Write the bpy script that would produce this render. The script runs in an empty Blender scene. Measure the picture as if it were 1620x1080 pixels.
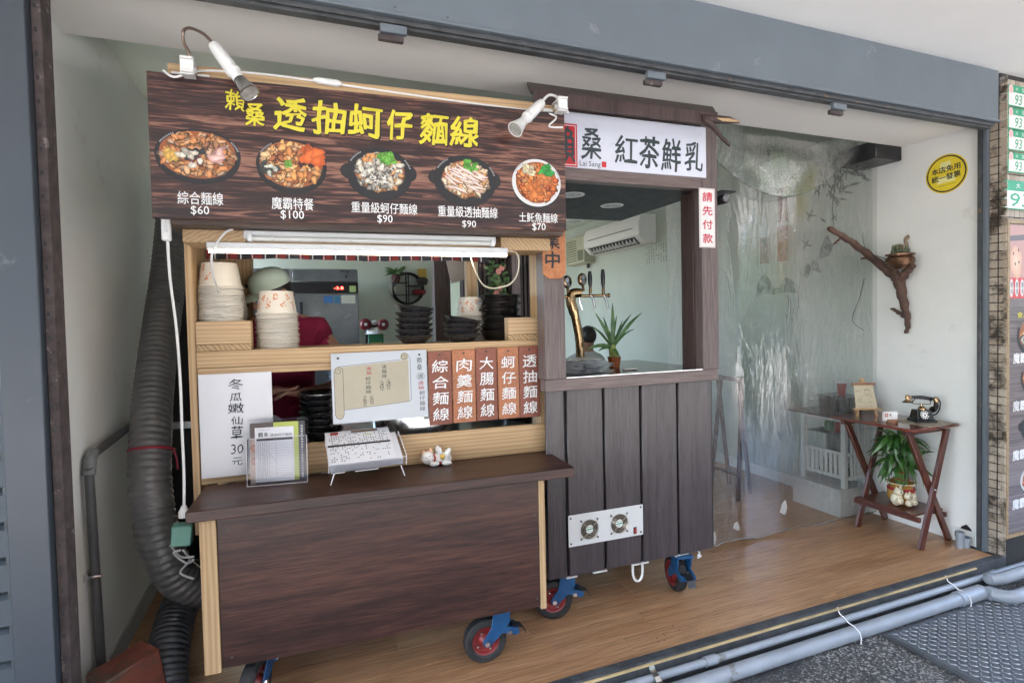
import bpy, math, random
from mathutils import Matrix, Vector, noise as mnoise
random.seed(7)
SC = bpy.context.scene
COL = SC.collection
rad = math.radians
# ------------------------------------------------------------------ camera
CM = ((0.931894, -0.362061, -0.022038), (-0.031324, -0.019797, -0.999313), (0.361376, 0.931944, -0.02979))
FPX, SY, CAM = 870.75, -10.96, Vector((0, 0, 1.45))
cd = bpy.data.cameras.new('camera'); cam = bpy.data.objects.new('camera', cd); COL.objects.link(cam)
r_, d_, f_ = (Vector(v) for v in CM)
cam.matrix_world = Matrix(((r_.x, -d_.x, -f_.x, CAM.x), (r_.y, -d_.y, -f_.y, CAM.y), (r_.z, -d_.z, -f_.z, CAM.z), (0, 0, 0, 1)))
cd.sensor_width = 36; cd.lens = FPX / 1620 * 36; cd.shift_y = SY / 1620; cd.clip_start = .02; cd.clip_end = 500
SC.camera = cam
# ------------------------------------------------------------------ light
w = bpy.data.worlds.new('World'); SC.world = w; w.use_nodes = True
nt = w.node_tree; bg = nt.nodes['Background']; sk = nt.nodes.new('ShaderNodeTexSky'); sk.sky_type = 'NISHITA'
SUN_EL, SUN_ROT = rad(56), rad(205)          # behind the camera, to its left
sk.sun_disc = False; sk.sun_elevation = SUN_EL; sk.sun_rotation = SUN_ROT; sk.dust_density = 2.0; sk.air_density = 1.0
nt.links.new(sk.outputs[0], bg.inputs[0]); bg.inputs[1].default_value = 0.15
sd = bpy.data.lights.new('sun', 'SUN'); sd.energy = 4.5; sd.angle = rad(.6); sd.color = (1, .95, .88)
sun = bpy.data.objects.new('sun', sd); COL.objects.link(sun)
sdir = Vector((math.sin(SUN_ROT) * math.cos(SUN_EL), math.cos(SUN_ROT) * math.cos(SUN_EL), math.sin(SUN_EL)))
sun.rotation_euler = sdir.to_track_quat('Z', 'Y').to_euler(); sun.location = (-6, -20, 20)
SC.view_settings.view_transform = 'Standard'; SC.view_settings.look = 'None'; SC.view_settings.gamma = 1
SC.view_settings.exposure = 3.88; SC.view_settings.use_curve_mapping = False
try:
    SC.cycles.max_bounces = 12; SC.cycles.diffuse_bounces = 6; SC.cycles.transparent_max_bounces = 24; SC.cycles.sample_clamp_indirect = 6
    SC.cycles.use_denoising = True; SC.cycles.caustics_reflective = False; SC.cycles.caustics_refractive = False
except Exception: pass

# ------------------------------------------------------------------ materials
MATS = {}
def _new(name):
    m = bpy.data.materials.new(name); m.use_nodes = True; t = m.node_tree
    return m, t, t.nodes['Principled BSDF']
def _coord(t, scale=(1, 1, 1), rnd=False):
    tc = t.nodes.new('ShaderNodeTexCoord'); mp = t.nodes.new('ShaderNodeMapping'); mp.inputs['Scale'].default_value = scale
    if rnd:
        oi = t.nodes.new('ShaderNodeObjectInfo'); ml = t.nodes.new('ShaderNodeVectorMath'); ml.operation = 'MULTIPLY_ADD'
        cb = t.nodes.new('ShaderNodeCombineXYZ')
        for i in range(3): t.links.new(oi.outputs['Random'], cb.inputs[i])
        t.links.new(cb.outputs[0], ml.inputs[0]); ml.inputs[1].default_value = (13, 7, 9); t.links.new(tc.outputs['Object'], ml.inputs[2])
        t.links.new(ml.outputs[0], mp.inputs[0])
    else: t.links.new(tc.outputs['Object'], mp.inputs[0])
    return mp.outputs[0]
def _noise(t, co, scale, detail=4, rough=.55, dist=0):
    n = t.nodes.new('ShaderNodeTexNoise'); n.inputs['Scale'].default_value = scale; n.inputs['Detail'].default_value = detail
    n.inputs['Roughness'].default_value = rough; n.inputs['Distortion'].default_value = dist
    t.links.new(co, n.inputs['Vector']); return n.outputs['Fac']
def _ramp(t, fac, stops, interp='LINEAR'):
    r = t.nodes.new('ShaderNodeValToRGB'); e = r.color_ramp.elements; r.color_ramp.interpolation = interp
    while len(e) < len(stops): e.new(.5)
    for i, (p, c) in enumerate(stops): e[i].position = p; e[i].color = (*c, 1) if len(c) == 3 else c
    t.links.new(fac, r.inputs[0]); return r.outputs[0]
def _bump(t, b, fac, strength, dist=.002):
    bn = t.nodes.new('ShaderNodeBump'); bn.inputs['Strength'].default_value = strength; bn.inputs['Distance'].default_value = dist
    t.links.new(fac, bn.inputs['Height']); t.links.new(bn.outputs[0], b.inputs['Normal'])
def mat(name, c, rough=.5, metal=0, vary=.12, vs=6, bump=0, bs=60, coat=0, spots=None):
    """painted / plastic / metal surface with uneven tone, uneven gloss and fine relief; spots=(colour, amount, scale) of wear"""
    if name in MATS: return MATS[name]
    m, t, b = _new(name); co = _coord(t)
    n = _noise(t, co, vs, 6, .6)
    lo = tuple(max(0, x * (1 - vary)) for x in c); hi = tuple(min(1, x * (1 + vary)) for x in c)
    col = _ramp(t, n, [(.3, lo), (.7, hi)])
    if spots:
        sf = _ramp(t, _noise(t, co, spots[2], 8, .7), [(spots[1], (0, 0, 0)), (spots[1] + .06, (1, 1, 1))])
        mx = t.nodes.new('ShaderNodeMixRGB'); t.links.new(sf, mx.inputs[0]); t.links.new(col, mx.inputs[1]); mx.inputs[2].default_value = (*spots[0], 1); col = mx.outputs[0]
    t.links.new(col, b.inputs['Base Color'])
    n2 = _noise(t, co, vs * 3, 3)
    mr = t.nodes.new('ShaderNodeMapRange'); mr.inputs[3].default_value = max(.03, rough - .1); mr.inputs[4].default_value = min(1, rough + .12)
    t.links.new(n2, mr.inputs[0]); t.links.new(mr.outputs[0], b.inputs['Roughness'])
    b.inputs['Metallic'].default_value = metal; b.inputs['Coat Weight'].default_value = coat
    if bump: _bump(t, b, _noise(t, co, bs, 4), bump)
    MATS[name] = m; return m
def wood(name, c1, c2, axis=0, grain=55, rough=.45, stretch=14, dist=.6, c3=None, bump=.15, coat=0, big=1.0):
    """wood with grain lines running along axis"""
    if name in MATS: return MATS[name]
    m, t, b = _new(name)
    s = [1, 1, 1]; s[axis] = 1 / stretch
    co = _coord(t, s, True)
    n1 = _noise(t, co, grain, 9, .72, dist); n2 = _noise(t, co, grain * .16 * big, 3, .5, 1.2)
    mx = t.nodes.new('ShaderNodeMath'); mx.operation = 'MULTIPLY_ADD'; t.links.new(n2, mx.inputs[0]); mx.inputs[1].default_value = .5; 
    sc = t.nodes.new('ShaderNodeMath'); sc.operation = 'MULTIPLY'; sc.inputs[1].default_value = .86; t.links.new(n1, sc.inputs[0]); t.links.new(sc.outputs[0], mx.inputs[2])
    stops = [(.52, c1), (.66, tuple((a + b_) / 2 for a, b_ in zip(c1, c2))), (.84, c2)]
    if c3: stops = [(.47, c3), (.58, c1), (.84, c2)]
    s3 = [1, 1, 1]; s3[axis] = 1 / 45; pore = _ramp(t, _noise(t, _coord(t, s3, True), grain * 4, 2, .5), [(.40, (.62, .62, .62)), (.52, (1, 1, 1))])
    ml = t.nodes.new('ShaderNodeMixRGB'); ml.blend_type = 'MULTIPLY'; ml.inputs[0].default_value = 1; t.links.new(_ramp(t, mx.outputs[0], stops), ml.inputs[1]); t.links.new(pore, ml.inputs[2]); t.links.new(ml.outputs[0], b.inputs['Base Color'])
    b.inputs['Roughness'].default_value = rough; b.inputs['Coat Weight'].default_value = coat; b.inputs['Coat Roughness'].default_value = .12
    if bump: _bump(t, b, n1, bump, .0015)
    MATS[name] = m; return m
def pine(name, axis=0, c1=(.40, .25, .125), c2=(.54, .38, .21)):
    """pine: growth rings stretched along axis"""
    if name in MATS: return MATS[name]
    m, t, b = _new(name); s = [1, 1, 1]; s[axis] = .045
    co = _coord(t, s, True)
    wv = t.nodes.new('ShaderNodeTexWave'); wv.wave_type = 'RINGS'; wv.rings_direction = 'XYZ'[axis]; wv.inputs['Scale'].default_value = 22
    wv.inputs['Distortion'].default_value = 5; wv.inputs['Detail'].default_value = 2; wv.inputs['Detail Scale'].default_value = 1.2
    t.links.new(co, wv.inputs['Vector'])
    n1 = _noise(t, co, 90, 4)
    mm = t.nodes.new('ShaderNodeMath'); mm.operation = 'MULTIPLY_ADD'; t.links.new(wv.outputs['Fac'], mm.inputs[0]); mm.inputs[1].default_value = .55
    m3 = t.nodes.new('ShaderNodeMath'); m3.operation = 'MULTIPLY'; m3.inputs[1].default_value = .5; t.links.new(n1, m3.inputs[0]); t.links.new(m3.outputs[0], mm.inputs[2])
    t.links.new(_ramp(t, mm.outputs[0], [(.15, c2), (.55, tuple(.5 * (a + d) for a, d in zip(c1, c2))), (.8, c1)]), b.inputs['Base Color'])
    b.inputs['Roughness'].default_value = .5
    _bump(t, b, n1, .1); MATS[name] = m; return m
def vcol(name='printed ink', rough=.45):
    if name in MATS: return MATS[name]
    m, t, b = _new(name); a = t.nodes.new('ShaderNodeVertexColor'); a.layer_name = 'Col'
    t.links.new(a.outputs[0], b.inputs['Base Color']); b.inputs['Roughness'].default_value = rough
    MATS[name] = m; return m
def emit(name, c, s):
    if name in MATS: return MATS[name]
    m, t, b = _new(name); b.inputs['Base Color'].default_value = (*c, 1); b.inputs['Emission Color'].default_value = (*c, 1); b.inputs['Emission Strength'].default_value = s
    MATS[name] = m; return m
def clear(name, tint=(.96, .97, .97), haze=.05, rough=.06, gloss=1.0, bump=0, bs=40, hc=(.8, .82, .82), ior=1.5):
    """thin clear plastic sheet: see-through, a little milky, reflecting at grazing angles"""
    if name in MATS: return MATS[name]
    m = bpy.data.materials.new(name); m.use_nodes = True; t = m.node_tree; t.nodes.clear()
    out = t.nodes.new('ShaderNodeOutputMaterial'); tr = t.nodes.new('ShaderNodeBsdfTransparent'); tr.inputs[0].default_value = (*tint, 1)
    gl = t.nodes.new('ShaderNodeBsdfGlossy'); gl.inputs['Roughness'].default_value = rough; gl.inputs[0].default_value = (gloss, gloss, gloss, 1)
    df = t.nodes.new('ShaderNodeBsdfDiffuse'); df.inputs[0].default_value = (*hc, 1)
    fr = t.nodes.new('ShaderNodeFresnel'); fr.inputs[0].default_value = ior
    m1 = t.nodes.new('ShaderNodeMixShader'); m2 = t.nodes.new('ShaderNodeMixShader'); m1.inputs[0].default_value = haze
    t.links.new(tr.outputs[0], m1.inputs[1]); t.links.new(df.outputs[0], m1.inputs[2])
    t.links.new(fr.outputs[0], m2.inputs[0]); t.links.new(m1.outputs[0], m2.inputs[1]); t.links.new(gl.outputs[0], m2.inputs[2]); t.links.new(m2.outputs[0], out.inputs[0])
    if bump:
        co = _coord(t); bn = t.nodes.new('ShaderNodeBump'); bn.inputs['Strength'].default_value = bump; bn.inputs['Distance'].default_value = .01
        t.links.new(_noise(t, co, bs, 3, .6, .5), bn.inputs['Height'])
        t.links.new(bn.outputs[0], gl.inputs['Normal']); t.links.new(bn.outputs[0], fr.inputs['Normal'])
    MATS[name] = m; return m

# ------------------------------------------------------------------ building
WM = {}
def link(o, parent=None):
    COL.objects.link(o)
    if parent is not None: o.parent = parent
    return o
def tag(o, label, cat, group=None):
    o['label'] = label; o['category'] = cat
    if group: o['group'] = group
    return o
def thing(name, label, cat, loc=(0, 0, 0), rot=0, group=None, M=None):
    o = bpy.data.objects.new(name, None); o.empty_display_size = .05; link(o)
    M = M or (Matrix.Translation(loc) @ Matrix.Rotation(rot, 4, 'Z'))
    o.matrix_world = M; WM[o.name] = M.copy(); return tag(o, label, cat, group)
class MB:
    def __init__(s, F=None): s.F = F or Matrix(); s.v = []; s.f = []; s.mi = []; s.c = []
    def add(s, vs, fs, m=0, c=(.5, .5, .5)):
        k = len(s.v); s.v += [s.F @ Vector(v) for v in vs]; s.c += [c] * len(vs) if not isinstance(c, list) else c
        for f in fs: s.f.append([k + i for i in f]); s.mi.append(m)
        return s
    def box(s, x0, y0, z0, x1, y1, z1, m=0):
        return s.add([(x0, y0, z0), (x1, y0, z0), (x1, y1, z0), (x0, y1, z0), (x0, y0, z1), (x1, y0, z1), (x1, y1, z1), (x0, y1, z1)],
                     [(0, 3, 2, 1), (4, 5, 6, 7), (0, 1, 5, 4), (1, 2, 6, 5), (2, 3, 7, 6), (3, 0, 4, 7)], m)
    def quad(s, a, b, c, d, m=0): return s.add([a, b, c, d], [(0, 1, 2, 3)], m)
    def bar(s, p, q, wd, th, up=(0, 0, 1), m=0):
        p, q = Vector(p), Vector(q); d = (q - p).normalized(); sd_ = d.cross(Vector(up)).normalized(); u = sd_.cross(d)
        a, b = sd_ * wd / 2, u * th / 2; vs = [p - a - b, p + a - b, p + a + b, p - a + b, q - a - b, q + a - b, q + a + b, q - a + b]
        return s.add(vs, [(0, 1, 2, 3), (7, 6, 5, 4), (0, 4, 5, 1), (1, 5, 6, 2), (2, 6, 7, 3), (3, 7, 4, 0)], m)
    def tube(s, pts, r, n=10, m=0, caps=True, flat=1.0):
        pts = [Vector(p) for p in pts]; N = len(pts); rs = r if isinstance(r, (list, tuple)) else [r] * N
        vs = []; nx = None
        for i, p in enumerate(pts):
            d = (pts[min(i + 1, N - 1)] - pts[max(i - 1, 0)]).normalized()
            if nx is None: nx = d.orthogonal().normalized()
            nx = (nx - d * nx.dot(d)); nx = nx.normalized() if nx.length > 1e-6 else d.orthogonal().normalized()
            ny = d.cross(nx)
            for k in range(n):
                a = 2 * math.pi * k / n; vs.append(p + nx * rs[i] * math.cos(a) + ny * rs[i] * math.sin(a) * flat)
        fs = [(i * n + k, i * n + (k + 1) % n, (i + 1) * n + (k + 1) % n, (i + 1) * n + k) for i in range(N - 1) for k in range(n)]
        if caps: fs += [tuple(range(n - 1, -1, -1)), tuple(range((N - 1) * n, N * n))]
        return s.add(vs, fs, m)
    def lathe(s, prof, o=(0, 0, 0), ax='z', n=24, m=0, wob=None):
        o = Vector(o); vs = []
        for j, (r, h) in enumerate(prof):
            for k in range(n):
                a = 2 * math.pi * k / n; rr = r * (1 + (wob(a, h) if wob else 0)); x, y = rr * math.cos(a), rr * math.sin(a)
                vs.append(o + Vector({'z': (x, y, h), 'y': (x, -h, y), 'x': (h, x, y)}[ax]))
        P = len(prof)
        return s.add(vs, [(i * n + k, i * n + (k + 1) % n, (i + 1) * n + (k + 1) % n, (i + 1) * n + k) for i in range(P - 1) for k in range(n)], m)
    def poly(s, pts, th=None, m=0, c=(.5, .5, .5)):
        """flat outline in local xy (z= third) ; th extrudes down by th"""
        n = len(pts)
        if th is None: return s.add(pts, [tuple(range(n))], m, c)
        return s.add(list(pts) + [(p[0], p[1], p[2] - th) for p in pts], [tuple(range(n)), tuple(range(2 * n - 1, n - 1, -1))] + [(i, i + n, (i + 1) % n + n, (i + 1) % n) for i in range(n)], m, c)
    def fan(s, cx, cy, z, rx, ry, cin, cout, n=12, jit=.2, ang=0, m=0):
        ph = random.random() * 9; vs = [(cx, cy, z)]; ca, sa = math.cos(ang), math.sin(ang)
        for k in range(n):
            a = 2 * math.pi * k / n; q = 1 + jit * (mnoise.noise((math.cos(a) * 1.5 + ph, math.sin(a) * 1.5, ph)) * 2); x, y = rx * q * math.cos(a), ry * q * math.sin(a)
            vs.append((cx + x * ca - y * sa, cy + x * sa + y * ca, z))
        return s.add(vs, [(0, 1 + k, 1 + (k + 1) % n) for k in range(n)], m, [cin] + [cout] * n)
    def build(s, name, mats, parent=None, smooth=32, bevel=0, org=None, tagv=None, kind=None, M=None):
        me = bpy.data.meshes.new(name)
        if parent is not None: inv = WM[parent.name].inverted()
        else:
            M = M or Matrix.Translation(org if org is not None else (0, 0, 0)); inv = M.inverted()
        me.from_pydata([inv @ v for v in s.v], [], s.f)
        ms = mats if isinstance(mats, (list, tuple)) else [mats]
        for x in ms: me.materials.append(x)
        me.polygons.foreach_set('material_index', s.mi)
        if any(getattr(x, 'name', '').startswith('printed') for x in ms):
            at = me.color_attributes.new('Col', 'FLOAT_COLOR', 'POINT'); at.data.foreach_set('color', [q for c in s.c for q in (*c, 1)])
        if smooth: me.shade_smooth(); me.set_sharp_from_angle(angle=rad(smooth))
        me.validate(); me.update()
        o = bpy.data.objects.new(name, me); link(o, parent)
        if parent is None: o.matrix_world = M; WM[o.name] = M.copy()
        else: WM[o.name] = WM[parent.name].copy()
        if bevel:
            b = o.modifiers.new('Bevel', 'BEVEL'); b.width = bevel; b.segments = 1; b.limit_method = 'ANGLE'; b.harden_normals = False
        if tagv: tag(o, *tagv)
        if kind: o['kind'] = kind
        return o
def box(name, mats, F, dims, parent=None, bevel=.0015, **k): return MB(F).box(*dims).build(name, mats, parent, bevel=bevel, **k)
def dup(o, M, label=None, cat=None, group=None):
    c = o.copy(); link(c); c.matrix_world = M; WM[c.name] = M.copy()
    if label: c['label'] = label
    if group: c['group'] = group
    def rec(src, dst):
        for ch in [x for x in bpy.data.objects if x.parent == src]:
            d = ch.copy(); COL.objects.link(d); d.parent = dst; d.matrix_parent_inverse = ch.matrix_parent_inverse.copy(); d.matrix_basis = ch.matrix_basis.copy(); WM[d.name] = M.copy(); rec(ch, d)
    rec(o, c); return c
def fr(o, a, b, c): 
    a, b, c, o = Vector(a), Vector(b), Vector(c), Vector(o)
    return Matrix(((a.x, b.x, c.x, o.x), (a.y, b.y, c.y, o.y), (a.z, b.z, c.z, o.z), (0, 0, 0, 1)))
NA, TA = rad(-3), rad(-1.5)
N0, T0 = Vector((.8, 2.12, 0)), Vector((1.1, 2.30, 0))
def LF(o, a): return Matrix.Translation(o) @ Matrix.Rotation(a, 4, 'Z')       # x right, y into the shop, z up
FNL, FTL = LF(N0, NA), LF(T0, TA)
def FV(L, v):                                                                 # upright plane facing the street: x right, y up, z outward
    return L @ fr((0, v, 0), (1, 0, 0), (0, 0, 1), (0, -1, 0))
def ray(x, y): return r_ * (x - 810) + d_ * (y - 540 - SY) + f_ * FPX
def on(F, x, y):
    inv = F.inverted(); o = inv @ CAM; d = inv.to_3x3() @ ray(x, y); t = -o.z / d.z; q = o + d * t; return q.x, q.y
def rect(F, x0, y0, x1, y1):
    ym, xm = (y0 + y1) / 2, (x0 + x1) / 2
    return on(F, x0, ym)[0], on(F, xm, y1)[1], on(F, x1, ym)[0], on(F, xm, y0)[1]
def at(x, y, **k):
    d = ray(x, y); a, v = list(k.items())[0]; i = 'XYZ'.index(a); return CAM + d * ((v - CAM[i]) / d[i])
TXT = {}
def text_mesh(s, bold=0, lh=1.0):
    if (s, bold, lh) in TXT: return TXT[(s, bold, lh)]
    cu = bpy.data.curves.new('lettering', 'FONT'); cu.body = s; cu.size = 1; cu.offset = bold; cu.space_line = lh; cu.align_x = 'CENTER'; cu.resolution_u = 2
    o = bpy.data.objects.new('lettering', cu); COL.objects.link(o)
    dg = bpy.context.evaluated_depsgraph_get(); me = bpy.data.meshes.new_from_object(o.evaluated_get(dg))
    vs = [v.co.copy() for v in me.vertices]; fs = [tuple(p.vertices) for p in me.polygons]
    bpy.data.objects.remove(o); bpy.data.curves.remove(cu); bpy.data.meshes.remove(me)
    TXT[(s, bold, lh)] = (vs, fs); return vs, fs
def put(mb, s, bx, c=.0015, m=0, bold=0, lh=1.0, sl=0, ang=0, brush=0):
    """glyphs of s fitted into the rectangle bx=(a0,b0,a1,b1) of mb's plane"""
    vs, fs = text_mesh(s, 0, lh)
    x0 = min(v.x for v in vs); x1 = max(v.x for v in vs); y0 = min(v.y for v in vs); y1 = max(v.y for v in vs)
    out = []; ca, sa = math.cos(ang), math.sin(ang); cx, cy = (bx[0] + bx[2]) / 2, (bx[1] + bx[3]) / 2
    for v in vs:
        u, t = (v.x - x0) / (x1 - x0), (v.y - y0) / (y1 - y0)
        if brush: u += brush * mnoise.noise((u * 3, t * 3, len(s) + bx[0] * 9)); t += brush * mnoise.noise((u * 3 + 9, t * 3, bx[0] * 9)) + brush * .25 * math.sin(3 * u)
        x = bx[0] + u * (bx[2] - bx[0]) + sl * (t - .5) * (bx[3] - bx[1]) - cx; y = bx[1] + t * (bx[3] - bx[1]) - cy
        out.append((cx + x * ca - y * sa, cy + x * sa + y * ca, c))
    if bold <= 0: mb.add(out, fs, m); return
    e = bold * (bx[3] - bx[1]) * .8 / max(1, s.count('\n') + 1)
    for i, (dx, dy) in enumerate([(0, 0), (1, 0), (-1, 0), (0, 1), (0, -1)] + ([(.7, .7), (-.7, -.7), (.7, -.7), (-.7, .7)] if bold > .02 else [])): mb.add([(x + dx * e, y + dy * e, z + i * .00001) for x, y, z in out], fs, m)
def scrib(mb, a0, b0, a1, b1, n, c=.0016, m=0, th=.35):
    """a row of n tiny illegible printed marks"""
    wd = (a1 - a0) / n
    for i in range(n):
        x = a0 + i * wd; h = (b1 - b0)
        for k in range(3):
            xx = x + wd * random.uniform(.05, .5); yy = b0 + h * random.uniform(0, .7)
            if k % 2: mb.add([(xx, yy, c), (xx + wd * .35, yy, c), (xx + wd * .35, yy + h * th * .5, c), (xx, yy + h * th * .5, c)], [(0, 1, 2, 3)], m)
            else: mb.add([(xx, yy, c + .0001), (xx + wd * .14, yy, c + .0001), (xx + wd * .14, yy + h * .6, c + .0001), (xx, yy + h * .6, c + .0001)], [(0, 1, 2, 3)], m)
def slab(name, F, bx, th, mats, parent=None, c=0, bevel=.0008, **k):
    return MB(F).box(bx[0], bx[1], c, bx[2], bx[3], c + th).build(name, mats, parent, bevel=bevel, **k)

# palettes
WALL = mat('wall paint', (.78, .78, .755), .6, vary=.04, vs=2.5, bump=.3, bs=35, spots=((.70, .69, .66), .60, 4))
WALLG = mat('green wall paint', (.66, .73, .65), .6, vary=.05, vs=2, bump=.2, bs=35)
CEIL = mat('ceiling paint', (.86, .84, .81), .7, vary=.03, vs=1.6, bump=.15, bs=30)
STEELB = mat('blue grey enamel', (.125, .150, .175), .38, vary=.07, vs=3, bump=.12, bs=25, spots=((.19, .21, .225), .63, 7))
STEELD = mat('dark weathered steel', (.07, .075, .08), .5, .3, vary=.35, vs=14, bump=.4, bs=60, spots=((.2, .12, .08), .62, 18))
RUST = mat('rusty strip', (.06, .045, .045), .8, vary=.5, vs=20, bump=.6, bs=80, spots=((.22, .19, .18), .6, 16))
PVC = mat('grey pvc', (.235, .258, .285), .38, vary=.14, vs=5, bump=.15, bs=50, spots=((.15, .14, .13), .60, 9))
PVCD = mat('dark grey pvc', (.075, .075, .077), .4, vary=.15, vs=8)
BLACK = mat('black plastic', (.012, .012, .013), .35, vary=.2)
RUBBER = mat('tyre rubber', (.018, .018, .018), .75, vary=.3, vs=30, bump=.4, bs=120)
WHITE = mat('white plastic', (.75, .75, .74), .35, vary=.03)
WHITEM = mat('white metal', (.66, .67, .67), .3, vary=.05)
CHROME = mat('bright steel', (.62, .62, .62), .22, 1, vary=.1, vs=9)
STEEL = mat('brushed steel', (.5, .51, .52), .34, 1, vary=.12, vs=4)
BRASS = mat('polished brass', (.30, .205, .11), .22, 1, vary=.15, vs=20)
RED = mat('red paint', (.34, .025, .022), .4)
POST_SHADED = mat('shaded blue grey enamel', (.040, .050, .064), .4, vary=.08, vs=3, bump=.15, bs=25, spots=((.09, .105, .12), .655, 9))  # beam enamel darkened; the shade on the post is put into the colour
BLUE = mat('blue paint', (.008, .065, .17), .38, vary=.25, vs=14, spots=((.04, .04, .045), .61, 26))
PAPER = mat('white paper', (.74, .75, .80), .6, vary=.02, vs=7)
INK = mat('black ink', (.015, .015, .018), .6)
INKR = mat('red ink', (.5, .02, .04), .55)
YEL = mat('yellow print', (.66, .57, .04), .45, vary=.04)
WTX = mat('white print', (.80, .80, .80), .5)
PIX, PIY, PIZ = pine('pine along x', 0), pine('pine along y', 1), pine('pine along z', 2)
WALNX = wood('walnut laminate', (.029, .0098, .0075), (.092, .038, .026), 0, 80, .38, 16, c3=(.013, .005, .0042), bump=.12, big=.9)
MAUVZ = wood('grey brown laminate upright', (.105, .076, .073), (.165, .126, .12), 2, 80, .42, 22, bump=.1)
MAUVX = wood('grey brown laminate level', (.13, .092, .086), (.20, .15, .14), 0, 80, .42, 22, bump=.1)
DKW = wood('dark brown laminate', (.035, .02, .018), (.085, .052, .048), 2, 70, .5, 18, bump=.1)
PANELZ = wood('dusk brown board', (.052, .041, .043), (.084, .069, .071), 2, 110, .30, 30, bump=.12, c3=(.040, .030, .033))
TAGW = [wood('red cedar %d' % i, c, tuple(x * 1.5 for x in c), 2, 60, .5, 16) for i, c in enumerate([(.20, .062, .036), (.36, .135, .06)])]

# ================================================================== SETTING
FY = 1.955
g = MB(); g.quad((-60, -60, -.12), (60, -60, -.12), (60, 60, -.12), (-60, 60, -.12))
m, t, b = _new('washed pebble paving'); co = _coord(t)
v1 = t.nodes.new('ShaderNodeTexVoronoi'); v1.inputs['Scale'].default_value = 130; t.links.new(co, v1.inputs['Vector'])
big = _noise(t, co, 1.3, 3); patch = _ramp(t, big, [(.47, (0, 0, 0)), (.56, (1, 1, 1))])
sp = t.nodes.new('ShaderNodeSeparateColor'); t.links.new(v1.outputs['Color'], sp.inputs[0])
peb = _ramp(t, sp.outputs[0], [(0, (.024, .025, .026)), (.5, (.05, .05, .049)), (.76, (.15, .147, .137)), (1, (.36, .35, .33))])
drk = _ramp(t, sp.outputs[0], [(0, (.022, .023, .025)), (.8, (.05, .05, .052)), (1, (.17, .17, .17))])
mx = t.nodes.new('ShaderNodeMixRGB'); t.links.new(patch, mx.inputs[0]); t.links.new(drk, mx.inputs[1]); t.links.new(peb, mx.inputs[2]); t.links.new(mx.outputs[0], b.inputs['Base Color'])
b.inputs['Roughness'].default_value = .55; iv = t.nodes.new('ShaderNodeMath'); iv.operation = 'SUBTRACT'; iv.inputs[0].default_value = 1; t.links.new(v1.outputs['Distance'], iv.inputs[1]); _bump(t, b, iv.outputs[0], .5, .004)
g.build('ground', m, kind='structure', smooth=0)
road = mat('street concrete', (.30, .29, .28), .8, vary=.15, vs=3, bump=.5, bs=90)
MB().box(-60, -13.5, -.16, 60, -3.2, -.10).build('street', road, kind='structure', smooth=0)

# shop floor: a sub base and laminate planks, seams recessed
fl = MB().box(-.775, 1.956, -.115, 3.80, 8.6, -.004).build('floor', mat('floor base', (.03, .018, .01), .8), kind='structure', smooth=0)
FLW = wood('oak laminate', (.34, .172, .082), (.47, .275, .145), 0, 60, .30, 18, c3=(.225, .108, .05), bump=.05, dist=1.0)
pk = None
for j in range(22):
    y0 = 1.958 + j * .152; x = -.77 - random.uniform(0, 1.1)
    while x < 3.795:
        xa, xb = max(x, -.772), min(x + 1.22, 3.797)
        if xb - xa > .06 and not (y0 > 3.4 and xa < 1):
            full = abs(xb - xa - 1.22) < 1e-6
            if full and pk is not None:
                o = pk.copy(); link(o, fl); o.location = (x, y0, 0)
            else:
                mb = MB().box(0, 0, -.004, xb - xa - .0012, .151, .0)
                o = mb.build('plank', FLW, None, bevel=.0006, smooth=0); o.parent = fl; o.location = (xa, y0, 0)
                if full: pk = o
        x += 1.22
MB().box(-.77, 5.303, -.004, 3.797, 8.5, 0).build('floor_covering', FLW, fl, smooth=0)

mb = MB(); rs = random.Random(3)
for cx, cy, n_, sp_ in ((1052, 1001, 26, .07), (1340, 927, 20, .09), (1120, 980, 10, .2), (1250, 905, 14, .3), (900, 1050, 10, .25)):
    c0 = at(cx, cy, Z=0)
    for k in range(n_):
        x, y = c0.x + rs.gauss(0, sp_), c0.y + rs.gauss(0, sp_ * .3); a_, b_ = rs.uniform(.001, .008), rs.uniform(.0008, .003); an = rs.uniform(-.6, .6)
        if y < 1.97: continue
        ca, sa = math.cos(an), math.sin(an); mb.add([(x + a_ * ca, y + a_ * sa, .0006), (x - b_ * sa, y + b_ * ca, .0006), (x - a_ * ca, y - a_ * sa, .0006), (x + b_ * sa, y - b_ * ca, .0006)], [(0, 1, 2, 3)])
mb.build('floor_scuff', mat('scuff', (.07, .04, .025), .7), fl, smooth=0, kind='stuff')
# walls
def wall(name, dims, mats, label): return MB().box(*dims).build(name, mats, None, smooth=0, org=(dims[0], dims[1], dims[2]), tagv=(label, 'wall'))
wm = MB(); wm.box(-.93, 2.02, -.1, -.775, 4.15, 2.76).box(-.93, 6.20, -.1, -.775, 6.35, 2.76).box(-.93, 4.151, -.1, -.775, 6.199, .85).box(-.93, 4.151, 2.40, -.775, 6.199, 2.76)  # opening added in this wall to let daylight into the kitchen
wl = wm.build('painted_wall', WALL, None, smooth=0, org=(-.93, 2.02, -.1), tagv=('pale plaster side wall behind the ribbed exhaust hose', 'wall'))
WFR = mat('added window frame', (.6, .6, .58), .4)
wf = MB().box(-.90, 4.152, .851, -.80, 4.20, 2.399).box(-.90, 6.15, .851, -.80, 6.198, 2.399).box(-.90, 4.201, .851, -.80, 6.149, .90).box(-.90, 4.201, 2.35, -.80, 6.149, 2.399).build('added_window_frame', WFR, wl, smooth=0)  # frame round the added daylight opening
wr = wall('painted_wall', (3.80, 2.055, -.1, 3.98, 2.715, 2.76), WALL, 'long pale side wall with ink mural, yellow sticker and driftwood shelf')
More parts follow.
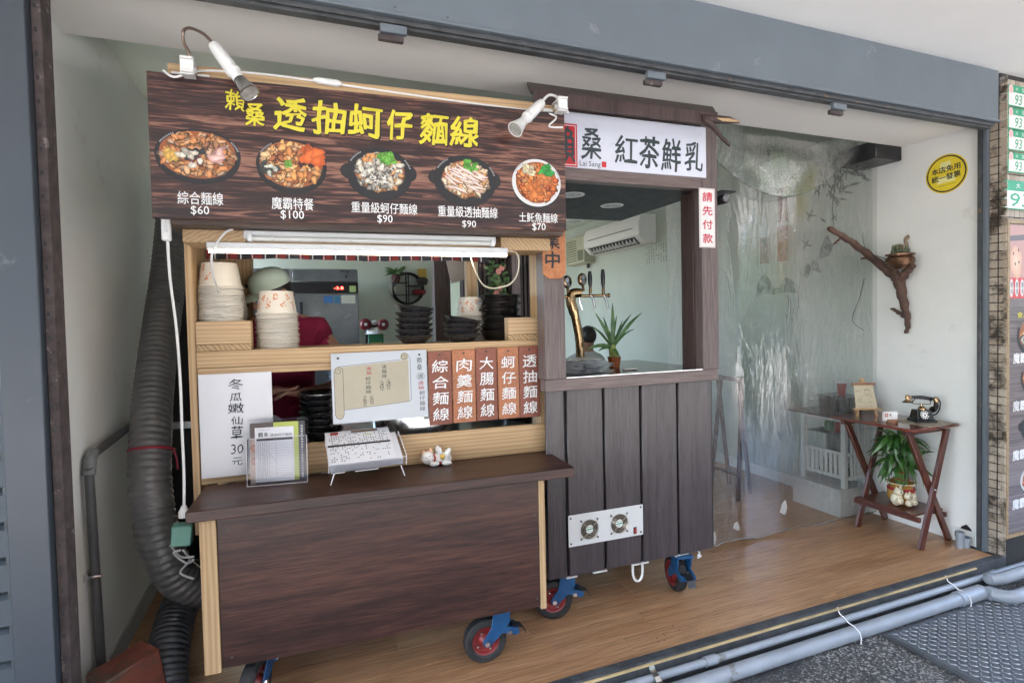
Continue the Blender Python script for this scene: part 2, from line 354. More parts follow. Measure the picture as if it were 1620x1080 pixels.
MB().box(3.80, 2.7155, -.1, 3.98, 8.5, 2.76).build('grey_green_section', mat('grey green wall paint', (.47, .52, .47), .6, vary=.06, vs=2.2, bump=.3, bs=35), wr, smooth=0)  # wall behind the curtain line in a darker grey green
wb = wall('painted_wall', (-.93, 6.35, -.1, 1.48, 6.5, 2.76), WALLG, 'pale green rear wall behind the steel refrigerator')
wm = MB(); wm.box(1.48, 8.5, -.1, 3.98, 8.65, 2.76)
wc = wm.build('painted_wall', WALLG, None, smooth=0, org=(1.48, 8.5, -.1), tagv=('far end wall of the dining room past the beer tap', 'wall'))
MB().box(-.93, 2.5, 2.745, 3.98, 8.65, 2.83).build('ceiling', WALLG, kind='structure', smooth=0)
so = MB(); so.box(-.775, 1.99, 2.53, 3.80, 2.50, 2.742); so.build('soffit', CEIL, kind='structure', smooth=0)
MB().box(-4.5, -2.4, 2.80, 7, 1.985, 2.95).build('arcade_ceiling', mat('arcade ceiling paint', (.88, .87, .85), .7, vary=.03, vs=1.5, bump=.1, bs=20), kind='structure', smooth=0)
MB().box(-.775, 2.05, .0, -.765, 6.3, .09).build('skirting_board', mat('grey skirting', (.35, .35, .34), .5), wl, smooth=0)
MB().box(3.792, 2.08, .0, 3.80, 8.3, .085).build('skirting_board', WALL, wr, smooth=0)
# facade beyond the shop on both sides, over the beam
MB().box(-4.5, 2.0, -.12, -.93, 2.15, 2.8).build('facade', mat('facade render', (.35, .36, .36), .7), smooth=0, tagv=('grey street facade beside the roller shutter', 'wall'))
MB().box(-.95, 2.0, 2.76, 3.98, 2.2, 2.8).build('lintel', CEIL, kind='structure', smooth=0)

# perforated plaster bead down the street end of the left wall
mb = MB(fr((-.7745, 2.35, 0), (0, 1, 0), (0, 0, 1), (1, 0, 0)))
for k in range(105):
    z = .02 + k * .024; mb.add([(0 + .003 * math.sin(k), z, 0), (.008 + .003 * math.sin(k), z, 0), (.008 + .003 * math.sin(k), z + .009, 0), (.003 * math.sin(k), z + .009, 0)], [(0, 1, 2, 3)])
for k in range(24):
    z = .04 + k * .105; mb.add([(-.035, z, 0), (-.03, z, 0), (-.03, z + .065, 0), (-.035, z + .065, 0)], [(0, 1, 2, 3)])
o = mb.build('perforation', RUST, wl, smooth=0, kind='stuff')

# steel post and roller shutter at the left
p = thing('steel_post', 'blue grey steel door post with rusty perforated inner edge', 'post', (-.72, 2.0, -.1))
MB().box(-.785, 1.955, -.118, -.688, 2.06, 2.79).build('post_body', POST_SHADED, p, bevel=.003)
MB().box(-.80, 1.975, -.118, -.7855, 2.05, 2.79).build('shutter_guide', STEELD, p, bevel=.002)
MB().box(-.687, 1.985, -.118, -.662, 2.06, 2.79).build('edge_strip', RUST, p, bevel=.002)
sl0 = MB().box(-.680, 1.9835, -.08, -.672, 1.9848, -.066).build('slot', BLACK, p, smooth=0)
for k in range(1, 42): o = sl0.copy(); link(o, p); o.location = Vector(sl0.location) + Vector((0, 0, .068 * k))
p = thing('roller_shutter', 'closed dark blue grey roller shutter at the street side of the post', 'shutter', (-1.5, 2.0, -.1))
sh = None
for k in range(28):
    if sh is None:
        mb = MB(Matrix.Translation((0, 0, 0)))
        pr = [(0, 0), (-.016, .012), (-.016, .088), (0, .098), (.006, .1)]
        vs = [(x, 1.99 + a, -.11 + b) for x in (-3.0, -.79) for a, b in pr]
        mb.add(vs, [(i, i + 1, i + 6, i + 5) for i in range(4)]); sh = mb.build('slat', mat('shutter enamel', (.05, .065, .08), .45, vary=.12, vs=4), p, smooth=0)
    else:
        o = sh.copy(); link(o, p); o.location = Vector(sh.location) + Vector((0, 0, .1 * k))

# beam over the opening
p = thing('steel_beam', 'long blue grey steel beam over the shop opening', 'beam', (1.5, 1.95, 2.5))
MB().box(-.95, 1.925, 2.505, 3.722, 1.99, 2.782).build('beam_web', STEELB, p, bevel=.003)
MB().box(-.95, 1.915, 2.492, 3.724, 1.96, 2.504).build('flange', STEELB, p, bevel=.002)
MB().box(-.95, 1.935, 2.474, 3.70, 1.95, 2.491).box(-.95, 1.951, 2.465, 3.70, 1.989, 2.49).build('shutter_track', STEELD, p, bevel=.002)
for x, y in [(622, 52), (1036, 124), (1325, 172)]:
    q = at(x, y, Y=1.93); MB().box(q.x - .045, 1.914, q.z - .008, q.x + .045, 1.933, q.z + .02).box(q.x - .05, 1.925, q.z - .03, q.x + .035, 1.945, q.z - .01, 1).build('bracket', [STEELB, RUST], p, bevel=.002)
for x, y in [(1415, 176), (1492, 180), (588, 30), (625, 12), (708, 28), (762, 58), (831, 74), (980, 93), (1116, 110), (402, 4), (425, 2), (1250, 140)]:
    q = at(x, y, Y=1.925); MB().lathe([(0, .001), (.003, .001), (.004, 0)], (q.x, 1.924, q.z), 'y', 8).build('rivet', STEELD, p)

# right jamb, tiled pillar
p = thing('steel_jamb', 'dark steel shutter rail along the white side wall and tiled pillar', 'rail', (3.79, 2.05, 0))
MB().box(3.762, 2.03, -.1, 3.80, 2.052, 2.53).build('rail_body', STEELD, p, bevel=.002)
MB().box(3.772, 2.008, -.1, 3.80, 2.029, 2.53).build('guide_strip', STEELB, p, bevel=.002)
p = thing('tiled_pillar', 'pillar clad in small ribbed cream tiles, stained dark on its inner face', 'pillar', (3.9, 2.0, -.1))
MB().box(3.803, 1.962, -.12, 5.5, 2.05, 2.795).build('pillar_core', mat('tile grout', (.03, .028, .026), .9), p, smooth=0)
m, t, b = _new('cream ribbed tile'); co = _coord(t, (1, 1, 1), True); gp = t.nodes.new('ShaderNodeNewGeometry')
sx = t.nodes.new('ShaderNodeSeparateXYZ'); t.links.new(gp.outputs['Position'], sx.inputs[0])
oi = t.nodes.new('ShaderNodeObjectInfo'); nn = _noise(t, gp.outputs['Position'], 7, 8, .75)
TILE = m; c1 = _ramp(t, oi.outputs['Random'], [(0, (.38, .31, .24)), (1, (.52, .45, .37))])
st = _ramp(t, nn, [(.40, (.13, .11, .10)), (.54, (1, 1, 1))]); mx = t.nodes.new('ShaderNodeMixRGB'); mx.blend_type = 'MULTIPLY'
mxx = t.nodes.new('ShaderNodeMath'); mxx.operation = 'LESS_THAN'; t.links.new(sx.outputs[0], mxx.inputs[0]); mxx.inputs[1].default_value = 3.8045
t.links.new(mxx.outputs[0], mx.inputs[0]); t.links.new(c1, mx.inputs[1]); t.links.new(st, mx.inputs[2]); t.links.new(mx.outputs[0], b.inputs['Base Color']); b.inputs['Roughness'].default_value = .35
def tile_mb(w_, h_):
    mb = MB(); n = 4; d = w_ / n
    for k in range(n): mb.add([(k * d, 0, 0), (k * d + .15 * d, 0, .004), (k * d + .85 * d, 0, .004), ((k + 1) * d, 0, 0), (k * d, h_, 0), (k * d + .15 * d, h_, .004), (k * d + .85 * d, h_, .004), ((k + 1) * d, h_, 0)], [(0, 1, 5, 4), (1, 2, 6, 5), (2, 3, 7, 6), (0, 3, 2, 1), (4, 5, 6, 7)])
    return mb
tl = tile_mb(.0395, .0435).build('tile', TILE, None, smooth=0); tl.parent = p; first = True
pinv = WM[p.name].inverted()
def tile(F):
    global first
    o = tl if first else tl.copy()
    if not first: link(o, p)
    first = False; o.matrix_basis = pinv @ F
for k in range(58):
    z = -.11 + k * .0497
    for j in range(2): tile(fr((3.802, 2.0085 - j * .046, z), (0, -1, 0), (0, 0, 1), (-1, 0, 0)))
    for j in range(7 if z > 1.9 else 1):
        if j * .046 < .3: tile(fr((3.806 + j * .046, 1.961, z), (1, 0, 0), (0, 0, 1), (0, -1, 0)))

# street number plates and poster on the pillar
FP = fr((3.80, 1.945, 0), (1, 0, 0), (0, 0, 1), (0, -1, 0))
GRN = mat('green enamel', (.02, .33, .17), .4)
def plate(px0, py0, py1, wd, lab, small=True):
    a, b1 = on(FP, px0, py0); _, b0 = on(FP, px0, py1); h = b1 - b0
    q = thing('number_plate', lab, 'sign', M=FP @ Matrix.Translation((a + wd / 2, b0, 0)), group='green house number plates')
    slab('plate', FP, (a, b0, a + wd, b1), .003, GRN, q)
    slab('plate_face', FP, (a + (.012 if small else .01), b0 + .006, a + wd - .006, b0 + h * (.66 if small else .64)), .0012, WHITE, q, c=.0031, bevel=0)
    mb = MB(FP); 
    put(mb, '大', (a + wd * .28, b1 - h * .26, a + wd * .38, b1 - h * .08), .0036, 0); put(mb, '里', (a + wd * .5, b1 - h * .26, a + wd * .6, b1 - h * .08), .0036, 0)
    put(mb, '93', (a + wd * (.25 if small else .13), b0 + h * .1, a + wd * (.5 if small else .62), b0 + h * .56), .005, 1, bold=.012, sl=.15)
    mb.build('lettering', [WHITE, GRN], q, smooth=0)
    if small:
        mb = MB(FP); mb.fan(a + .028, b1 - h * .22, .006, .022, .024, (.75, .35, .38), (.8, .55, .56), 14, .05); mb.build('emblem', vcol(), q, smooth=0)
for k, (y0, y1) in enumerate([(133, 167), (169, 203), (204, 237), (240, 272)]):
    plate(1593, y0, y1, .27, ['green and white 93 plate topmost on the tiled pillar', 'green and white 93 plate second from top on the tiled pillar', 'green and white 93 plate third from top on the tiled pillar', 'lowest of the four small 93 plates above the bigger one'][k])
plate(1587, 284, 330, .42, 'largest green and white 93 plate just above the food poster', False)
p = thing('menu_poster', 'tall food poster in wooden frame on the tiled pillar', 'poster', M=FP @ Matrix.Translation((.25, .12, 0)))
FPP = FP @ Matrix.Translation((0, 0, .004))
slab('poster_print', FPP, (.028, .12, .8, 1.93), .012, wood('greyed wood print', (.13, .10, .10), (.24, .20, .20), 0, 30, .4, 20), p)
MB(FPP).box(.006, .10, 0, .027, 1.955, .02).box(.027, 1.931, 0, .82, 1.955, .02).box(.027, .10, 0, .82, .119, .02).build('frame', wood('worn poster frame', (.30, .2, .1), (.42, .3, .16), 2, 50, .5), p, bevel=.001)
mb = MB(FPP); PC = vcol()
mb.add([(.03, 1.62, .0125), (.8, 1.62, .0125), (.8, 1.925, .0125), (.03, 1.925, .0125)], [(0, 1, 2, 3)], 0, (.5, .28, .25))
mb.add([(.03, 1.83, .0127), (.8, 1.88, .0127), (.8, 1.925, .0127), (.03, 1.86, .0127)], [(0, 1, 2, 3)], 0, (.13, .1, .11))
mb.fan(.10, 1.71, .013, .06, .09, (.75, .55, .42), (.62, .36, .25), 18, .12); mb.fan(.24, 1.74, .0132, .07, .085, (.78, .6, .45), (.62, .38, .25), 18, .12)
for x, y in [(.07, 1.76), (.12, 1.78), (.09, 1.70), (.125, 1.71)]: mb.fan(x, y, .0134, .006, .01, (.08, .03, .02), (.1, .05, .04), 7)
mb.add([(.03, 1.50, .0126), (.8, 1.50, .0126), (.8, 1.62, .0126), (.03, 1.62, .0126)], [(0, 1, 2, 3)], 0, (.6, .05, .05))
for k in range(8): mb.fan(.055 + k * .052, 1.56, .013, .019, .052, (.75, .75, .75), (.7, .7, .7), 10, .05)
def foodpic(mb, cx, cy, rx, ry, kind, z=.001, n=150):
    """printed photograph of a bowl of food"""
    R_ = random.random; rimc = (.012, .012, .014) if kind != 4 else (.62, .62, .62)
    if kind in (2, 3):
        for s in (-1, 1): mb.fan(cx + s * rx * .95, cy + ry * .02, z, rx * .22, ry * .3, (.02, .02, .022), (.01, .01, .01), 10, .1)
    mb.fan(cx, cy - ry * .14, z + .0001, rx * .98, ry * .98, (.01, .008, .01), (.012, .01, .012), 36, 0)
    mb.fan(cx, cy, z + .0002, rx, ry, rimc, rimc, 40, 0)
    for k in range(16):                                                      # glint on the rim
        a = 2.2 + k * .06 if k < 9 else .25 + (k - 9) * .06
        mb.fan(cx + rx * .96 * math.cos(a), cy + ry * .96 * math.sin(a), z + .0003, rx * .03, ry * .022, (.5, .52, .56), (.2, .2, .22), 6, 0, a)
    q = {0: .90, 1: .9, 2: .76, 3: .74, 4: .86}[kind]
    mb.fan(cx, cy + ry * .02, z + .00035, rx * q, ry * q, (.36, .12, .035), (.30, .09, .03), 36, .02)
    pal = {0: [(.62, .33, .17), (.55, .22, .08), (.62, .28, .10), (.45, .3, .2), (.30, .14, .07)], 1: [(.66, .26, .08), (.7, .34, .12), (.5, .3, .17), (.68, .4, .2), (.3, .1, .04)],
           2: [(.5, .43, .33), (.32, .29, .25), (.6, .55, .45), (.2, .18, .16), (.5, .25, .1)], 3: [(.62, .42, .26), (.5, .25, .1), (.66, .5, .36)], 4: [(.55, .14, .03), (.62, .2, .05), (.5, .1, .03), (.45, .2, .08)]}[kind]
    zz = z + .0004
    for k in range(n):
        a = R_() * 6.283; r = math.sqrt(R_()) * .92 * q; x, y = cx + rx * r * math.cos(a), cy + ry * r * math.sin(a); c = random.choice(pal); s = random.uniform(.06, .14)
        f = random.uniform(.8, 1.35); zz += .000008
        ang = R_() * 3.1; mb.fan(x, y, zz, rx * s * 1.15, ry * s * .9, tuple(v * .3 for v in c), tuple(v * .22 for v in c), 9, .3, ang); zz += .000008
        mb.fan(x, y + ry * .015, zz, rx * s, ry * s * .72, tuple(min(.85, v * 1.35 * f) for v in c), tuple(v * .75 * f for v in c), 9, .35, ang)
    def cl(x, y, c, s, cnt, sp, el=1):
        nonlocal zz
        for k in range(cnt):
            zz += .000008; a = R_() * 6.28; rr = R_() ** .5 * sp; f = random.uniform(.6, 1.4)
            mb.fan(cx + rx * (x + rr * math.cos(a)), cy + ry * (y + rr * math.sin(a)), zz, rx * s * el, ry * s, tuple(min(.9, v * 1.3 * f) for v in c), tuple(v * .6 * f for v in c), 8, .35, R_() * 3)
    if kind == 0: cl(-.1, .05, (.03, .03, .035), .10, 14, .25); cl(-.62, -.02, (.75, .45, .1), .12, 9, .14); cl(.42, .05, (.7, .38, .34), .12, 8, .2, 1.5); cl(0, -.35, (.12, .03, .03), .08, 8, .2); cl(-.25, -.15, (.62, .55, .45), .10, 9, .3)
    if kind == 1: cl(-.62, -.2, (.05, .055, .05), .12, 12, .22); cl(-.62, -.25, (.6, .6, .5), .07, 8, .2); cl(-.1, .05, (.2, .45, .06), .1, 4, .06); cl(.4, .1, (.06, .02, .02), .1, 8, .15); cl(.55, .35, (.7, .13, .03), .17, 16, .25, 1.4)
    if kind == 2: cl(.18, .55, (.13, .36, .05), .09, 34, .28); cl(-.3, .55, (.7, .3, .1), .09, 8, .15); cl(0, 0, (.62, .58, .5), .09, 30, .55); cl(0, 0, (.1, .09, .09), .04, 26, .5)
    if kind == 3:
        cl(.15, .55, (.1, .34, .04), .07, 34, .26)
        for k in range(26):
            zz += .000012; a = math.pi * .75 + R_() * .8; x, y = cx + rx * random.uniform(-.5, .5), cy + ry * random.uniform(-.5, .4)
            mb.fan(x, y, zz, rx * .26, ry * .055, (.3, .14, .1), (.3, .12, .08), 10, .1, a); zz += .000008; mb.fan(x, y + .001, zz, rx * .25, ry * .042, (.85, .78, .72), (.65, .5, .45), 10, .1, a)
    if kind == 4: cl(-.35, .5, (.6, .5, .32), .1, 16, .25); cl(.4, .5, (.03, .28, .05), .1, 30, .27); cl(.3, .1, (.62, .2, .06), .16, 8, .2); cl(-.1, -.35, (.6, .17, .04), .17, 12, .3)
foodpic(mb, .30, 1.28, .19, .12, 1, .013, 60)
for k, cy in enumerate((1.03, .74, .42)): foodpic(mb, .30, cy, .15, .095, (0, 2, 4)[k], .013, 60)
mb.build('food_picture', PC, p, smooth=0)
mb = MB(FPP)
put(mb, '食品全麵線', (.11, 1.385, .40, 1.42), .0135, 0, .02)
for z in (1.15, .87, .58, .29): put(mb, '魔霸原味麵', (.075, z - .03, .40, z + .03), .0135, 1, .03)
put(mb, '全家', (.19, 1.66, .30, 1.72), .0139, 1, .03)
for k in range(8): put(mb, '麵\n線', (.046 + k * .052, 1.525, .066 + k * .052, 1.595), .0135, 2)
mb.build('lettering', [YEL, WTX, INK], p, smooth=0)

# threshold: dark edge strip, brass line, pipes, diamond plate
p = thing('threshold_strip', 'dark grooved metal threshold with a pale bead along the shop floor edge', 'threshold', (1.5, 1.95, -.1))
MB().box(-.66, 1.915, -.118, 3.79, 1.955, .004).build('edge_board', STEELD, p, bevel=.002)
for k in range(5): MB().box(-.66, 1.9135 + k * .0088, .0042, 3.76, 1.9165 + k * .0088, .0075).build('rib', STEELD, p, smooth=0)
MB().box(-.66, 1.903, -.012, 3.5, 1.913, -.003).build('bead', mat('ochre bead', (.45, .33, .17), .5, vary=.3), p, bevel=.001)
p = thing('drain_pipe', 'thin grey plastic pipe, upper of two along the threshold', 'pipe', (1.5, 1.89, -.05), group='grey pipes along the threshold')
MB().tube([(-.8, 1.885, -.05), (1.2, 1.885, -.05), (3.55, 1.885, -.05), (4.6, 1.88, -.045)], .0165, 16).build('pipe_body', PVC, p)
for x in (1.62, 3.6): MB().tube([(x - .03, 1.885, -.05), (x + .03, 1.885, -.05)], .021, 16).build('coupling', PVC, p)
p = thing('drain_pipe', 'thick grey plastic pipe, lower of two along the threshold', 'pipe', (1.5, 1.83, -.09), group='grey pipes along the threshold')
MB().tube([(-.8, 1.825, -.085), (1.2, 1.825, -.085), (3.35, 1.83, -.085)], .032, 20).build('pipe_body', PVC, p)
MB().tube([(3.20, 1.83, -.085), (3.40, 1.83, -.085)], .038, 20).build('coupling', PVC, p)
p = thing('pipe_elbow', 'grey plastic elbow and branch pipes below the tiled pillar', 'pipe', (3.6, 1.75, -.1))
def arc(c, r, a0, a1, n=8, ax=(1, 0, 0), ay=(0, 1, 0)): 
    c, ax, ay = Vector(c), Vector(ax), Vector(ay); return [c + ax * r * math.cos(a0 + (a1 - a0) * i / n) + ay * r * math.sin(a0 + (a1 - a0) * i / n) for i in range(n + 1)]
MB().tube([(3.40, 1.80, -.08)] + arc((3.50, 1.80, -.08), .08, math.pi, 1.5 * math.pi) + [(3.56, 1.72, -.08), (4.6, 1.72, -.075)], .034, 18).build('lower_branch', PVC, p)
MB().tube([(3.47, 1.83, -.03), (3.52, 1.80, -.022), (4.6, 1.80, -.02)], .030, 18).lathe([(0, .0), (.02, .004), (.031, .02), (.031, .05)], (3.45, 1.83, -.03), 'x', 18).build('upper_branch', PVC, p)
for k, x in enumerate((1.33, 2.42, 3.24)):
    mb = MB(); pts = [(x, 1.912, .0), (x + .002, 1.90, -.028), (x, 1.868, -.036), (x, 1.852, -.048), (x, 1.825, -.049), (x, 1.795, -.065), (x, 1.788, -.09), (x, 1.79, -.117)]
    if k == 0:
        for i in range(len(pts) - 1): mb.bar(pts[i], pts[i + 1], .026, .003, (0, 0, 1) if abs(pts[i + 1][1] - pts[i][1]) > abs(pts[i + 1][2] - pts[i][2]) else (0, 1, 0))
        mb.build('pipe_clamp', CHROME, None, tagv=('galvanised saddle clamp over both threshold pipes', 'pipe clamp'), org=(x, 1.85, -.1))
    else:
        mb.tube(pts, .0026, 6); mb.build('cable_tie', WHITE, None, tagv=(['', 'white cable tie round the pipes beside the diamond plate corner', 'white cable tie round the pipes near the grey elbow'][k], 'cable tie'), org=(x, 1.85, -.1))
dp = MB().box(2.60, -.6, -.119, 6.0, 1.80, -.112).build('diamond_plate', mat('galvanised plate', (.115, .128, .145), .42, .5, vary=.2, vs=3, bump=.2, bs=40), None, bevel=.001, org=(2.6, 1.8, -.119), tagv=('worn grey diamond plate sheet set in the dark pavement', 'steel plate'))
mb = MB()
for i in range(62):
    for j in range(66):
        x, y = 2.635 + i * .036, 1.775 - j * .021
        if y < .4: continue
        a = rad(45) if (i + j) % 2 else rad(-45); ca, sa = math.cos(a), math.sin(a)
        if j % 1 == 0 and (i + j) % 2 == 0: x += .0
        L_, W_ = .0155, .0052
        mb.add([(x + L_ * ca, y + L_ * sa, -.112), (x - W_ * sa, y + W_ * ca, -.112), (x - L_ * ca, y - L_ * sa, -.112), (x + W_ * sa, y - W_ * ca, -.112), (x + L_ * .4 * ca, y + L_ * .4 * sa, -.1080), (x - L_ * .4 * ca, y - L_ * .4 * sa, -.1080)], [(0, 1, 4), (1, 2, 5, 4), (2, 3, 5), (3, 0, 4, 5)])
mb.build('tread', mat('worn tread steel', (.19, .205, .22), .38, .5, vary=.2, vs=8), dp, smooth=0, kind='stuff')
MB().box(2.575, -.6, -.119, 2.597, 1.80, -.108).build('plate_frame', STEELD, dp, smooth=0)

mb = MB(); rs = random.Random(5)
for k in range(420):
    x, y = rs.uniform(.6, 4.2), 1.79 - abs(rs.gauss(0, .12)) - .0; r_k = rs.uniform(.0015, .005); z = -.1115 if (x > 2.6 and y < 1.8) else -.1195
    p3 = [(x + r_k * rs.uniform(.5, 1) * math.cos(a_ * 1.57 + .3), y + r_k * rs.uniform(.5, 1) * math.sin(a_ * 1.57 + .3), z) for a_ in range(4)]; mb.add(p3 + [(x, y, z + r_k * .7)], [(0, 1, 4), (1, 2, 4), (2, 3, 4), (3, 0, 4)])
mb.build('grit', mat('grit', (.16, .14, .11), .8, vary=.6, vs=50), None, smooth=0, kind='stuff')
# ================================================================== CASTERS (shared shapes)
def caster(parent, x, y, heading, F, top=.225, flip=1, label=None):
    """wheel on floor at local (x,y); heading: direction of rolling in the local frame; fork trails from a swivel"""
    R = .093
    G = F @ Matrix.Translation((x, y, 0)) @ Matrix.Rotation(heading, 4, 'Z')       # local x rolls, y axle
    prof = []
    mb = MB(G); c = (0, 0, R)
    def tread(a, h): return .018 * (1 if math.sin(a * 30) > 0 else -1) if abs(h) < .018 else (.012 * (1 if math.sin(a * 30 + 1.5) > 0 else -1) if abs(h) < .022 else 0)
    mb.lathe([(.058, -.02), (.066, -.026), (.082, -.025), (.090, -.019), (.0915, -.008), (.0915, .008), (.090, .019), (.082, .025), (.066, .026), (.058, .02)], c, 'y', 60, wob=tread)
    ty = mb.build('caster_wheel', RUBBER, parent)
    if label: ty['label'] = label
    MB(G).lathe([(.059, -.021), (.052, -.018), (.048, -.010), (.030, -.008), (.026, -.014), (.014, -.026), (0, -.026)], c, 'y', 32).lathe([(0, .026), (.014, .026), (.026, .014), (.030, .008), (.048, .010), (.052, .018), (.059, .021)], c, 'y', 32).lathe([(.0585, -.02), (.0625, -.023), (.066, -.0262), (.0585, -.0215)], c, 'y', 32).build('rim', mat('rim enamel', (.20, .02, .02), .4, spots=((.05, .04, .04), .66, 20)), ty)
    mb = MB(G)
    for s in (-1, 1):
        yy = s * .036; out = [(.0, R - .018), (-.016, R - .006), (-.018, R + .008), (.02, R + .06), (.03, top - .012), (.105, top - .012), (.10, R + .07), (.055, R + .02), (.014, R - .014)]
        out = [(flip * a, b) for a, b in out]; n = len(out)
        mb.add([(a, yy - .003, b) for a, b in out] + [(a, yy + .003, b) for a, b in out], [tuple(range(n)), tuple(range(2 * n - 1, n - 1, -1))] + [(i, i + n, (i + 1) % n + n, (i + 1) % n) for i in range(n)])
    mb.box(min(flip * .02, flip * .115), -.042, top - .014, max(flip * .02, flip * .115), .042, top - .001)
    mb.build('fork', BLUE, ty, bevel=.001)
    mb = MB(G); mb.tube([(0, -.045, R), (0, .045, R)], .007, 10); mb.lathe([(0, .047), (.011, .047), (.012, .04), (.012, .036)], (0, 0, R), 'y', 6); mb.lathe([(0, .047), (.010, .047), (.010, .04)], (flip * .10, .0, R + .03), 'y', 6)
    for k in range(4): a = k * 1.57 + .5; mb.lathe([(0, .019), (.005, .019), (.006, .012)], (.04 * math.cos(a), 0, R + .04 * math.sin(a)), 'y', 6)
    mb.build('axle_bolt', CHROME, ty)
    mb = MB(G)
    for s in (-1, 1): mb.bar((flip * .045, s * .036, R + .055), (flip * .135, s * .036, R + .025), .007, .028, (0, 0, 1))
    mb.bar((flip * .128, -.04, R + .026), (flip * .128, .04, R + .026), .03, .02); mb.build('brake_bracket', BLUE, ty, bevel=.001)
    MB(G).bar((flip * .12, 0, R + .045), (flip * .165, 0, R + .03), .04, .004, (0, 0, 1)).bar((flip * .165, 0, R + .03), (flip * .18, 0, R + .0), .04, .004, (0, 0, 1)).build('brake_pedal', BLACK, ty)
    return ty

# ================================================================== NOODLE CART
nc = thing('noodle_cart', 'pine and walnut noodle cart with illustrated sign board on blue castered wheels', 'food cart', M=FNL)
L = FNL
box('front_panel', WALNX, L, (-1.092, .0, .225, .122, .018, .7735), nc)
box('edge_strip', PIZ, L, (-1.147, -.006, .215, -1.0935, .02, .7735), nc); box('edge_strip', PIZ, L, (.1235, -.004, .213, .150, .02, .7735), nc)
box('side_panel', WALNX, L, (-1.147, .021, .225, -1.125, .62, .7735), nc); box('side_panel', WALNX, L, (.124, .021, .225, .146, .62, .7735), nc)
box('base_board', DKW, L, (-1.124, .021, .225, .123, .62, .243), nc)
MB(L).box(-1.178, -.048, .7755, .272, .278, .815).build('countertop', WALNX, nc, bevel=.003)
for q in [(837, 765 + 72), (858, 955 - 12), (856, 940)]: pass
mb = MB(FV(L, -.0005)); 
for a, b in [(.105, .62), (.108, .26), (-1.06, .26), (-1.06, .72)]: mb.lathe([(0, .001), (.004, .001), (.005, 0)], (a, b, 0), 'z', 8)
mb.build('screw', STEELD, nc)
for u0, u1 in ((-1.222, -1.196), (.250, .275)): box('post', PIZ, L, (u0, .282, .62 if u0 < 0 else .62, u1, .40, 1.80), nc)
for u0, u1 in ((-1.19, -1.05), (.04, .10)): box('post', PIZ, L, (u0, .84, .30, u1, .90, 1.88), nc)
box('apron_board', PIX, L, (-1.222, .2795, .8165, .278, .2815 - .0005, .817), nc)
box('back_rail', PIX, L, (-1.194, .284, .817, .2475, .302, .945), nc)
box('back_rail', PIX, L, (-.50, .262, .817, .288, .2805, .948), nc)
box('shelf_rail', PIX, L, (-1.1945, .284, 1.280, .2485, .304, 1.345), nc)
box('shelf_rail', PIX, L, (-1.1945, .290, 1.248, .2485, .312, 1.279), nc)
box('shelf_board', PIX, L, (-1.1945, .306, 1.318, .2485, .66, 1.340), nc)
box('rear_shelf', PIX, L, (-1.1945, .84, 1.30, .2485, .86, 1.36), nc) if False else None
box('masking_board', PIZ, L, (-1.222, .401, 1.345, -1.200, .90, 1.795), nc)  # board added to cover the bright side window past the post
# blocks on the shelf ends
blk = pine('pale pine block', 0, (.40, .26, .14), (.56, .39, .22)); blk2 = pine('end grain block', 1, (.25, .14, .065), (.50, .35, .18))
box('shelf_block', blk, L, (-1.194, .286, 1.372, -.995, .345, 1.463), nc); box('shelf_block', blk2, L, (-1.194, .287, 1.346, -.995, .345, 1.371), nc)
box('shelf_block', blk, L, (.098, .286, 1.374, .2495, .345, 1.452), nc); box('shelf_block', blk2, L, (.098, .287, 1.346, .2495, .345, 1.373), nc)
# top
box('roof_board', wood('stained underside board', (.06, .04, .035), (.14, .095, .075), 0, 60, .5), L, (-1.222, .034, 1.800, .276, .91, 1.818), nc)
box('roof_rail', PIX, L, (-1.15, .30, 1.752, .25, .36, 1.799), nc)
box('cleat', PIY, L, (.02, .12, 1.745, .249, .299, 1.799), nc)
box('cleat', PIY, L, (-1.19, .12, 1.752, -.98, .299, 1.799), nc)
box('top_bar', PIX, L, (-1.19, .008, 2.27, .268, .050, 2.345), nc)
box('top_bar', PIX, L, (-1.17, .06, 2.30, .20, .10, 2.34), nc)
for u in (-1.0, .1): box('sign_strut', PIZ, L, (u, .034, 1.82, u + .04, .06, 2.27), nc)
m, t, b = _new('dark plank print'); co = _coord(t, (1 / 16, 1, 1)); n1 = _noise(t, co, 62, 3, .6, 1.2); n2 = _noise(t, co, 9, 2)
ad = t.nodes.new('ShaderNodeMath'); ad.operation = 'MULTIPLY_ADD'; t.links.new(n2, ad.inputs[0]); ad.inputs[1].default_value = .45; sb = t.nodes.new('ShaderNodeMath'); sb.operation = 'MULTIPLY'; sb.inputs[1].default_value = .75; t.links.new(n1, sb.inputs[0]); t.links.new(sb.outputs[0], ad.inputs[2])
t.links.new(_ramp(t, ad.outputs[0], [(.50, (.020, .009, .009)), (.575, (.038, .016, .014)), (.62, (.075, .030, .024)), (.66, (.17, .073, .052)), (.72, (.26, .13, .09))]), b.inputs['Base Color']); b.inputs['Roughness'].default_value = .32
SGN = m
sg = MB(L).box(-1.245, -.024, 1.812, .265, .005, 2.298).build('sign_board', SGN, nc, bevel=.002)
FS = FV(L, -.0245)
mb = MB(FS)
YC = [('賴', 357, 143, 388, 176), ('桑', 388, 167, 418, 200), ('透', 435, 157, 484, 207), ('抽', 495, 163, 545, 212), ('蚵', 552, 169, 602, 218), ('仔', 611, 175, 652, 222), ('麵', 665, 182, 708, 229), ('線', 713, 187, 757, 233)]
for s, *q in YC: put(mb, s, rect(FS, *q), .0018, 0, bold=.026 if s not in '賴' else .016, brush=.085, sl=.08)
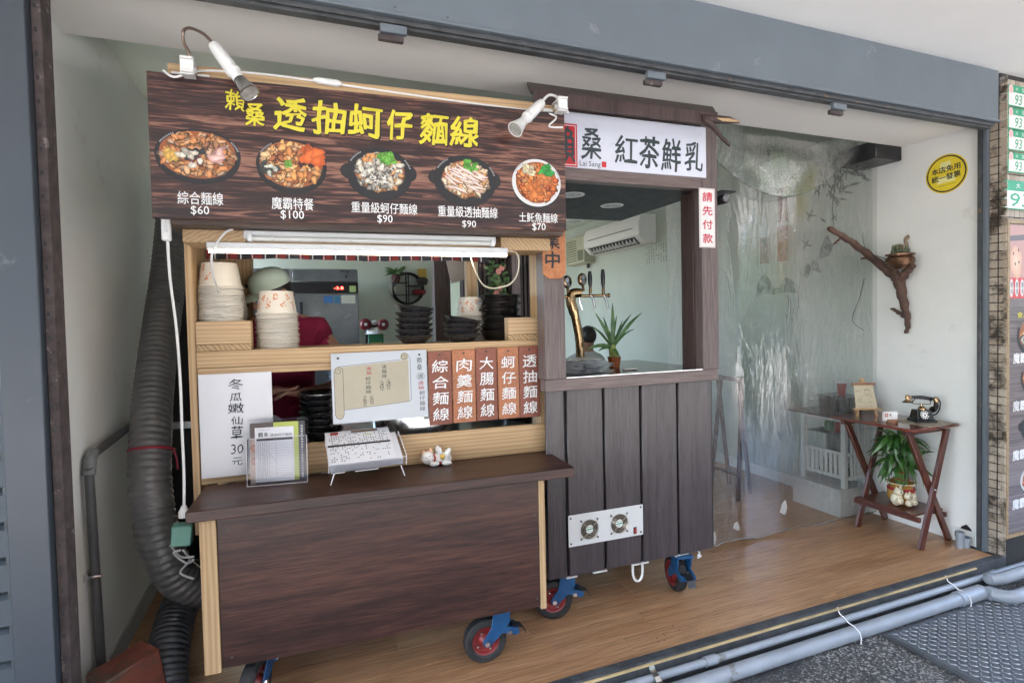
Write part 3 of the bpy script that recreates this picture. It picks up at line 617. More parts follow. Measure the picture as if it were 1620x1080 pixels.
for s, q in [('綜合麵線', (281, 304, 353, 324)), ('$60', (302, 326, 331, 341)), ('魔霸特餐', (430, 313, 496, 332)), ('$100', (444, 333, 481, 348)), ('重量級蚵仔麵線', (556, 321, 660, 338)), ('$90', (597, 340, 621, 354)),
             ('重量級透抽麵線', (693, 327, 787, 344)), ('$90', (731, 349, 753, 361)), ('土魠魚麵線', (821, 337, 882, 352)), ('$70', (842, 353, 863, 366))]:
    put(mb, s, rect(FS, *q), .0012, 1, bold=.007)
mb.build('lettering', [YEL, WTX], sg, smooth=0)
mb = MB(FS)                                                                    # dark outline printed behind the yellow characters
for s, *q in YC:
    a = rect(FS, *q); e = (a[2] - a[0]) * .045; put(mb, s, (a[0] - e * .4, a[1] - e * 1.1, a[2] + e, a[3] + e * .2), .0009, 0, bold=.034, brush=.085, sl=.08)
mb.build('lettering_outline', mat('outline print', (.02, .01, .01), .4), sg, smooth=0)
mb = MB(FS)
for k, q in enumerate([(244, 204, 381, 287), (405, 221, 517, 302), (548, 234, 652, 313), (686, 246, 785, 322), (810, 252, 887, 327)]):
    a = rect(FS, *q); foodpic(mb, (a[0] + a[2]) / 2, (a[1] + a[3]) / 2, (a[2] - a[0]) / 2, (a[3] - a[1]) / 2, k, .0006, 170)
mb.build('food_picture', vcol(), sg, smooth=0)

# tube lamps under the roof
fx = MB(FV(L, .14)).box(-.985, 1.765, -.02, -.01, 1.797, .05).build('tube_fixture', WHITEM, nc, bevel=.004)
MB(L).tube([(-.96, .085, 1.766), (-.03, .085, 1.766)], .010, 12).build('old_tube', mat('unlit tube', (.6, .6, .57), .3), fx)
for u in (-.97, -.035): MB(L).box(u, .075, 1.755, u + .015, .11, 1.782).build('tube_socket', WHITE, fx, bevel=.001)
lb = MB(L).box(-1.11, .10, 1.727, .045, .135, 1.752).build('led_housing', WHITEM, nc, bevel=.002)
MB(L).tube([(-1.105, .117, 1.722), (.042, .117, 1.722)], .0075, 12).build('led_tube', emit('lit tube', (1, .86, .66), 1.7), lb)
mb = MB(L); pts = [(.045, .117, 1.74), (.085, .117, 1.735), (.10, .117, 1.70), (.09, .117, 1.64), (.06, .117, 1.60), (.02, .117, 1.585), (-.03, .117, 1.58), (-.07, .117, 1.60), (-.10, .12, 1.66), (-.11, .15, 1.72)]
def smooth_pts(pts, k=4):
    pts = [Vector(p) for p in pts]; out = []
    for i in range(len(pts) - 1):
        p0, p1, p2, p3 = pts[max(i - 1, 0)], pts[i], pts[i + 1], pts[min(i + 2, len(pts) - 1)]
        for j in range(k): t_ = j / k; out.append(.5 * ((2 * p1) + (p2 - p0) * t_ + (2 * p0 - 5 * p1 + 4 * p2 - p3) * t_ ** 2 + (3 * p1 - p0 - 3 * p2 + p3) * t_ ** 3))
    return out + [pts[-1]]
mb.tube(smooth_pts(pts), .0032, 8).build('lamp_cable', mat('cream cable', (.5, .46, .36), .45), nc)
MB(L).tube(smooth_pts([(-1.02, .10, 1.80), (-1.05, .09, 1.78), (-1.09, .08, 1.70), (-1.10, .2, 1.6), (-1.12, .5, 1.55)]), .004, 8).build('lamp_cable', WHITE, nc)
# plaid valance
m, t, b = _new('plaid cloth'); tc = t.nodes.new('ShaderNodeTexCoord'); sx = t.nodes.new('ShaderNodeSeparateXYZ'); t.links.new(tc.outputs['Object'], sx.inputs[0])
def stripe(src, per, off, wd):
    a = t.nodes.new('ShaderNodeMath'); a.operation = 'MULTIPLY_ADD'; a.inputs[1].default_value = 1 / per; a.inputs[2].default_value = off; t.links.new(src, a.inputs[0])
    f2 = t.nodes.new('ShaderNodeMath'); f2.operation = 'FRACT'; t.links.new(a.outputs[0], f2.inputs[0]); l = t.nodes.new('ShaderNodeMath'); l.operation = 'LESS_THAN'; l.inputs[1].default_value = wd; t.links.new(f2.outputs[0], l.inputs[0]); return l.outputs[0]
col = None
base = t.nodes.new('ShaderNodeRGB'); base.outputs[0].default_value = (.035, .035, .045, 1); col = base.outputs[0]
for src, per, off, wd, c in [(sx.outputs[0], .1, 0, .30, (.20, .03, .03)), (sx.outputs[0], .1, .12, .06, (.65, .3, .28)), (sx.outputs[0], .1, .6, .05, (.6, .6, .6)), (sx.outputs[2], .09, .3, .05, (.5, .5, .5))]:
    mx = t.nodes.new('ShaderNodeMixRGB'); t.links.new(stripe(src, per, off, wd), mx.inputs[0]); t.links.new(col, mx.inputs[1]); mx.inputs[2].default_value = (*c, 1); col = mx.outputs[0]
t.links.new(col, b.inputs['Base Color']); b.inputs['Roughness'].default_value = .9
mb = MB(L); n = 120; vs = []
for i in range(n + 1):
    u = -1.19 + 1.27 * i / n; dv = .006 * math.sin(u * 70) + .004 * math.sin(u * 23)
    vs += [(u, .53 + dv, 1.80), (u, .53 + dv * 1.6, 1.737 - .003 * math.sin(u * 9))]
mb.add(vs, [(2 * i, 2 * i + 1, 2 * i + 3, 2 * i + 2) for i in range(n)]); mb.build('valance', m, nc)
# casters: the right front one, the left front one, two at the back
caster(nc, -.107 + .0, .07, 0, L, label='right front caster with red rim')
caster(nc, -1.0, .10, rad(70), L); caster(nc, -.05, .54, rad(25), L); caster(nc, -1.0, .54, rad(-20), L)
# work top and things inside the cart
box('work_top', STEEL, L, (-1.12, .32, .90, .24, .83, .915), nc, bevel=.002)

# ------------------------------------------------------------------ clip lamps
def clip_lamp(label, Mx, pts, head, tip, clampM):
    q = thing('clip_lamp', label, 'lamp', M=clampM, group='clip lamps on the noodle sign')
    mb = MB(clampM)       # local: x along the bar, y outward, z up
    for s in (-1, 1):
        mb.box(-.018 + .0, -.002, s * .022 - .004, .018, .085, s * .022 + .004)
    mb.box(-.02, .06, -.03, .02, .075, .03); mb.lathe([(.004, -.022), (.011, -.02), (.011, .02), (.004, .022)], (0, .035, 0), 'x', 12)
    mb.box(-.055, .004, -.012, -.018, .012, .0); mb.box(.018, .004, -.012, .06, .012, .0); mb.build('clamp', WHITE, q, bevel=.0015)
    MB().tube(smooth_pts(pts, 6), .0052, 10).build('gooseneck', Mx, q)
    h, tp = Vector(head), Vector(tip); d = (tp - h).normalized(); F = Matrix.Translation(h) @ d.to_track_quat('Z', 'Y').to_matrix().to_4x4(); ln = (tp - h).length
    MB(F).lathe([(0, -.006), (.008, -.004), (.017, 0), (.02, ln * .1), (.0225, ln * .42), (.021, ln * .5), (.0235, ln * .52), (.0235, ln * .57), (.018, ln * .6), (.019, ln * .72)], n=20).build('lamp_holder', WHITE, q)
    bb = MB(F).lathe([(.017, ln * .72), (.021, ln * .78), (.031, ln * .99), (.033, ln), (.029, ln * 1.005)], n=24, wob=lambda a, h_: .05 * math.sin(a * 14) if ln * .75 < h_ < ln * .98 else 0).build('bulb', CHROME if Mx is not WHITE else WHITE, q)
    MB(F).lathe([(0, ln * .985), (.028, ln * .99)], n=20).build('lens', mat('lamp lens', (.35, .35, .33), .2, vary=.3, vs=60), bb)
FTOP = FV(L, -.03)
def on3(F, x, y, c=0): a, b = on(F, x, y); return F @ Vector((a, b, c))
def ntop(x, y, v): F = FV(L, v); return on3(F, x, y)
cl1 = L @ Matrix.Translation((-1.115, .0, 2.31)) @ Matrix.Rotation(math.pi, 4, 'Z')
clip_lamp('clip lamp with bent brown gooseneck over the picture of the first bowl', mat('brown gooseneck', (.22, .16, .13), .3, .6),
          [ntop(300, 98, .0), ntop(299, 84, -.01), ntop(291, 68, -.01), ntop(290, 50, -.02), ntop(301, 45, -.04), ntop(322, 54, -.07), ntop(338, 70, -.09)], ntop(338, 72, -.09), ntop(395, 148, -.16), cl1)
cl2 = L @ Matrix.Translation((.238, .0, 2.318)) @ Matrix.Rotation(math.pi, 4, 'Z')
clip_lamp('white clip lamp at the sign end beside the tea stall', WHITE,
          [ntop(884, 180, .0), ntop(888, 166, -.01), ntop(881, 154, -.02), ntop(868, 151, -.04), ntop(856, 163, -.06)], ntop(857, 163, -.06), ntop(815, 205, -.12), cl2)
mb = MB(); pts = [ntop(258, 112, -.035), ntop(275, 122, -.04), ntop(300, 116, -.03), ntop(330, 112, .004), ntop(420, 118, .004), ntop(515, 131, .004)]
mb.tube(smooth_pts(pts), .004, 8); mb.tube(smooth_pts([ntop(515, 131, .0), ntop(600, 143, .004), ntop(720, 160, .004), ntop(815, 172, .004), ntop(850, 176, -.01), ntop(880, 185, -.03), ntop(868, 200, -.035), ntop(890, 202, -.03)]), .004, 8)
q = thing('lamp_cord', 'white lamp cord with inline switch along the pine bar above the sign', 'cable', M=L @ Matrix.Translation((-.5, 0, 2.36)))
mb.build('cord', WHITE, q); F = FV(L, .0); a, b = on(F, 518, 130)
MB(F @ Matrix.Translation((a, b, .0)) @ Matrix.Rotation(rad(-3), 4, 'Z')).lathe([(0, -.05), (.006, -.05), (.012, -.035), (.013, .035), (.006, .05), (0, .05)], n=14, ax='x').build('inline_switch', WHITE, q)

# ------------------------------------------------------------------ paper bowls
KR = mat('paper bowl', (.62, .585, .52), .55, vary=.04); ORP = mat('orange print', (.55, .17, .06), .55)
def paper_bowl_mesh(pattern):
    mb = MB(); hb, ht = .074, .098
    mb.lathe([(.0830, 0), (.0868, .001), (.0868, .0036), (.083, .0046), (.0795, .0055), (.0665, ht - .001), (.065, ht), (0.0645, ht - .006), (0, ht - .006)], n=40)
    if pattern:
        for j, zf in enumerate((.40, .74)):
            for k in range(9):
                a0 = (k + .5 * j) * 2 * math.pi / 9; 
                for b_ in range(11):
                    da = random.gauss(0, .085); z = ht * zf + random.gauss(0, .0085); s = random.uniform(.002, .0042); a = a0 + da
                    r = .0795 + (.0665 - .0795) * (z - .006) / (ht - .007) + .0004 + b_ * .00002
                    e = Vector((-math.sin(a), math.cos(a), 0)); c_ = Vector((r * math.cos(a), r * math.sin(a), z)); up = Vector((-.17 * math.cos(a), -.17 * math.sin(a), 1)).normalized()
                    mb.add([c_ + e * s, c_ + up * s * 1.2, c_ - e * s, c_ - up * s * 1.2], [(0, 1, 2, 3)], 1)
    return mb
plain = top_b = None
ORD = ['lowest', 'second', 'third', 'fourth', 'fifth', 'sixth', 'seventh', 'eighth', 'ninth', 'tenth', 'eleventh', 'twelfth', 'thirteenth', 'fourteenth', 'fifteenth', 'sixteenth', 'seventeenth', 'eighteenth', 'nineteenth', 'twentieth']
def stack(u, v, z0, n, pitch, lab_all, lab_top, group, F=L, tilt=.014):
    global plain, top_b
    for k in range(n):
        M = F @ Matrix.Translation((u + random.uniform(-1, 1) * .0022, v + random.uniform(-1, 1) * .0022, z0 + k * pitch)) @ Matrix.Rotation(random.random() * 6, 4, 'Z') @ Matrix.Rotation(random.uniform(-tilt, tilt), 4, 'X')
        if k == n - 1:
            if top_b is None: o = paper_bowl_mesh(True).build('paper_bowl', [KR, ORP], None, M=Matrix()); o.matrix_world = M; top_b = o
            else: o = top_b.copy(); link(o); o.matrix_world = M
            tag(o, lab_top, 'paper bowl', group)
        else:
            if plain is None: o = paper_bowl_mesh(False).build('paper_bowl', [KR], None, M=Matrix()); o.matrix_world = M; plain = o
            else: o = plain.copy(); link(o); o.matrix_world = M
            tag(o, ORD[k] + (' ' if k == 0 else ' lowest ') + lab_all, 'paper bowl', group)
F3 = FV(L, .37)
def uz(x, y, v): return on(FV(L, v), x, y)
u, z = uz(350, 503, .37); stack(u, .375, 1.4635, 17, .0087, 'plain paper bowl stacked on the left shelf block', 'orange patterned paper bowl on top of the stack on the left shelf block', 'paper bowls stacked on the left shelf block')
u, z = uz(378, 540, .50); stack(u - .05, .55, 1.341, 18, .0105, 'paper bowl half hidden behind the left shelf block', 'topmost bowl of the stack half hidden behind the left shelf block', 'paper bowls behind the left block')
u, z = uz(440, 552, .39); stack(u, .40, 1.3405, 17, .0092, 'plain paper bowl in the stack before the cook', 'orange patterned paper bowl on top of the stack before the cook', 'paper bowls stacked before the cook')
u, z = uz(748, 540, .62); stack(u, .62, 1.341, 15, .0088, 'paper bowl stacked behind the black bowls', 'topmost upturned paper bowl behind the black bowls', 'paper bowls behind the black bowls')

# ------------------------------------------------------------------ black bowls
MEL = mat('black melamine', (.022, .022, .024), .28, vary=.3, vs=20, bump=.15, bs=90); STONE = mat('black stoneware', (.012, .011, .011), .22, vary=.3, vs=12, bump=.2, bs=40)
def bb_mesh(r=.089, h=.042):
    return MB().lathe([(0, .0), (r * .55, .0), (r * .60, .004), (r * .985, h - .004), (r, h - .001), (r * .985, h), (r * .96, h - .002), (r * .57, .008), (0, .007)], n=44, wob=lambda a, hh: .03 * (mnoise.noise((math.cos(a) * 1.3, math.sin(a) * 1.3, 3)) if hh > h * .6 else 0))
bb0 = None
def bstack(u, v, z0, n, pitch, label, top, group, toptilt=0, tilt=0, yaw=0):
    global bb0
    for k in range(n):
        tl_ = tilt + (toptilt if k == n - 1 else 0)
        M = L @ Matrix.Translation((u + random.uniform(-1, 1) * .004, v + random.uniform(-1, 1) * .004, z0 + k * pitch)) @ Matrix.Rotation(tl_, 4, 'Y') @ Matrix.Rotation(random.random() * 6, 4, 'Z')
        if bb0 is None: o = bb_mesh().build('soup_bowl', MEL, None, M=Matrix()); bb0 = o
        else: o = bb0.copy(); link(o)
        o.matrix_world = M; tag(o, top if k == n - 1 else ORD[k] + (' ' if k == 0 else ' lowest ') + label, 'bowl', group)
u, _ = uz(657, 545, .40); bstack(u, .42, 1.3405, 6, .0265, 'black bowl in the taller stack below the round wall shelf', 'tilted black bowl on top of the taller stack below the round wall shelf', 'black bowls in the taller stack', rad(7))
u, _ = uz(733, 545, .40); bstack(u, .42, 1.3405, 4, .0245, 'black bowl in the shorter stack of four on the cart shelf', 'tilted black bowl on top of the shorter stack of four', 'black bowls in the shorter stack', rad(9), rad(1))
pot = None; u, _ = uz(793, 535, .52)
for k in range(6):
    M = L @ Matrix.Translation((u + random.uniform(-1, 1) * .004, .53, 1.341 + k * .035)) @ Matrix.Rotation(random.uniform(-.5, .5), 4, 'Z')
    if pot is None:
        mb = MB().lathe([(0, 0), (.07, 0), (.082, .006), (.093, .025), (.099, .045), (.104, .05), (.103, .054), (.097, .052), (.088, .02), (0, .012)], n=44)
        for s in (-1, 1): mb.bar((s * .095, 0, .044), (s * .122, 0, .046), .05, .010)
        pot = mb.build('stone_pot', STONE, None, M=Matrix(), bevel=.002); o = pot
    else: o = pot.copy(); link(o)
    o.matrix_world = M; tag(o, 'black stone pot topmost in the stack behind the right shelf block' if k == 5 else ORD[k] + (' ' if k == 0 else ' lowest ') + 'black stone pot behind the right shelf block', 'pot', 'black stone pots stacked on the shelf')
# lower opening: black bowls, steel pot
u, _ = uz(510, 690, .48)
for k in range(7):
    M = L @ Matrix.Translation((u, .50, .916 + k * .0285)) @ Matrix.Rotation(random.random() * 6, 4, 'Z') @ Matrix.Diagonal((1.1, 1.1, 1.15, 1))
    o = bb0.copy(); link(o); o.matrix_world = M; tag(o, 'white rimmed black bowl topmost on the work top under the shelf' if k == 6 else ORD[k] + (' ' if k == 0 else ' lowest ') + 'black bowl stacked on the work top under the shelf', 'bowl', 'black bowls on the work top')
M = L @ Matrix.Translation((u, .50, .916 + 7 * .0285 + .012)); MB(M).lathe([(.094, 0), (.1, .001), (.1005, .004), (.094, .005), (.092, .003)], n=40).build('steel_plate', CHROME, None, M=M, tagv=('thin pale rimmed dish lying on the dark bowls under the shelf', 'dish'))
u, _ = uz(660, 690, .55); M = L @ Matrix.Translation((u, .56, .916))
q = thing('soup_pot', 'wide steel soup pot under the wooden name tags', 'pot', M=M)
MB(M).lathe([(0, 0), (.2, 0), (.21, .01), (.21, .14), (.22, .145), (.22, .152), (.205, .15), (.2, .02), (0, .015)], n=56).build('pot_body', CHROME, q)
MB(M).lathe([(.222, .153), (.215, .158), (.12, .172), (.02, .178), (0, .178)], n=56).lathe([(0, .20), (.02, .198), (.02, .18)], n=16).build('lid', CHROME, q)
u, _ = uz(832, 660, .6); M = L @ Matrix.Translation((u - .06, .6, .916))
MB(M).lathe([(0, 0), (.06, 0), (.062, .005), (.066, .13), (.07, .135), (.064, .135), (.06, .01), (0, .008)], n=32).build('sauce_canister', BLACK, None, M=M, tagv=('small black canister under the last wooden name tag', 'canister'))

# ------------------------------------------------------------------ papers and tags on the cart
def handw(mb, s, q, F, **k): put(mb, s, rect(F, *q), **k)
FH = FV(L, .2785 - .0)                                                         # just before the posts
a0, b1 = on(FH, 313, 590); a1, b0 = on(FH, 435, 752)
b1 = on(FH, 374, 590)[1]; b0 = on(FH, 374, 751)[1]
ph = thing('handwritten_notice', 'white handwritten notice with one column of brush characters and 30', 'notice', M=FH @ Matrix.Translation(((a0 + a1) / 2, b0, 0)))
mb = MB(FH); n = 10; vs = [(a0 + (a1 - a0) * i / n, b, .0015 + .003 * math.sin(i * .5) + (.004 if b == b0 else 0)) for b in (b0, b1) for i in range(n + 1)]
mb.add(vs, [(i, i + 1, i + n + 2, i + n + 1) for i in range(n)]); mb.build('sheet', PAPER, ph)
mb = MB(FH); cw = (360, 388)
for s, y0, y1, x0, x1 in [('冬', 599, 616, 362, 385), ('瓜', 621, 634, 364, 383), ('嫩', 637, 653, 361, 386), ('仙', 658, 671, 366, 384), ('草', 673, 695, 366, 384), ('30', 702, 717, 366, 385), ('元', 723, 735, 367, 384)]:
    put(mb, s, rect(FH, x0, y0, x1, y1), .0075, 0, bold=-.003 if s != '30' else 0, brush=.07, sl=.1)
mb.build('lettering', INK, ph, smooth=0)
# laminated scroll menu
FM = FV(L, .266); a0, a1 = on(FM, 525, 610)[0], on(FM, 676, 610)[0]; b1, b0 = on(FM, 600, 556)[1], on(FM, 600, 665)[1]
RR = FM @ Matrix.Translation(((a0 + a1) / 2, (b0 + b1) / 2, .0)) @ Matrix.Rotation(rad(.3), 4, 'Z'); W2, H2 = (a1 - a0) / 2, (b1 - b0) / 2
pm = thing('laminated_menu', 'laminated white menu with tan scroll drawing pinned to the shelf rail', 'menu', M=RR)
MB(RR).box(-W2, -H2, .0, W2, H2, .0008).build('sheet', PAPER, pm, smooth=0)
MB(RR).box(-W2 - .008, -H2 - .012, .0011, W2 + .008, H2 + .004, .0016).build('lamination', clear('laminating film', haze=.0, rough=.05, bump=.3, bs=14, ior=1.12), pm, smooth=0)
mb = MB(RR); TAN = mat('tan scroll print', (.58, .50, .37), .5, vary=.06)
mb.add([(-W2 * .86, -H2 * .62, .00088), (W2 * .60, -H2 * .50, .00088), (W2 * .60, H2 * .72, .00088), (-W2 * .86, H2 * .60, .00088)], [(0, 1, 2, 3)])
mb.add([(-W2 * .86 + .018 * math.cos(t_ * .3), (-H2 * .74 if t_ > 10 else H2 * .5) + .018 * math.sin(t_ * .3), .00092) for t_ in range(21)], [tuple(range(21))])
mb.fan(W2 * .52, H2 * .82, .00092, .018, .018, (.5, .4, .26), (.5, .4, .26), 18, 0); mb.build('scroll_print', TAN, pm, smooth=0)
mb = MB(RR); th = .0008
def line(mb, pts, th, c=.00098):
    for (x0, y0), (x1, y1) in zip(pts[:-1], pts[1:]):
        d = Vector((x1 - x0, y1 - y0)); 
        if d.length == 0: continue
        n_ = Vector((-d.y, d.x)).normalized() * th; mb.add([(x0 - n_.x, y0 - n_.y, c), (x1 - n_.x, y1 - n_.y, c), (x1 + n_.x, y1 + n_.y, c), (x0 + n_.x, y0 + n_.y, c)], [(0, 1, 2, 3)])
line(mb, [(-W2 * .76, -H2 * .62), (W2 * .60, -H2 * .50), (W2 * .64, -H2 * .44), (W2 * .64, H2 * .8)], th); line(mb, [(-W2 * .86, H2 * .62), (W2 * .45, H2 * .74)], th)
cx = -W2 * .86; line(mb, [(cx - .018, H2 * .5), (cx - .018, -H2 * .74), (cx - .012, -H2 * .84), (cx, -H2 * .88), (cx + .012, -H2 * .84), (cx + .018, -H2 * .74), (cx + .018, H2 * .5)], th)
for c_ in ((cx, H2 * .5), (W2 * .52, H2 * .82)): line(mb, [(c_[0] + (.018 - .0006 * k) * math.cos(k * .4), c_[1] + (.018 - .0006 * k) * math.sin(k * .4)) for k in range(24)], th)
line(mb, [(W2 * .86 + .016 * math.cos(k * .4), H2 * .22 + .016 * math.sin(k * .4)) for k in range(17)], th)
def col_txt(mb, s, x, y0, y1, wd, m=0, c=.00105, **k):
    h = (y1 - y0) / len(s)
    for i, ch in enumerate(s): put(mb, ch, (x - wd / 2, y1 - (i + .92) * h, x + wd / 2, y1 - (i + .08) * h), c, m, **k)
col_txt(mb, '賴桑', W2 * .84, H2 * .38, H2 * .80, .022); put(mb, '讚', (W2 * .86 - .01, H2 * .22 - .01, W2 * .86 + .01, H2 * .22 + .01), .00105, 0)
col_txt(mb, '透抽', W2 * .86, -H2 * .18, H2 * .08, .024, 1, bold=.01); col_txt(mb, '蚵仔麵線', W2 * .88, -H2 * .82, -H2 * .2, .024)
col_txt(mb, '透抽', -W2 * .24, H2 * .34, H2 * .58, .02, 1, bold=.01); col_txt(mb, '蚵仔麵線', -W2 * .26, -H2 * .2, H2 * .3, .022)
col_txt(mb, '小30元', W2 * .16, -H2 * .12, H2 * .2, .018); col_txt(mb, '大40元', W2 * .02, -H2 * .14, H2 * .16, .018); col_txt(mb, '清麵線', W2 * .08, H2 * .22, H2 * .62, .02); col_txt(mb, '大65元', -W2 * .34, -H2 * .56, -H2 * .24, .016); col_txt(mb, '小50元', -W2 * .2, -H2 * .52, -H2 * .24, .016)
mb.build('lettering', [INK, INKR], pm, smooth=0)
mb = MB(RR); 
for x in (-W2 * .86, W2 * .84): mb.lathe([(0, .008), (.004, .0075), (.005, .004), (.003, .0)], (x, H2 * .86, 0), 'z', 12)
mb.build('push_pin', BLACK, pm)
# wooden name tags
FT = FV(L, .277)
for k, (s, x0, x1, y0, y1) in enumerate([('綜合麵線', 677.5, 714.5, 555, 671), ('肉羹麵線', 715.5, 751.5, 552.5, 667), ('大腸麵線', 752.5, 786, 550, 664), ('蚵仔麵線', 787, 820, 549, 661), ('透抽麵線', 820.7, 853, 547, 659)]):
    a0, b0, a1, b1 = rect(FT, x0, y0, x1, y1); q = thing('wooden_name_tag', ['dark red wooden tag touching the laminated menu', 'orange wooden tag with white characters between the two dark red tags', 'dark red wooden tag in the middle of the five name tags', 'orange wooden tag with white characters second from the pine post', 'dark red wooden tag beside the right pine post'][k], 'sign', M=FT @ Matrix.Translation(((a0 + a1) / 2, b0, 0)), group='wooden noodle name tags')
    slab('tag_board', FT, (a0, b0, a1 - .0008, b1), .010, TAGW[k % 2], q, c=.002 * (k % 2), bevel=.0012)
    mb = MB(FT); h = (b1 - b0)
    for i, ch in enumerate(s):
        yt = b1 - h * (.125 + i * .217); wd = (a1 - a0) * .66; cx = (a0 + a1) / 2; put(mb, ch, (cx - wd / 2, yt - h * .168, cx + wd / 2, yt), .0135 + .002 * (k % 2), 0, bold=.012, brush=.06, sl=.05)
    mb.build('lettering', WTX, q, smooth=0)
    MB(FT).lathe([(0, .0125 + .002 * (k % 2)), (.0045, .012 + .002 * (k % 2)), (.005, .009)], ((a0 + a1) / 2, b1 - h * .05, 0), 'z', 10).build('screw', BLACK, q)

# ------------------------------------------------------------------ things on the counter
ACR = clear('clear acrylic', haze=.02, rough=.04, tint=(.96, .96, .97), hc=(.85, .83, .88), ior=1.2)
ACE = mat('acrylic edge', (.75, .72, .76), .2, vary=.05)
def ctop(x, y): return (FNL.inverted() @ at(x, y, Z=.815))
c1, c2 = ctop(391, 770), ctop(487, 762)
q = thing('leaflet_holder', 'upright clear holder with green edged leaflets standing on the walnut counter', 'holder', M=L @ Matrix.Translation(((c1.x + c2.x) / 2, c1.y, .815)))
wd = (c2.x - c1.x); ang = math.atan2(c2.y - c1.y, c2.x - c1.x)
G = L @ Matrix.Translation((c1.x, c1.y, .8155)) @ Matrix.Rotation(ang, 4, 'Z') @ Matrix.Rotation(rad(-4), 4, 'X')
FG = G @ fr((0, 0, 0), (1, 0, 0), (0, 0, 1), (0, -1, 0)); H = .255; hp = .185
mb = MB(FG); mb.box(0, 0, -.0025, wd, hp, -.0005); mb.box(0, 0, -.045, wd, H, -.043); mb.box(0, 0, -.043, wd, .002, -.0026); mb.box(0, .002, -.043, .0015, hp, -.0026); mb.box(wd - .0015, .002, -.043, wd, hp, -.0026); mb.build('acrylic_case', ACR, q, smooth=0)
mb = MB(FG); mb.box(-.001, 0, -.003, .001, hp, 0); mb.box(wd - .001, 0, -.003, wd + .001, hp, 0); mb.box(0, hp - .0008, -.003, wd, hp + .0008, 0); mb.box(0, -.001, -.003, wd, .0015, .0002); mb.build('case_edge', ACE, q, smooth=0)
lf = MB(FG).box(.012, .006, -.024, wd - .008, H - .012, -.008).build('leaflet', mat('leaflet cover', (.07, .05, .045), .4), q, smooth=0)
mb = MB(FG); e = -.0078
mb.add([(wd * .44, .012, e), (wd * .86, .012, e), (wd * .86, H - .012, e), (wd * .44, H - .012, e)], [(0, 1, 2, 3)], 0, (.42, .48, .10))
mb.add([(.012, .006, e), (.03, .006, e), (.03, H - .07, e), (.012, H - .07, e)], [(0, 1, 2, 3)], 0, (.45, .33, .28))
mb.add([(wd * .865, .010, e), (wd - .009, .010, e), (wd - .009, H - .013, e), (wd * .865, H - .013, e)], [(0, 1, 2, 3)], 0, (.05, .05, .06))
for yy, c in ((H - .11, (.6, .3, .2)), (H - .16, (.5, .25, .25)), (.02, (.6, .5, .45))): mb.fan(.024, yy, e + .0003, .011, .012, c, tuple(v * .4 for v in c), 10, .3)
mb.build('cover_print', vcol(), lf, smooth=0)
mb = MB(FG); sx0, sx1, sy0, sy1 = .030, wd * .78, .012, H - .030; mb.box(sx0, sy0, -.0068, sx1, sy1, -.0060); mb.build('order_slip', PAPER, q, smooth=0)
mb = MB(FG); e = -.0054
put(mb, '賴', (sx0 + .012, sy1 - .038, sx0 + .030, sy1 - .018), e, 0, .02); put(mb, '桑', (sx0 + .034, sy1 - .036, sx0 + .048, sy1 - .020), e, 0, .01); put(mb, '透抽蚵仔麵線', (sx0 + .056, sy1 - .036, sx1 - .006, sy1 - .026), e, 0)
mb.add([(sx0 + .006, sy1 - .052, e), (sx1 - .004, sy1 - .052, e), (sx1 - .004, sy1 - .043, e), (sx0 + .006, sy1 - .043, e)], [(0, 1, 2, 3)]); scrib(mb, sx0 + .008, sy1 - .012, sx0 + .06, sy1 - .006, 9, e)
for k in range(14):
    yy = sy1 - .062 - k * .0098; scrib(mb, sx0 + .010, yy, sx0 + .048, yy + .0058, 5, e); line(mb, [(sx0 + .006, yy - .002), (sx1 - .004, yy - .002)], .00025, e)
for x in (sx0 + .052, sx0 + .078, sx1 - .004, sx0 + .006): line(mb, [(x, sy1 - .052), (x, sy1 - .19)], .00025, e)
line(mb, [(sx0 + .052, sy1 - .10), (sx0 + .078, sy1 - .14)], .00025, e)
for k in range(20): put(mb, random.choice('麵線大腸蚵仔肉羹') , (wd * .90, .02 + k * .0105, wd * .90 + .008, .028 + k * .0105), e, 1)
mb.build('lettering', [INK, WTX], q, smooth=0)

c1, c2 = ctop(527, 768), ctop(640, 752)
q = thing('order_slip_tray', 'sloping clear tray full of printed order slips beside the white cat figurine', 'tray', M=L @ Matrix.Translation((c1.x, c1.y, .815)))
wd = .30; xc = (c1.x + c2.x) / 2; G = L @ Matrix.Translation((xc - wd / 2 - .004, (c1.y + c2.y) / 2 - .01, .8155)) @ Matrix.Rotation(math.atan2(c2.y - c1.y, c2.x - c1.x) * .6, 4, 'Z')
mb = MB(G)
def slope(y): return .045 + .40 * y
vs = lambda x, y, z: (x, y, z)
mb.add([(0, 0, .045), (wd, 0, .045), (wd, .17, .115), (0, .17, .115)], [(0, 1, 2, 3)])
mb.add([(0, 0, .045), (wd, 0, .045), (wd, -.02, .085), (0, -.02, .085)], [(0, 1, 2, 3)])
for x in (0, wd): mb.add([(x, 0, .045), (x, .17, .115), (x, .155, .155), (x, -.02, .085)], [(0, 1, 2, 3)])
mb.build('acrylic_tray', ACR, q, smooth=0)
mb = MB(G); R8 = .0018
for x in (0, wd): mb.tube([(x, .17, .115), (x, .155, .155), (x, -.02, .088), (x, -.008, .05)], R8, 6); mb.tube([(x + (.02 if x == 0 else -.02), .0, .045), (x + (.006 if x == 0 else -.006), -.004, .002)], R8 * 1.3, 6); mb.tube([(x + (.03 if x == 0 else -.03), .16, .11), (x + (.02 if x == 0 else -.02), .17, .002)], R8, 6)
for x0, x1 in ((0, .05), (.105, .195), (wd - .04, wd)): mb.tube([(x0, -.02, .085), (x1, -.02, .085)], R8, 6)
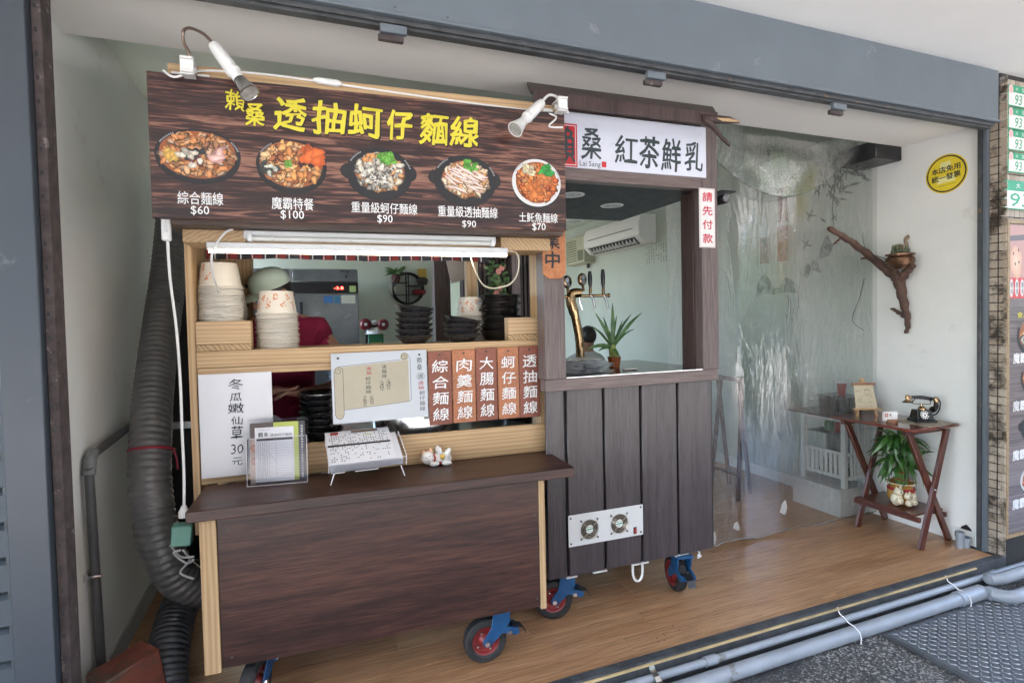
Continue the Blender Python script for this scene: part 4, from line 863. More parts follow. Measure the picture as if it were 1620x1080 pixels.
mb.tube([(.01, .0, .045), (.06, .0, .045)], R8, 6); mb.tube([(.10, -.002, .044), (.19, -.002, .044)], R8, 6); mb.build('tray_edge', ACE, q)
def slipmb(dz, w0, w1, y1):
    mb = MB(G); n = 8; vs = []
    for i in range(n + 1):
        y = -.002 + (y1 + .002) * i / n; z = .047 + y * .412 + dz + .006 * math.sin(i / n * 3) + (.012 * max(0, i / n - .6) if dz > .02 else 0)
        vs += [(w0, y, z), (w1, y, z + .002)]
    return mb.add(vs, [(2 * i, 2 * i + 1, 2 * i + 3, 2 * i + 2) for i in range(n)])
for k in range(7): slipmb(.003 + k * .0035, .006 + .002 * random.random(), wd - .01, .172).build('order_slip', PAPER, q)
tp = slipmb(.030, .0, wd - .035, .205).build('order_slip', PAPER, q)
def sl(x, y): i = (y + .002) / .207; return (x * (wd - .035), y, .047 + y * .412 + .0308 + .006 * math.sin(i * 3) + .012 * max(0, i - .6) + .0012)
mb = MB(G)
def sq(x0, y0, x1, y1, m): mb.add([sl(x0, y0), sl(x1, y0), sl(x1, y1), sl(x0, y1)], [(0, 1, 2, 3)], m)
sq(.08, .18, .2, .197, 1); sq(.40, .185, .82, .2, 2); sq(.02, .10, .97, .112, 0); sq(.60, .162, .72, .168, 3)
for r_i in range(15):
    y = .012 + r_i * .0115
    if 8 <= y * 1000 / 12.5 < 9.2: continue
    for c_i in range(26):
        if random.random() < .55 and (c_i < 8 or r_i > 8 or random.random() < .35): x = .05 + c_i * .035; sq(x, y, x + .018, y + .0045, 0)
mb.build('slip_print', [INK, RED, mat('brown print', (.2, .13, .09), .5), mat('lime print', (.5, .6, .1), .5)], q, smooth=0)
MB(G).box(wd - .11, .03, .079 - .004, wd - .03, .08, .0795).build('pink_note', mat('pink note', (.72, .42, .33), .6), q, smooth=0) if False else None

# lucky cat figurine lying on its back
cc = ctop(690, 736); M = L @ Matrix.Translation((cc.x, cc.y + .01, .815))
q = thing('cat_figurine', 'small white lucky cat figurine lying by the counter back', 'figurine', M=M)
def ell(mb, c, r, n=16, m=0, rot=None):
    pr = [(math.sin(math.pi * i / 10) or 1e-4, -math.cos(math.pi * i / 10)) for i in range(11)]
    F0 = mb.F; mb.F = F0 @ Matrix.Translation(c) @ (rot or Matrix()) @ Matrix.Diagonal((r[0], r[1], r[2], 1)); mb.lathe(pr, n=n, m=m); mb.F = F0
CW = mat('glazed white', (.78, .77, .75), .15, vary=.02, coat=.6)
mb = MB(M); ell(mb, (.02, 0, .028), (.042, .027, .028)); ell(mb, (-.034, -.004, .036), (.031, .026, .029)); ell(mb, (.016, -.01, .058), (.012, .012, .022)); ell(mb, (.012, .012, .062), (.011, .011, .02)); ell(mb, (.050, -.012, .05), (.013, .012, .026), rot=Matrix.Rotation(.5, 4, 'Y')); ell(mb, (.058, .012, .022), (.016, .014, .022)); ell(mb, (-.01, -.026, .012), (.022, .012, .011)); ell(mb, (.045, -.024, .01), (.022, .012, .010))
mb.build('cat_body', CW, q)
mb = MB(M)
for s, c_ in ((-1, (-.052, -.004, .058)), (1, (-.022, -.004, .066))): mb.lathe([(.010, 0), (.006, .010), (0.0005, .017)], (c_[0], c_[1], c_[2] - .004), 'z', 10); 
mb.lathe([(.009, 0), (.005, .01), (.0005, .015)], (-.066, -.006, .028), 'x', 10); mb.build('ear', mat('cat ear', (.75, .45, .3), .3), q)
mb = MB(M); mb.tube([(-.012, -.027, .02), (-.006, -.030, .036), (-.01, -.02, .056)], .0035, 8); mb.build('collar', RED, q)
MB(M).lathe([(0, .031), (.011, .0305), (.012, .026)], (.026, 0, .040), 'y', 18).build('coin', mat('gold coin', (.5, .35, .08), .3, .8), q)
mb = MB(M)
for x, z, a in ((-.044, .042, .5), (-.030, .048, .3)): mb.tube([(x - .005, -.029, z - .002), (x, -.0302, z + .002), (x + .005, -.030, z)], .0009, 5)
mb.tube([(-.04, -.0305, .030), (-.036, -.031, .028), (-.032, -.031, .031)], .0009, 5); mb.build('face_print', INK, q)
mb = MB(M); 
for k in range(5): a = k * 1.256; ell(mb, (.014 + .0045 * math.cos(a), -.0275, .013 + .0045 * math.sin(a)), (.0035, .001, .0035), 8)
mb.build('flower_print', RED, q)

# ================================================================== TEA STALL
tcx = thing('tea_cart', 'dark boarded tea stall cart with white banner and black service counter', 'food cart', M=FTL)
L2 = FTL; F0 = FV(L2, 0)
xs = [(868, 894), (897, 955), (957.5, 1014), (1016, 1072), (1074, 1126)]
ed = [on(F0, x, 760)[0] for x in (862, 896.5, 956.5, 1015, 1073, 1128)]
for k in range(5):
    u0, u1 = ed[k] + .0065, ed[k + 1] - .0065
    if k == 0: u0 = -.050
    o = MB(L2).box(u0, .0 - .002 * (k % 2), .226 - .0 * (k % 2), u1, .016, 1.108).build('board', PANELZ, tcx, bevel=.003)
mb = MB(L2)
mb.box(.0, .0165, .226, .90, .03, 1.108); mb.build('backing_board', BLACK, tcx, smooth=0)
box('side_panel', PANELZ, L2, (.885, .031, .226, .900, .72, 1.108), tcx); box('side_panel', PANELZ, L2, (.005, .031, .226, .02, .72, 1.108), tcx)
box('base_board', DKW, L2, (.021, .031, .226, .884, .72, .24), tcx)
FI = mat('white edging', (.7, .68, .66), .4)
for u0, u1 in ((.04, .095), (.18, .255), (.40, .49), (.65, .73)): MB(L2).box(u0, -.004, .2195, u1, .010, .2245).build('edging', FI, tcx, smooth=0)
MB(L2).tube(smooth_pts([(.405, .01, .222), (.405, .008, .17), (.418, .006, .140), (.442, .006, .138), (.458, .008, .165), (.46, .01, .222)]), .006, 10).build('cord_loop', WHITE, tcx)
MB(L2).tube(smooth_pts([(.80, .03, .222), (.815, .02, .205), (.80, .02, .195), (.822, .02, .19), (.80, .02, .182)]), .004, 8).build('cord_end', WHITE, tcx)
box('front_rail', MAUVX, L2, (-.06, -.028, 1.109, .905, .03, 1.165), tcx, bevel=.002)
box('post', MAUVZ, L2, (-.058, -.028, 1.166, .045, .06, 2.075), tcx, bevel=.002)
pr0 = on(F0, 1106, 450)[0]; pr1 = on(F0, 1131, 450)[0]
box('post', MAUVZ, L2, (pr0, -.026, 1.166, pr1, .13, 2.42), tcx, bevel=.002)
box('post', DKW, L2, (pr0, .60, 1.1665, pr0 + .05, .70, 2.42), tcx) if False else None
box('post', MAUVZ, L2, (.03, .64, 1.166, .08, .72, 2.42), tcx)
box('header_rail', MAUVX, L2, (-.058, -.0255, 2.078, pr0 - .001, .03, 2.148), tcx, bevel=.002)
box('top_rail', DKW, L2, (-.058, -.024, 2.392, pr0 - .001, .03, 2.43), tcx)
box('inner_lining', DKW, L2, (pr0 - .012, .0305, 1.166, pr0 - .001, .128, 2.076), tcx)
F1 = FV(L2, -.033)
bn = MB(L2).box(-.056, -.033, 2.133, on(F1, 1117, 240)[0], -.027, 2.384).build('banner', mat('banner print', (.68, .70, .80), .3, vary=.02), tcx, bevel=.001)
mb = MB(F1); c = .0012
for s, *q in [('桑', 920, 204, 951, 252), ('紅', 973, 216, 1008, 259), ('茶', 1011, 217, 1043, 267), ('鮮', 1047, 222, 1077, 271), ('乳', 1084, 226, 1111, 272)]: put(mb, s, rect(F1, *q), c, 0, bold=.014, brush=.07, sl=.05)
put(mb, 'Lai Sang', rect(F1, 917, 255, 950, 266), c, 0)
a = rect(F1, 873, 195, 913, 263)
mb.add([(a[0], a[1], c), (a[2], a[1], c), (a[2], a[3], c), (a[0], a[3], c)], [(0, 1, 2, 3)], 1)
for d0, m_ in ((.007, 2), (.010, 1)): mb.add([(a[0] + d0, a[1] + d0, c + .0002 * (1 if m_ == 2 else 2)), (a[2] - d0, a[1] + d0, c + .0002 * (1 if m_ == 2 else 2)), (a[2] - d0, a[3] - d0, c + .0002 * (1 if m_ == 2 else 2)), (a[0] + d0, a[3] - d0, c + .0002 * (1 if m_ == 2 else 2))], [(0, 1, 2, 3)], m_)
put(mb, '賴', (a[0] + .014, a[1] + .018, a[2] - .014, a[3] - .016), c + .0008, 0, bold=.02, brush=.06)
a = rect(F1, 952, 256, 959, 265); mb.add([(a[0], a[1], c), (a[2], a[1], c), (a[2], a[3], c), (a[0], a[3], c)], [(0, 1, 2, 3)], 1)
mb.build('lettering', [mat('banner ink', (.035, .05, .055), .5), mat('seal red', (.55, .02, .03), .45), WTX], bn, smooth=0)
BARK0 = mat('roof bark', (.05, .03, .026), .65, vary=.4, vs=20, bump=.8, bs=60)
# little roof of brown boards, its pine end grain showing
rf = MB(L2)
rf.add([(-.16, -.17, 2.378), (.80, -.17, 2.378), (.93, .02, 2.50), (-.10, .02, 2.50), (-.16, -.17, 2.395), (.80, -.17, 2.395), (.93, .02, 2.517), (-.10, .02, 2.517)], [(0, 3, 2, 1), (4, 5, 6, 7), (0, 1, 5, 4), (1, 2, 6, 5), (2, 3, 7, 6), (3, 0, 4, 7)])
rf = rf.build('roof_board', DKW, tcx, bevel=.002)
box('roof_board', DKW, L2, (-.155, -.186, 2.338, .765, -.171, 2.397), tcx, bevel=.002)
box('roof_fascia', DKW, L2, (-.058, -.028, 2.431, .92, .0, 2.47), tcx)
MB(L2).tube([(.69, -.18, 2.362), (.78, -.18, 2.368), (.86, -.175, 2.374), (.93, -.16, 2.376)], [.022, .021, .018, .006], 14, flat=.9).build('roof_log', BARK0, tcx, bevel=0)
MB(L2).add([(.76, -.203, 2.366), (.80, -.204, 2.352), (.90, -.20, 2.360), (.925, -.185, 2.370), (.84, -.2035, 2.372)], [(0, 1, 2, 3, 4)]).build('log_cut_face', PIX, tcx, smooth=0)
MB(L2).tube(smooth_pts([(.70, -.185, 2.36), (.76, -.18, 2.335), (.82, -.165, 2.295), (.885, -.15, 2.262)]), [.020, .019, .018, .016, .014, .013, .012, .011, .010, .010, .009, .008, .007], 12).build('roof_branch', BARK0, tcx)
MB(L2).add([(-.165, -.172, 2.385), (-.10, .0, 2.49), (-.04, -.15, 2.345), (-.15, -.178, 2.35)], [(0, 1, 2, 3)]).build('roof_flashing', mat('green film', (.2, .33, .27), .3), tcx, smooth=0)
MB(L2).add([(-.34, -.17, 2.40), (-.34, .02, 2.53), (-.26, .02, 2.45), (-.26, -.15, 2.38)], [(0, 1, 2, 3), (3, 2, 1, 0)]).build('roof_flashing', mat('green film', (.2, .33, .27), .3), tcx, smooth=0) if False else None
# black ceiling with three recessed lamps, and black counter
ce = box('inner_ceiling', mat('gloss black board', (.012, .012, .013), .5, vary=.2), L2, (.0, .031, 2.08, .90, .90, 2.10), tcx)
for x, y, on_ in ((968, 325, 0), (905, 308, 0), (908, 350, 0)):
    F = L2 @ Matrix.Translation((0, 0, 2.0795)) @ fr((0, 0, 0), (1, 0, 0), (0, -1, 0), (0, 0, -1)); a, b_ = on(F, x, y)
    q = MB(F).lathe([(.050, .0), (.056, .003), (.064, .002), (.066, 0), (.064, -.001), (.05, 0)], (a, b_, .001), 'z', 36).build('downlight', WHITE, ce)
    MB(F).lathe([(.0, .0009), (.022, .0011), (.035, .002), (.050, .003)], (a, b_, .0), 'z', 36).build('reflector', mat('downlight reflector', (.6, .6, .6), .15, .9, vary=.3, vs=40), q) if False else MB(F).lathe([(0, .0012), (.05, .0014)], (a, b_, 0), 'z', 36).build('downlight_lens', mat('frosted lens', (.55, .56, .56), .25, vary=.35, vs=50), ce)
box('counter', mat('black glass counter', (.01, .011, .012), .08, vary=.2), L2, (.0, .031, 1.148, .90, .72, 1.166), tcx)
MB(L2).box(.05, -.022, 1.1665, pr0 - .002, .03, 1.170).build('counter_edging', CHROME, tcx, smooth=0)
MB(L2).tube([(-.2, .05, 2.074), (.6, .62, 2.074)], .004, 6).build('ceiling_wire', WHITEM, tcx) if False else None
# fan plate
F2 = FV(L2, -.003); a0, a1 = on(F2, 899, 840)[0], on(F2, 1017, 826)[0]; zb = on(F2, 958, 855)[1]; zt = on(F2, 958, 806)[1]
fp = MB(F2).box(a0, zb, 0, a1, zt, .003).build('fan_plate', WHITEM, tcx, bevel=.001)
for x, y in ((932, 836), (979, 827)):
    a, b_ = on(F2, x, y); R_ = .046
    fn = MB(F2).lathe([(0, .0034), (R_, .0036)], (a, b_, 0), 'z', 36).build('fan', BLACK, fp)
    mb = MB(F2)
    for r in (.046, .0385, .031, .0235): mb.lathe([(r - .0013, .010), (r, .0115), (r + .0013, .010), (r, .0085), (r - .0013, .010)], (a, b_, 0), 'z', 40)
    for k in range(4):
        t_ = math.pi / 4 + k * math.pi / 2; mb.tube([(a + .015 * math.cos(t_), b_ + .015 * math.sin(t_), .012), (a + .052 * math.cos(t_), b_ + .052 * math.sin(t_), .012), (a + .062 * math.cos(t_), b_ + .062 * math.sin(t_), .006)], .0012, 6)
    mb.build('fan_grille', BRASS if 0 else mat('tan wire', (.42, .36, .28), .3, .6), fn)
    MB(F2).lathe([(0, .0065), (.0195, .006), (.0205, .0038)], (a, b_, 0), 'z', 28).build('fan_hub', WHITE, fn)
    mb = MB(F2); mb.add([(a - .020, b_ - .003, .0068), (a + .02, b_ - .001, .0068), (a + .02, b_ + .004, .0068), (a - .02, b_ + .002, .0068)], [(0, 1, 2, 3)]); scrib(mb, a - .012, b_ + .006, a + .012, b_ + .013, 5, .0069); scrib(mb, a - .01, b_ - .013, a + .01, b_ - .006, 5, .0069); mb.build('hub_print', mat('green print', (.03, .3, .16), .5), fn, smooth=0)
    mb = MB(F2)
    for k in range(4): t_ = math.pi / 4 + k * math.pi / 2; mb.lathe([(0, .008), (.004, .007), (.005, .003)], (a + .062 * math.cos(t_), b_ + .062 * math.sin(t_), 0), 'z', 8)
    mb.build('fan_screw', STEELD, fn)
mb = MB(F2)
for a, b_ in ((a0 + .012, zt - .015), (a0 + .012, zb + .015), (a1 - .014, zt - .012), (a1 - .014, zb + .015)): mb.lathe([(0, .007), (.004, .006), (.005, .003)], (a, b_, 0), 'z', 8)
mb.build('plate_screw', STEELD, fp)
a, b_ = on(F2, 1004, 838); MB(F2).box(a - .009, b_ - .017, .003, a + .009, b_ + .017, .006).box(a - .006, b_ - .012, .0062, a + .006, b_ + .012, .011, 1).build('rocker_switch', [BLACK, RED], fp, bevel=.001)
a, b_ = on(F2, 1006, 821); mb = MB(F2); mb.add([(a - .014, b_ - .008, .0034), (a + .014, b_ - .008, .0034), (a + .014, b_ + .010, .0034), (a - .014, b_ + .010, .0034)], [(0, 1, 2, 3)]); mb.build('rating_label', mat('pale sticker', (.62, .64, .6), .5), fp, smooth=0)
caster(tcx, .005, .085, rad(-12), L2, label='left front caster with red rim, half behind the noodle cart'); caster(tcx, .715, .09, rad(80), L2, flip=-1, label='right front caster seen from its narrow side')
caster(tcx, .72, .60, rad(30), L2); caster(tcx, .10, .60, rad(20), L2)

# signs on the tea stall
F3 = FV(L2, -.029); a0, b0, a1, b1 = rect(F3, 1105.5, 298, 1131, 392)
q = thing('pay_first_sign', 'narrow white sign with four red characters on the tea stall post', 'sign', M=F3 @ Matrix.Translation(((a0 + a1) / 2, b0, 0)))
slab('sign_plate', F3, (a0, b0, a1, b1), .004, WHITE, q, bevel=.002)
mb = MB(F3); h = b1 - b0
for i, ch in enumerate('請先付款'): yt = b1 - h * (.07 + .232 * i); put(mb, ch, (a0 + (a1 - a0) * .2, yt - h * .155, a1 - (a1 - a0) * .2, yt), .0055, 0, bold=.022)
mb.build('lettering', mat('red lettering', (.55, .015, .05), .4), q, smooth=0)
mb = MB(F3); 
for e in (.004,):
    for p0, p1 in (((a0 + e, b0 + e), (a1 - e, b0 + e)), ((a1 - e, b0 + e), (a1 - e, b1 - e)), ((a1 - e, b1 - e), (a0 + e, b1 - e)), ((a0 + e, b1 - e), (a0 + e, b0 + e))): line(mb, [p0, p1], .0006, .0048)
mb.build('sign_border', RED, q, smooth=0)
a0, b0, a1, b1 = rect(F3, 857, 318, 893, 441); q = thing('open_sign', 'orange wooden plaque with black characters half hidden beside the noodle cart', 'sign', M=F3 @ Matrix.Translation(((a0 + a1) / 2, b0, 0)))
cw = (a1 - a0) * .22
mb = MB(F3); mb.poly([(a0 + cw, b0, .010), (a1 - cw, b0, .010), (a1, b0 + cw, .010), (a1, b1 - cw, .010), (a1 - cw, b1, .010), (a0 + cw, b1, .010), (a0, b1 - cw, .010), (a0, b0 + cw, .010)], .010)
mb.build('plaque', wood('orange plaque', (.40, .13, .045), (.55, .22, .08), 2, 50, .5), q, bevel=.001)
mb = MB(F3); put(mb, '營', rect(F3, 861, 340, 884, 364), .012, 0, .02, brush=.05); put(mb, '業', rect(F3, 861, 370, 884, 394), .012, 0, .02, brush=.05); put(mb, '中', rect(F3, 861, 399, 884, 424), .012, 0, .03, brush=.05); mb.build('lettering', INK, q, smooth=0)

# security camera on the post
P0 = L2 @ Vector((pr1 + .001, .02, 2.045)); M = Matrix.Translation(P0)
q = thing('security_camera', 'black security camera with sun hood beside the red lettered sign', 'camera', M=M)
MB(M).box(0, -.01, -.02, .012, .03, .03).tube([(.01, .01, .0), (.035, .005, .0)], .008, 10).build('bracket', BLACK, q, bevel=.002)
mb = MB(M @ Matrix.Rotation(rad(5), 4, 'Y')); mb.lathe([(0, .045), (.021, .045), (.024, .04), (.024, -.03), (.018, -.045), (0, -.045)], (.045, -.01, -.005), 'y', 24); mb.build('camera_body', BLACK, q)
MB(M).box(.0, -.075, .024, .095, .05, .029).build('hood', BLACK, q, bevel=.002)
MB(M).lathe([(0, .047), (.010, .0475), (.017, .0455)], (.045, -.01, -.005), 'y', 20).build('lens', mat('camera lens', (.12, .12, .13), .08), q)

# on the black counter: beer tap, plant, plastic bags
ZC = 1.166
def l2at(x, y, z=ZC): return L2.inverted() @ at(x, y, Z=z)
def l2v(x, y, v): F = FV(L2, v); a, b_ = on(F, x, y); return Vector((a, v, b_))
V = .42; bs = l2v(918, 560, V); bs.z = ZC
q = thing('beer_tap', 'curved brass tap tower with black handles and two round medallions', 'tap tower', M=L2 @ Matrix.Translation(bs))
pts = [Vector((bs.x, V, ZC + .0)), l2v(917, 540, V), l2v(911, 505, V), l2v(904, 480, V), l2v(903, 468, V), l2v(908, 463, V), l2v(918, 463, V)]
MB(L2).tube(smooth_pts(pts, 5), [.024] * 12 + [.028] * 8 + [.025] * 11, 18).lathe([(.04, 0), (.04, .008), (.024, .018), (.02, .03)], (bs.x, V, ZC), n=24).build('column', BRASS, q)
MB(L2).tube([l2v(866, 470, V), l2v(963, 467, V)], .0085, 12).lathe([(0, -.004), (.012, -.004), (.012, .004), (0, .004)], l2v(963, 467, V), 'x', 12).build('manifold', BRASS, q)
for x, y0, y1 in ((934, 460, 429), (954.5, 460, 426), (880, 464, 440)):
    a, c_ = l2v(x, y0, V), l2v(x - 1, y1, V)
    MB(L2).tube([a - Vector((0, 0, .03)), a + Vector((0, 0, .02))], .0085, 10).build('faucet', BRASS, q)
    MB(L2).tube([a + Vector((0, 0, .02)), a.lerp(c_, .35), a.lerp(c_, .7), c_], [.007, .012, .0135, .009], 12).build('handle', BLACK, q)
    s0 = a - Vector((0, 0, .02)); MB(L2).tube([s0, s0 + Vector((.012, -.01, -.03)), s0 + Vector((.022, -.015, -.085))], [.008, .0065, .0055], 10).build('spout', CHROME, q)
MB(L2).tube([l2v(916, 468, V), l2v(917, 478, V), l2v(921, 490, V)], .005, 8).build('spout', CHROME, q)
for x, y in ((897, 446), (921, 442)):
    c_ = l2v(x, y, V - .02); md = MB(L2 @ Matrix.Translation(c_) @ Matrix.Rotation(rad(28), 4, 'Z')).lathe([(0, .014), (.026, .012), (.033, .008), (.036, 0), (.033, -.008), (0, -.012)], n=28, ax='y').build('medallion', BRASS, q)
    MB(L2 @ Matrix.Translation(c_) @ Matrix.Rotation(rad(28), 4, 'Z')).lathe([(0, .0155), (.026, .0135)], n=28, ax='y').build('medallion_face', mat('dark chrome', (.25, .26, .28), .15, 1, vary=.5, vs=30), md)
    MB(L2).tube([c_, l2v(x + 2, y + 18, V)], .008, 10).build('medallion_stem', BRASS, md)
# spiky plant in orange pot
V = .34; pb = l2v(972, 580, V); pb.z = ZC
def blade(mb, base, tip, w0, sag=.0, n=8, m=0, twist=(0, 0, 1)):
    base, tip = Vector(base), Vector(tip); d = tip - base; sd_ = d.cross(Vector((0.1, 1, .2))).normalized(); vs = []
    for i in range(n + 1):
        t_ = i / n; p = base + d * t_ + Vector((0, 0, 1)) * sag * math.sin(math.pi * t_) ; ww = w0 * (math.sin(math.pi * min(1, .25 + t_ * .75)) ** .8 + .02)
        vs += [p - sd_ * ww, p + Vector((0, -.25 * ww, -.3 * ww)), p + sd_ * ww]
    mb.add(vs, [f for i in range(n) for f in ((3 * i, 3 * i + 1, 3 * i + 4, 3 * i + 3), (3 * i + 1, 3 * i + 2, 3 * i + 5, 3 * i + 4))], m)
m, t, b = _new('spiky leaf'); co = _coord(t, (1, 1, 1), True); oi = t.nodes.new('ShaderNodeObjectInfo'); nn = _noise(t, co, 30, 3)
t.links.new(_ramp(t, nn, [(.35, (.03, .09, .025)), (.6, (.07, .16, .04)), (.8, (.22, .3, .12))]), b.inputs['Base Color']); b.inputs['Roughness'].default_value = .38; b.inputs['Subsurface Weight'].default_value = .0; LEAF = m
q = thing('spiky_plant', 'spiky green pineapple top plant in a small orange pot on the black counter', 'plant', M=L2 @ Matrix.Translation(pb))
MB(L2).lathe([(0, 0), (.026, 0), (.030, .008), (.037, .055), (.04, .058), (.036, .060), (.034, .05), (0, .048)], pb, n=28).build('pot', mat('orange glaze', (.42, .12, .04), .3, vary=.3, vs=14), q)
crown = l2v(969, 550, V)
MB(L2).tube([pb + Vector((0, 0, .04)), crown + Vector((0, 0, -.01)), crown + Vector((0, 0, .02))], [.024, .022, .014], 12).build('stem', mat('leafy stem', (.2, .25, .06), .6, vary=.5, vs=60, bump=.5, bs=90), q)
for i, (x, y, dv, w_, sg_) in enumerate([(969, 478, 0, .013, 0), (976, 498, .05, .010, 0), (941, 494, .02, .010, .012), (954, 500, .06, .008, .01), (1016, 494, 0, .011, .02), (1000, 496, .07, .009, .02), (926, 554, -.02, .011, .02), (946, 555, -.04, .009, .01), (981, 566, -.07, .009, .01), (960, 515, -.04, .008, .01), (1005, 520, -.1, .006, .02), (985, 505, .1, .008, .0), (935, 515, .1, .007, .015)]):
    mb = MB(L2); tip = l2v(x, y, V + dv); blade(mb, crown + Vector((random.uniform(-.008, .008), random.uniform(-.01, .01), 0)), tip, w_, sg_, 10); mb.build('leaf', LEAF, q, smooth=60)
V = .15; bl = l2v(900, 585, V)
bg0 = None
FILM = clear('plastic bag film', haze=.55, rough=.16, tint=(.9, .92, .95), bump=.8, bs=30, hc=(.75, .78, .85))
for k in range(7):
    zz = ZC + .004 + k * .0115; mb = MB(L2); n, mm_ = 24, 8; ph0 = random.random() * 9; u0, u1 = l2v(872, 570, V).x - random.uniform(.04, .1), l2v(962, 570, V).x + random.uniform(-.03, .035) - .004 * k
    vs = []
    for i in range(n + 1):
        for j in range(mm_ + 1):
            x = u0 + (u1 - u0) * i / n; y = V - .06 + .16 * j / mm_; z = zz + .006 * mnoise.noise((x * 30, y * 30, ph0)) + .004 * mnoise.noise((x * 80, y * 60, ph0)) - (.006 if j in (0, mm_) else 0)
            vs.append((x, y + .006 * mnoise.noise((x * 25, k, ph0)), z))
    mb.add(vs, [(i * (mm_ + 1) + j, (i + 1) * (mm_ + 1) + j, (i + 1) * (mm_ + 1) + j + 1, i * (mm_ + 1) + j + 1) for i in range(n) for j in range(mm_)])
    mb.build('plastic_bag', FILM, None, smooth=80, org=L2 @ Vector((bl.x, V, zz)), tagv=('clear crumpled plastic bag topmost in the pile before the beer tap' if k == 6 else ORD[k] + (' ' if k == 0 else ' lowest ') + 'clear flattened plastic bag in the pile before the beer tap', 'plastic bag', 'plastic bags piled on the black counter'))
a, c_ = l2v(985, 579, .16), l2v(1006, 577, .16); a.z = ZC + .005; c_.z = ZC + .005
MB(L2).tube([a, c_], .004, 8).tube([a + Vector((0, -.012, 0)), c_ + Vector((0, -.012, 0))], .004, 8).build('metal_tongs', CHROME, None, org=L2 @ a, tagv=('short bright metal tongs lying on the black counter', 'tongs'))

# ================================================================== CLEAR CURTAIN
CUR = clear('clear vinyl', haze=.02, rough=.03, tint=(.75, .76, .745), bump=0, hc=(.6, .62, .6), ior=1.38)
t = CUR.node_tree; gl = [n for n in t.nodes if n.type == 'BSDF_GLOSSY'][0]; fr_ = [n for n in t.nodes if n.type == 'FRESNEL'][0]; m2 = fr_.outputs[0].links[0].to_node
mn = t.nodes.new('ShaderNodeMath'); mn.operation = 'MINIMUM'; mn.inputs[1].default_value = .34; t.links.new(fr_.outputs[0], mn.inputs[0]); t.links.new(mn.outputs[0], m2.inputs[0])
co = _coord(t, (1, 1, .22)); 
def ridge(scale, dist, src):
    n = _noise(t, src, scale, 4, .6, dist); a = t.nodes.new('ShaderNodeMath'); a.operation = 'SUBTRACT'; t.links.new(n, a.inputs[0]); a.inputs[1].default_value = .5
    b_ = t.nodes.new('ShaderNodeMath'); b_.operation = 'ABSOLUTE'; t.links.new(a.outputs[0], b_.inputs[0]); return b_.outputs[0]
r1, r2 = ridge(7, 1.5, co), ridge(22, 2.0, _coord(t, (1, 1, .6)))
mm = t.nodes.new('ShaderNodeMath'); mm.operation = 'MULTIPLY_ADD'; t.links.new(r2, mm.inputs[0]); mm.inputs[1].default_value = .34; t.links.new(r1, mm.inputs[2])
bn = t.nodes.new('ShaderNodeBump'); bn.inputs['Distance'].default_value = .075; t.links.new(mm.outputs[0], bn.inputs['Height'])
sxx = t.nodes.new('ShaderNodeSeparateXYZ'); tcc = t.nodes.new('ShaderNodeTexCoord'); t.links.new(tcc.outputs['Object'], sxx.inputs[0]); mpr = t.nodes.new('ShaderNodeMapRange'); mpr.inputs[1].default_value = -.95; mpr.inputs[2].default_value = .95; t.links.new(sxx.outputs[0], mpr.inputs[0])
wr_ = _ramp(t, mpr.outputs[0], [(0, (.6, .6, .6)), (.22, (.7, .7, .7)), (.31, (.10, .10, .10)), (.60, (.10, .10, .10)), (.72, (.7, .7, .7)), (.84, (.55, .55, .55)), (1, (.2, .2, .2))])   # how crumpled the sheet is along its width
t.links.new(wr_, bn.inputs['Strength'])
t.links.new(bn.outputs[0], gl.inputs['Normal']); t.links.new(bn.outputs[0], fr_.inputs['Normal'])
q = thing('plastic_curtain', 'clear crinkled vinyl curtain closing the gap beside the tea stall', 'curtain', (2.9, 2.62, 0))
mb = MB(); NX, NZ = 210, 150; X0, X1 = 2.02, 3.795; vs = []
def cur(X, s):
    """s 0 top .. 1 bottom"""
    t_ = (X - X0) / (X1 - X0); bunch = math.exp(-((t_ - .03) / .10) ** 2) + .55 * math.exp(-((t_ - .25) / .09) ** 2) + .75 * math.exp(-((t_ - .84 + .12 * (1 - s)) / .10) ** 2)
    Y = 2.675 + .012 * s
    amp = .003 + .010 * bunch
    Y += amp * math.sin(t_ * (52 if t_ < .2 else 30) + 2.2 * mnoise.noise((t_ * 3, s * 1.1, 2)) + s * 1.2)
    Y += .012 * mnoise.noise((t_ * 7 - s * 1.5, s * 2.0, 5)) + (.001 + .005 * bunch) * mnoise.noise((t_ * 26, s * 5, 8)) * (1 + bunch) 
    Y += (.0022 * abs(mnoise.noise((t_ * 45 + 3 * mnoise.noise((t_ * 5, s * 6, 3)), s * 9, 1)))) * (1 + 1.5 * bunch)
    return min(Y, 2.705)
for j in range(NZ + 1):
    s = j / NZ
    for i in range(NX + 1):
        X = X0 + (X1 - X0) * i / NX; zb = .004 + .02 * abs(math.sin(X * 7)) + .03 * max(0, mnoise.noise((X * 4, 1, 1))) ; vs.append((X + .012 * mnoise.noise((X * 12, s * 5, 7)), cur(X, s), 2.738 + (zb - 2.738) * s))
mb.add(vs, [(j * (NX + 1) + i, j * (NX + 1) + i + 1, (j + 1) * (NX + 1) + i + 1, (j + 1) * (NX + 1) + i) for j in range(NZ) for i in range(NX)])
hem = [mb.v[NZ * (NX + 1) + i] for i in range(NX + 1)]; mb.build('curtain_sheet', CUR, q, smooth=120)
MB().tube(hem, .0028, 6).build('hem', clear('hem film', haze=.28, rough=.12, hc=(.6, .62, .6)), q, smooth=120)
mb = MB(); NX, NZ = 90, 26; vs = []                                             # slack swag hanging in front of the top
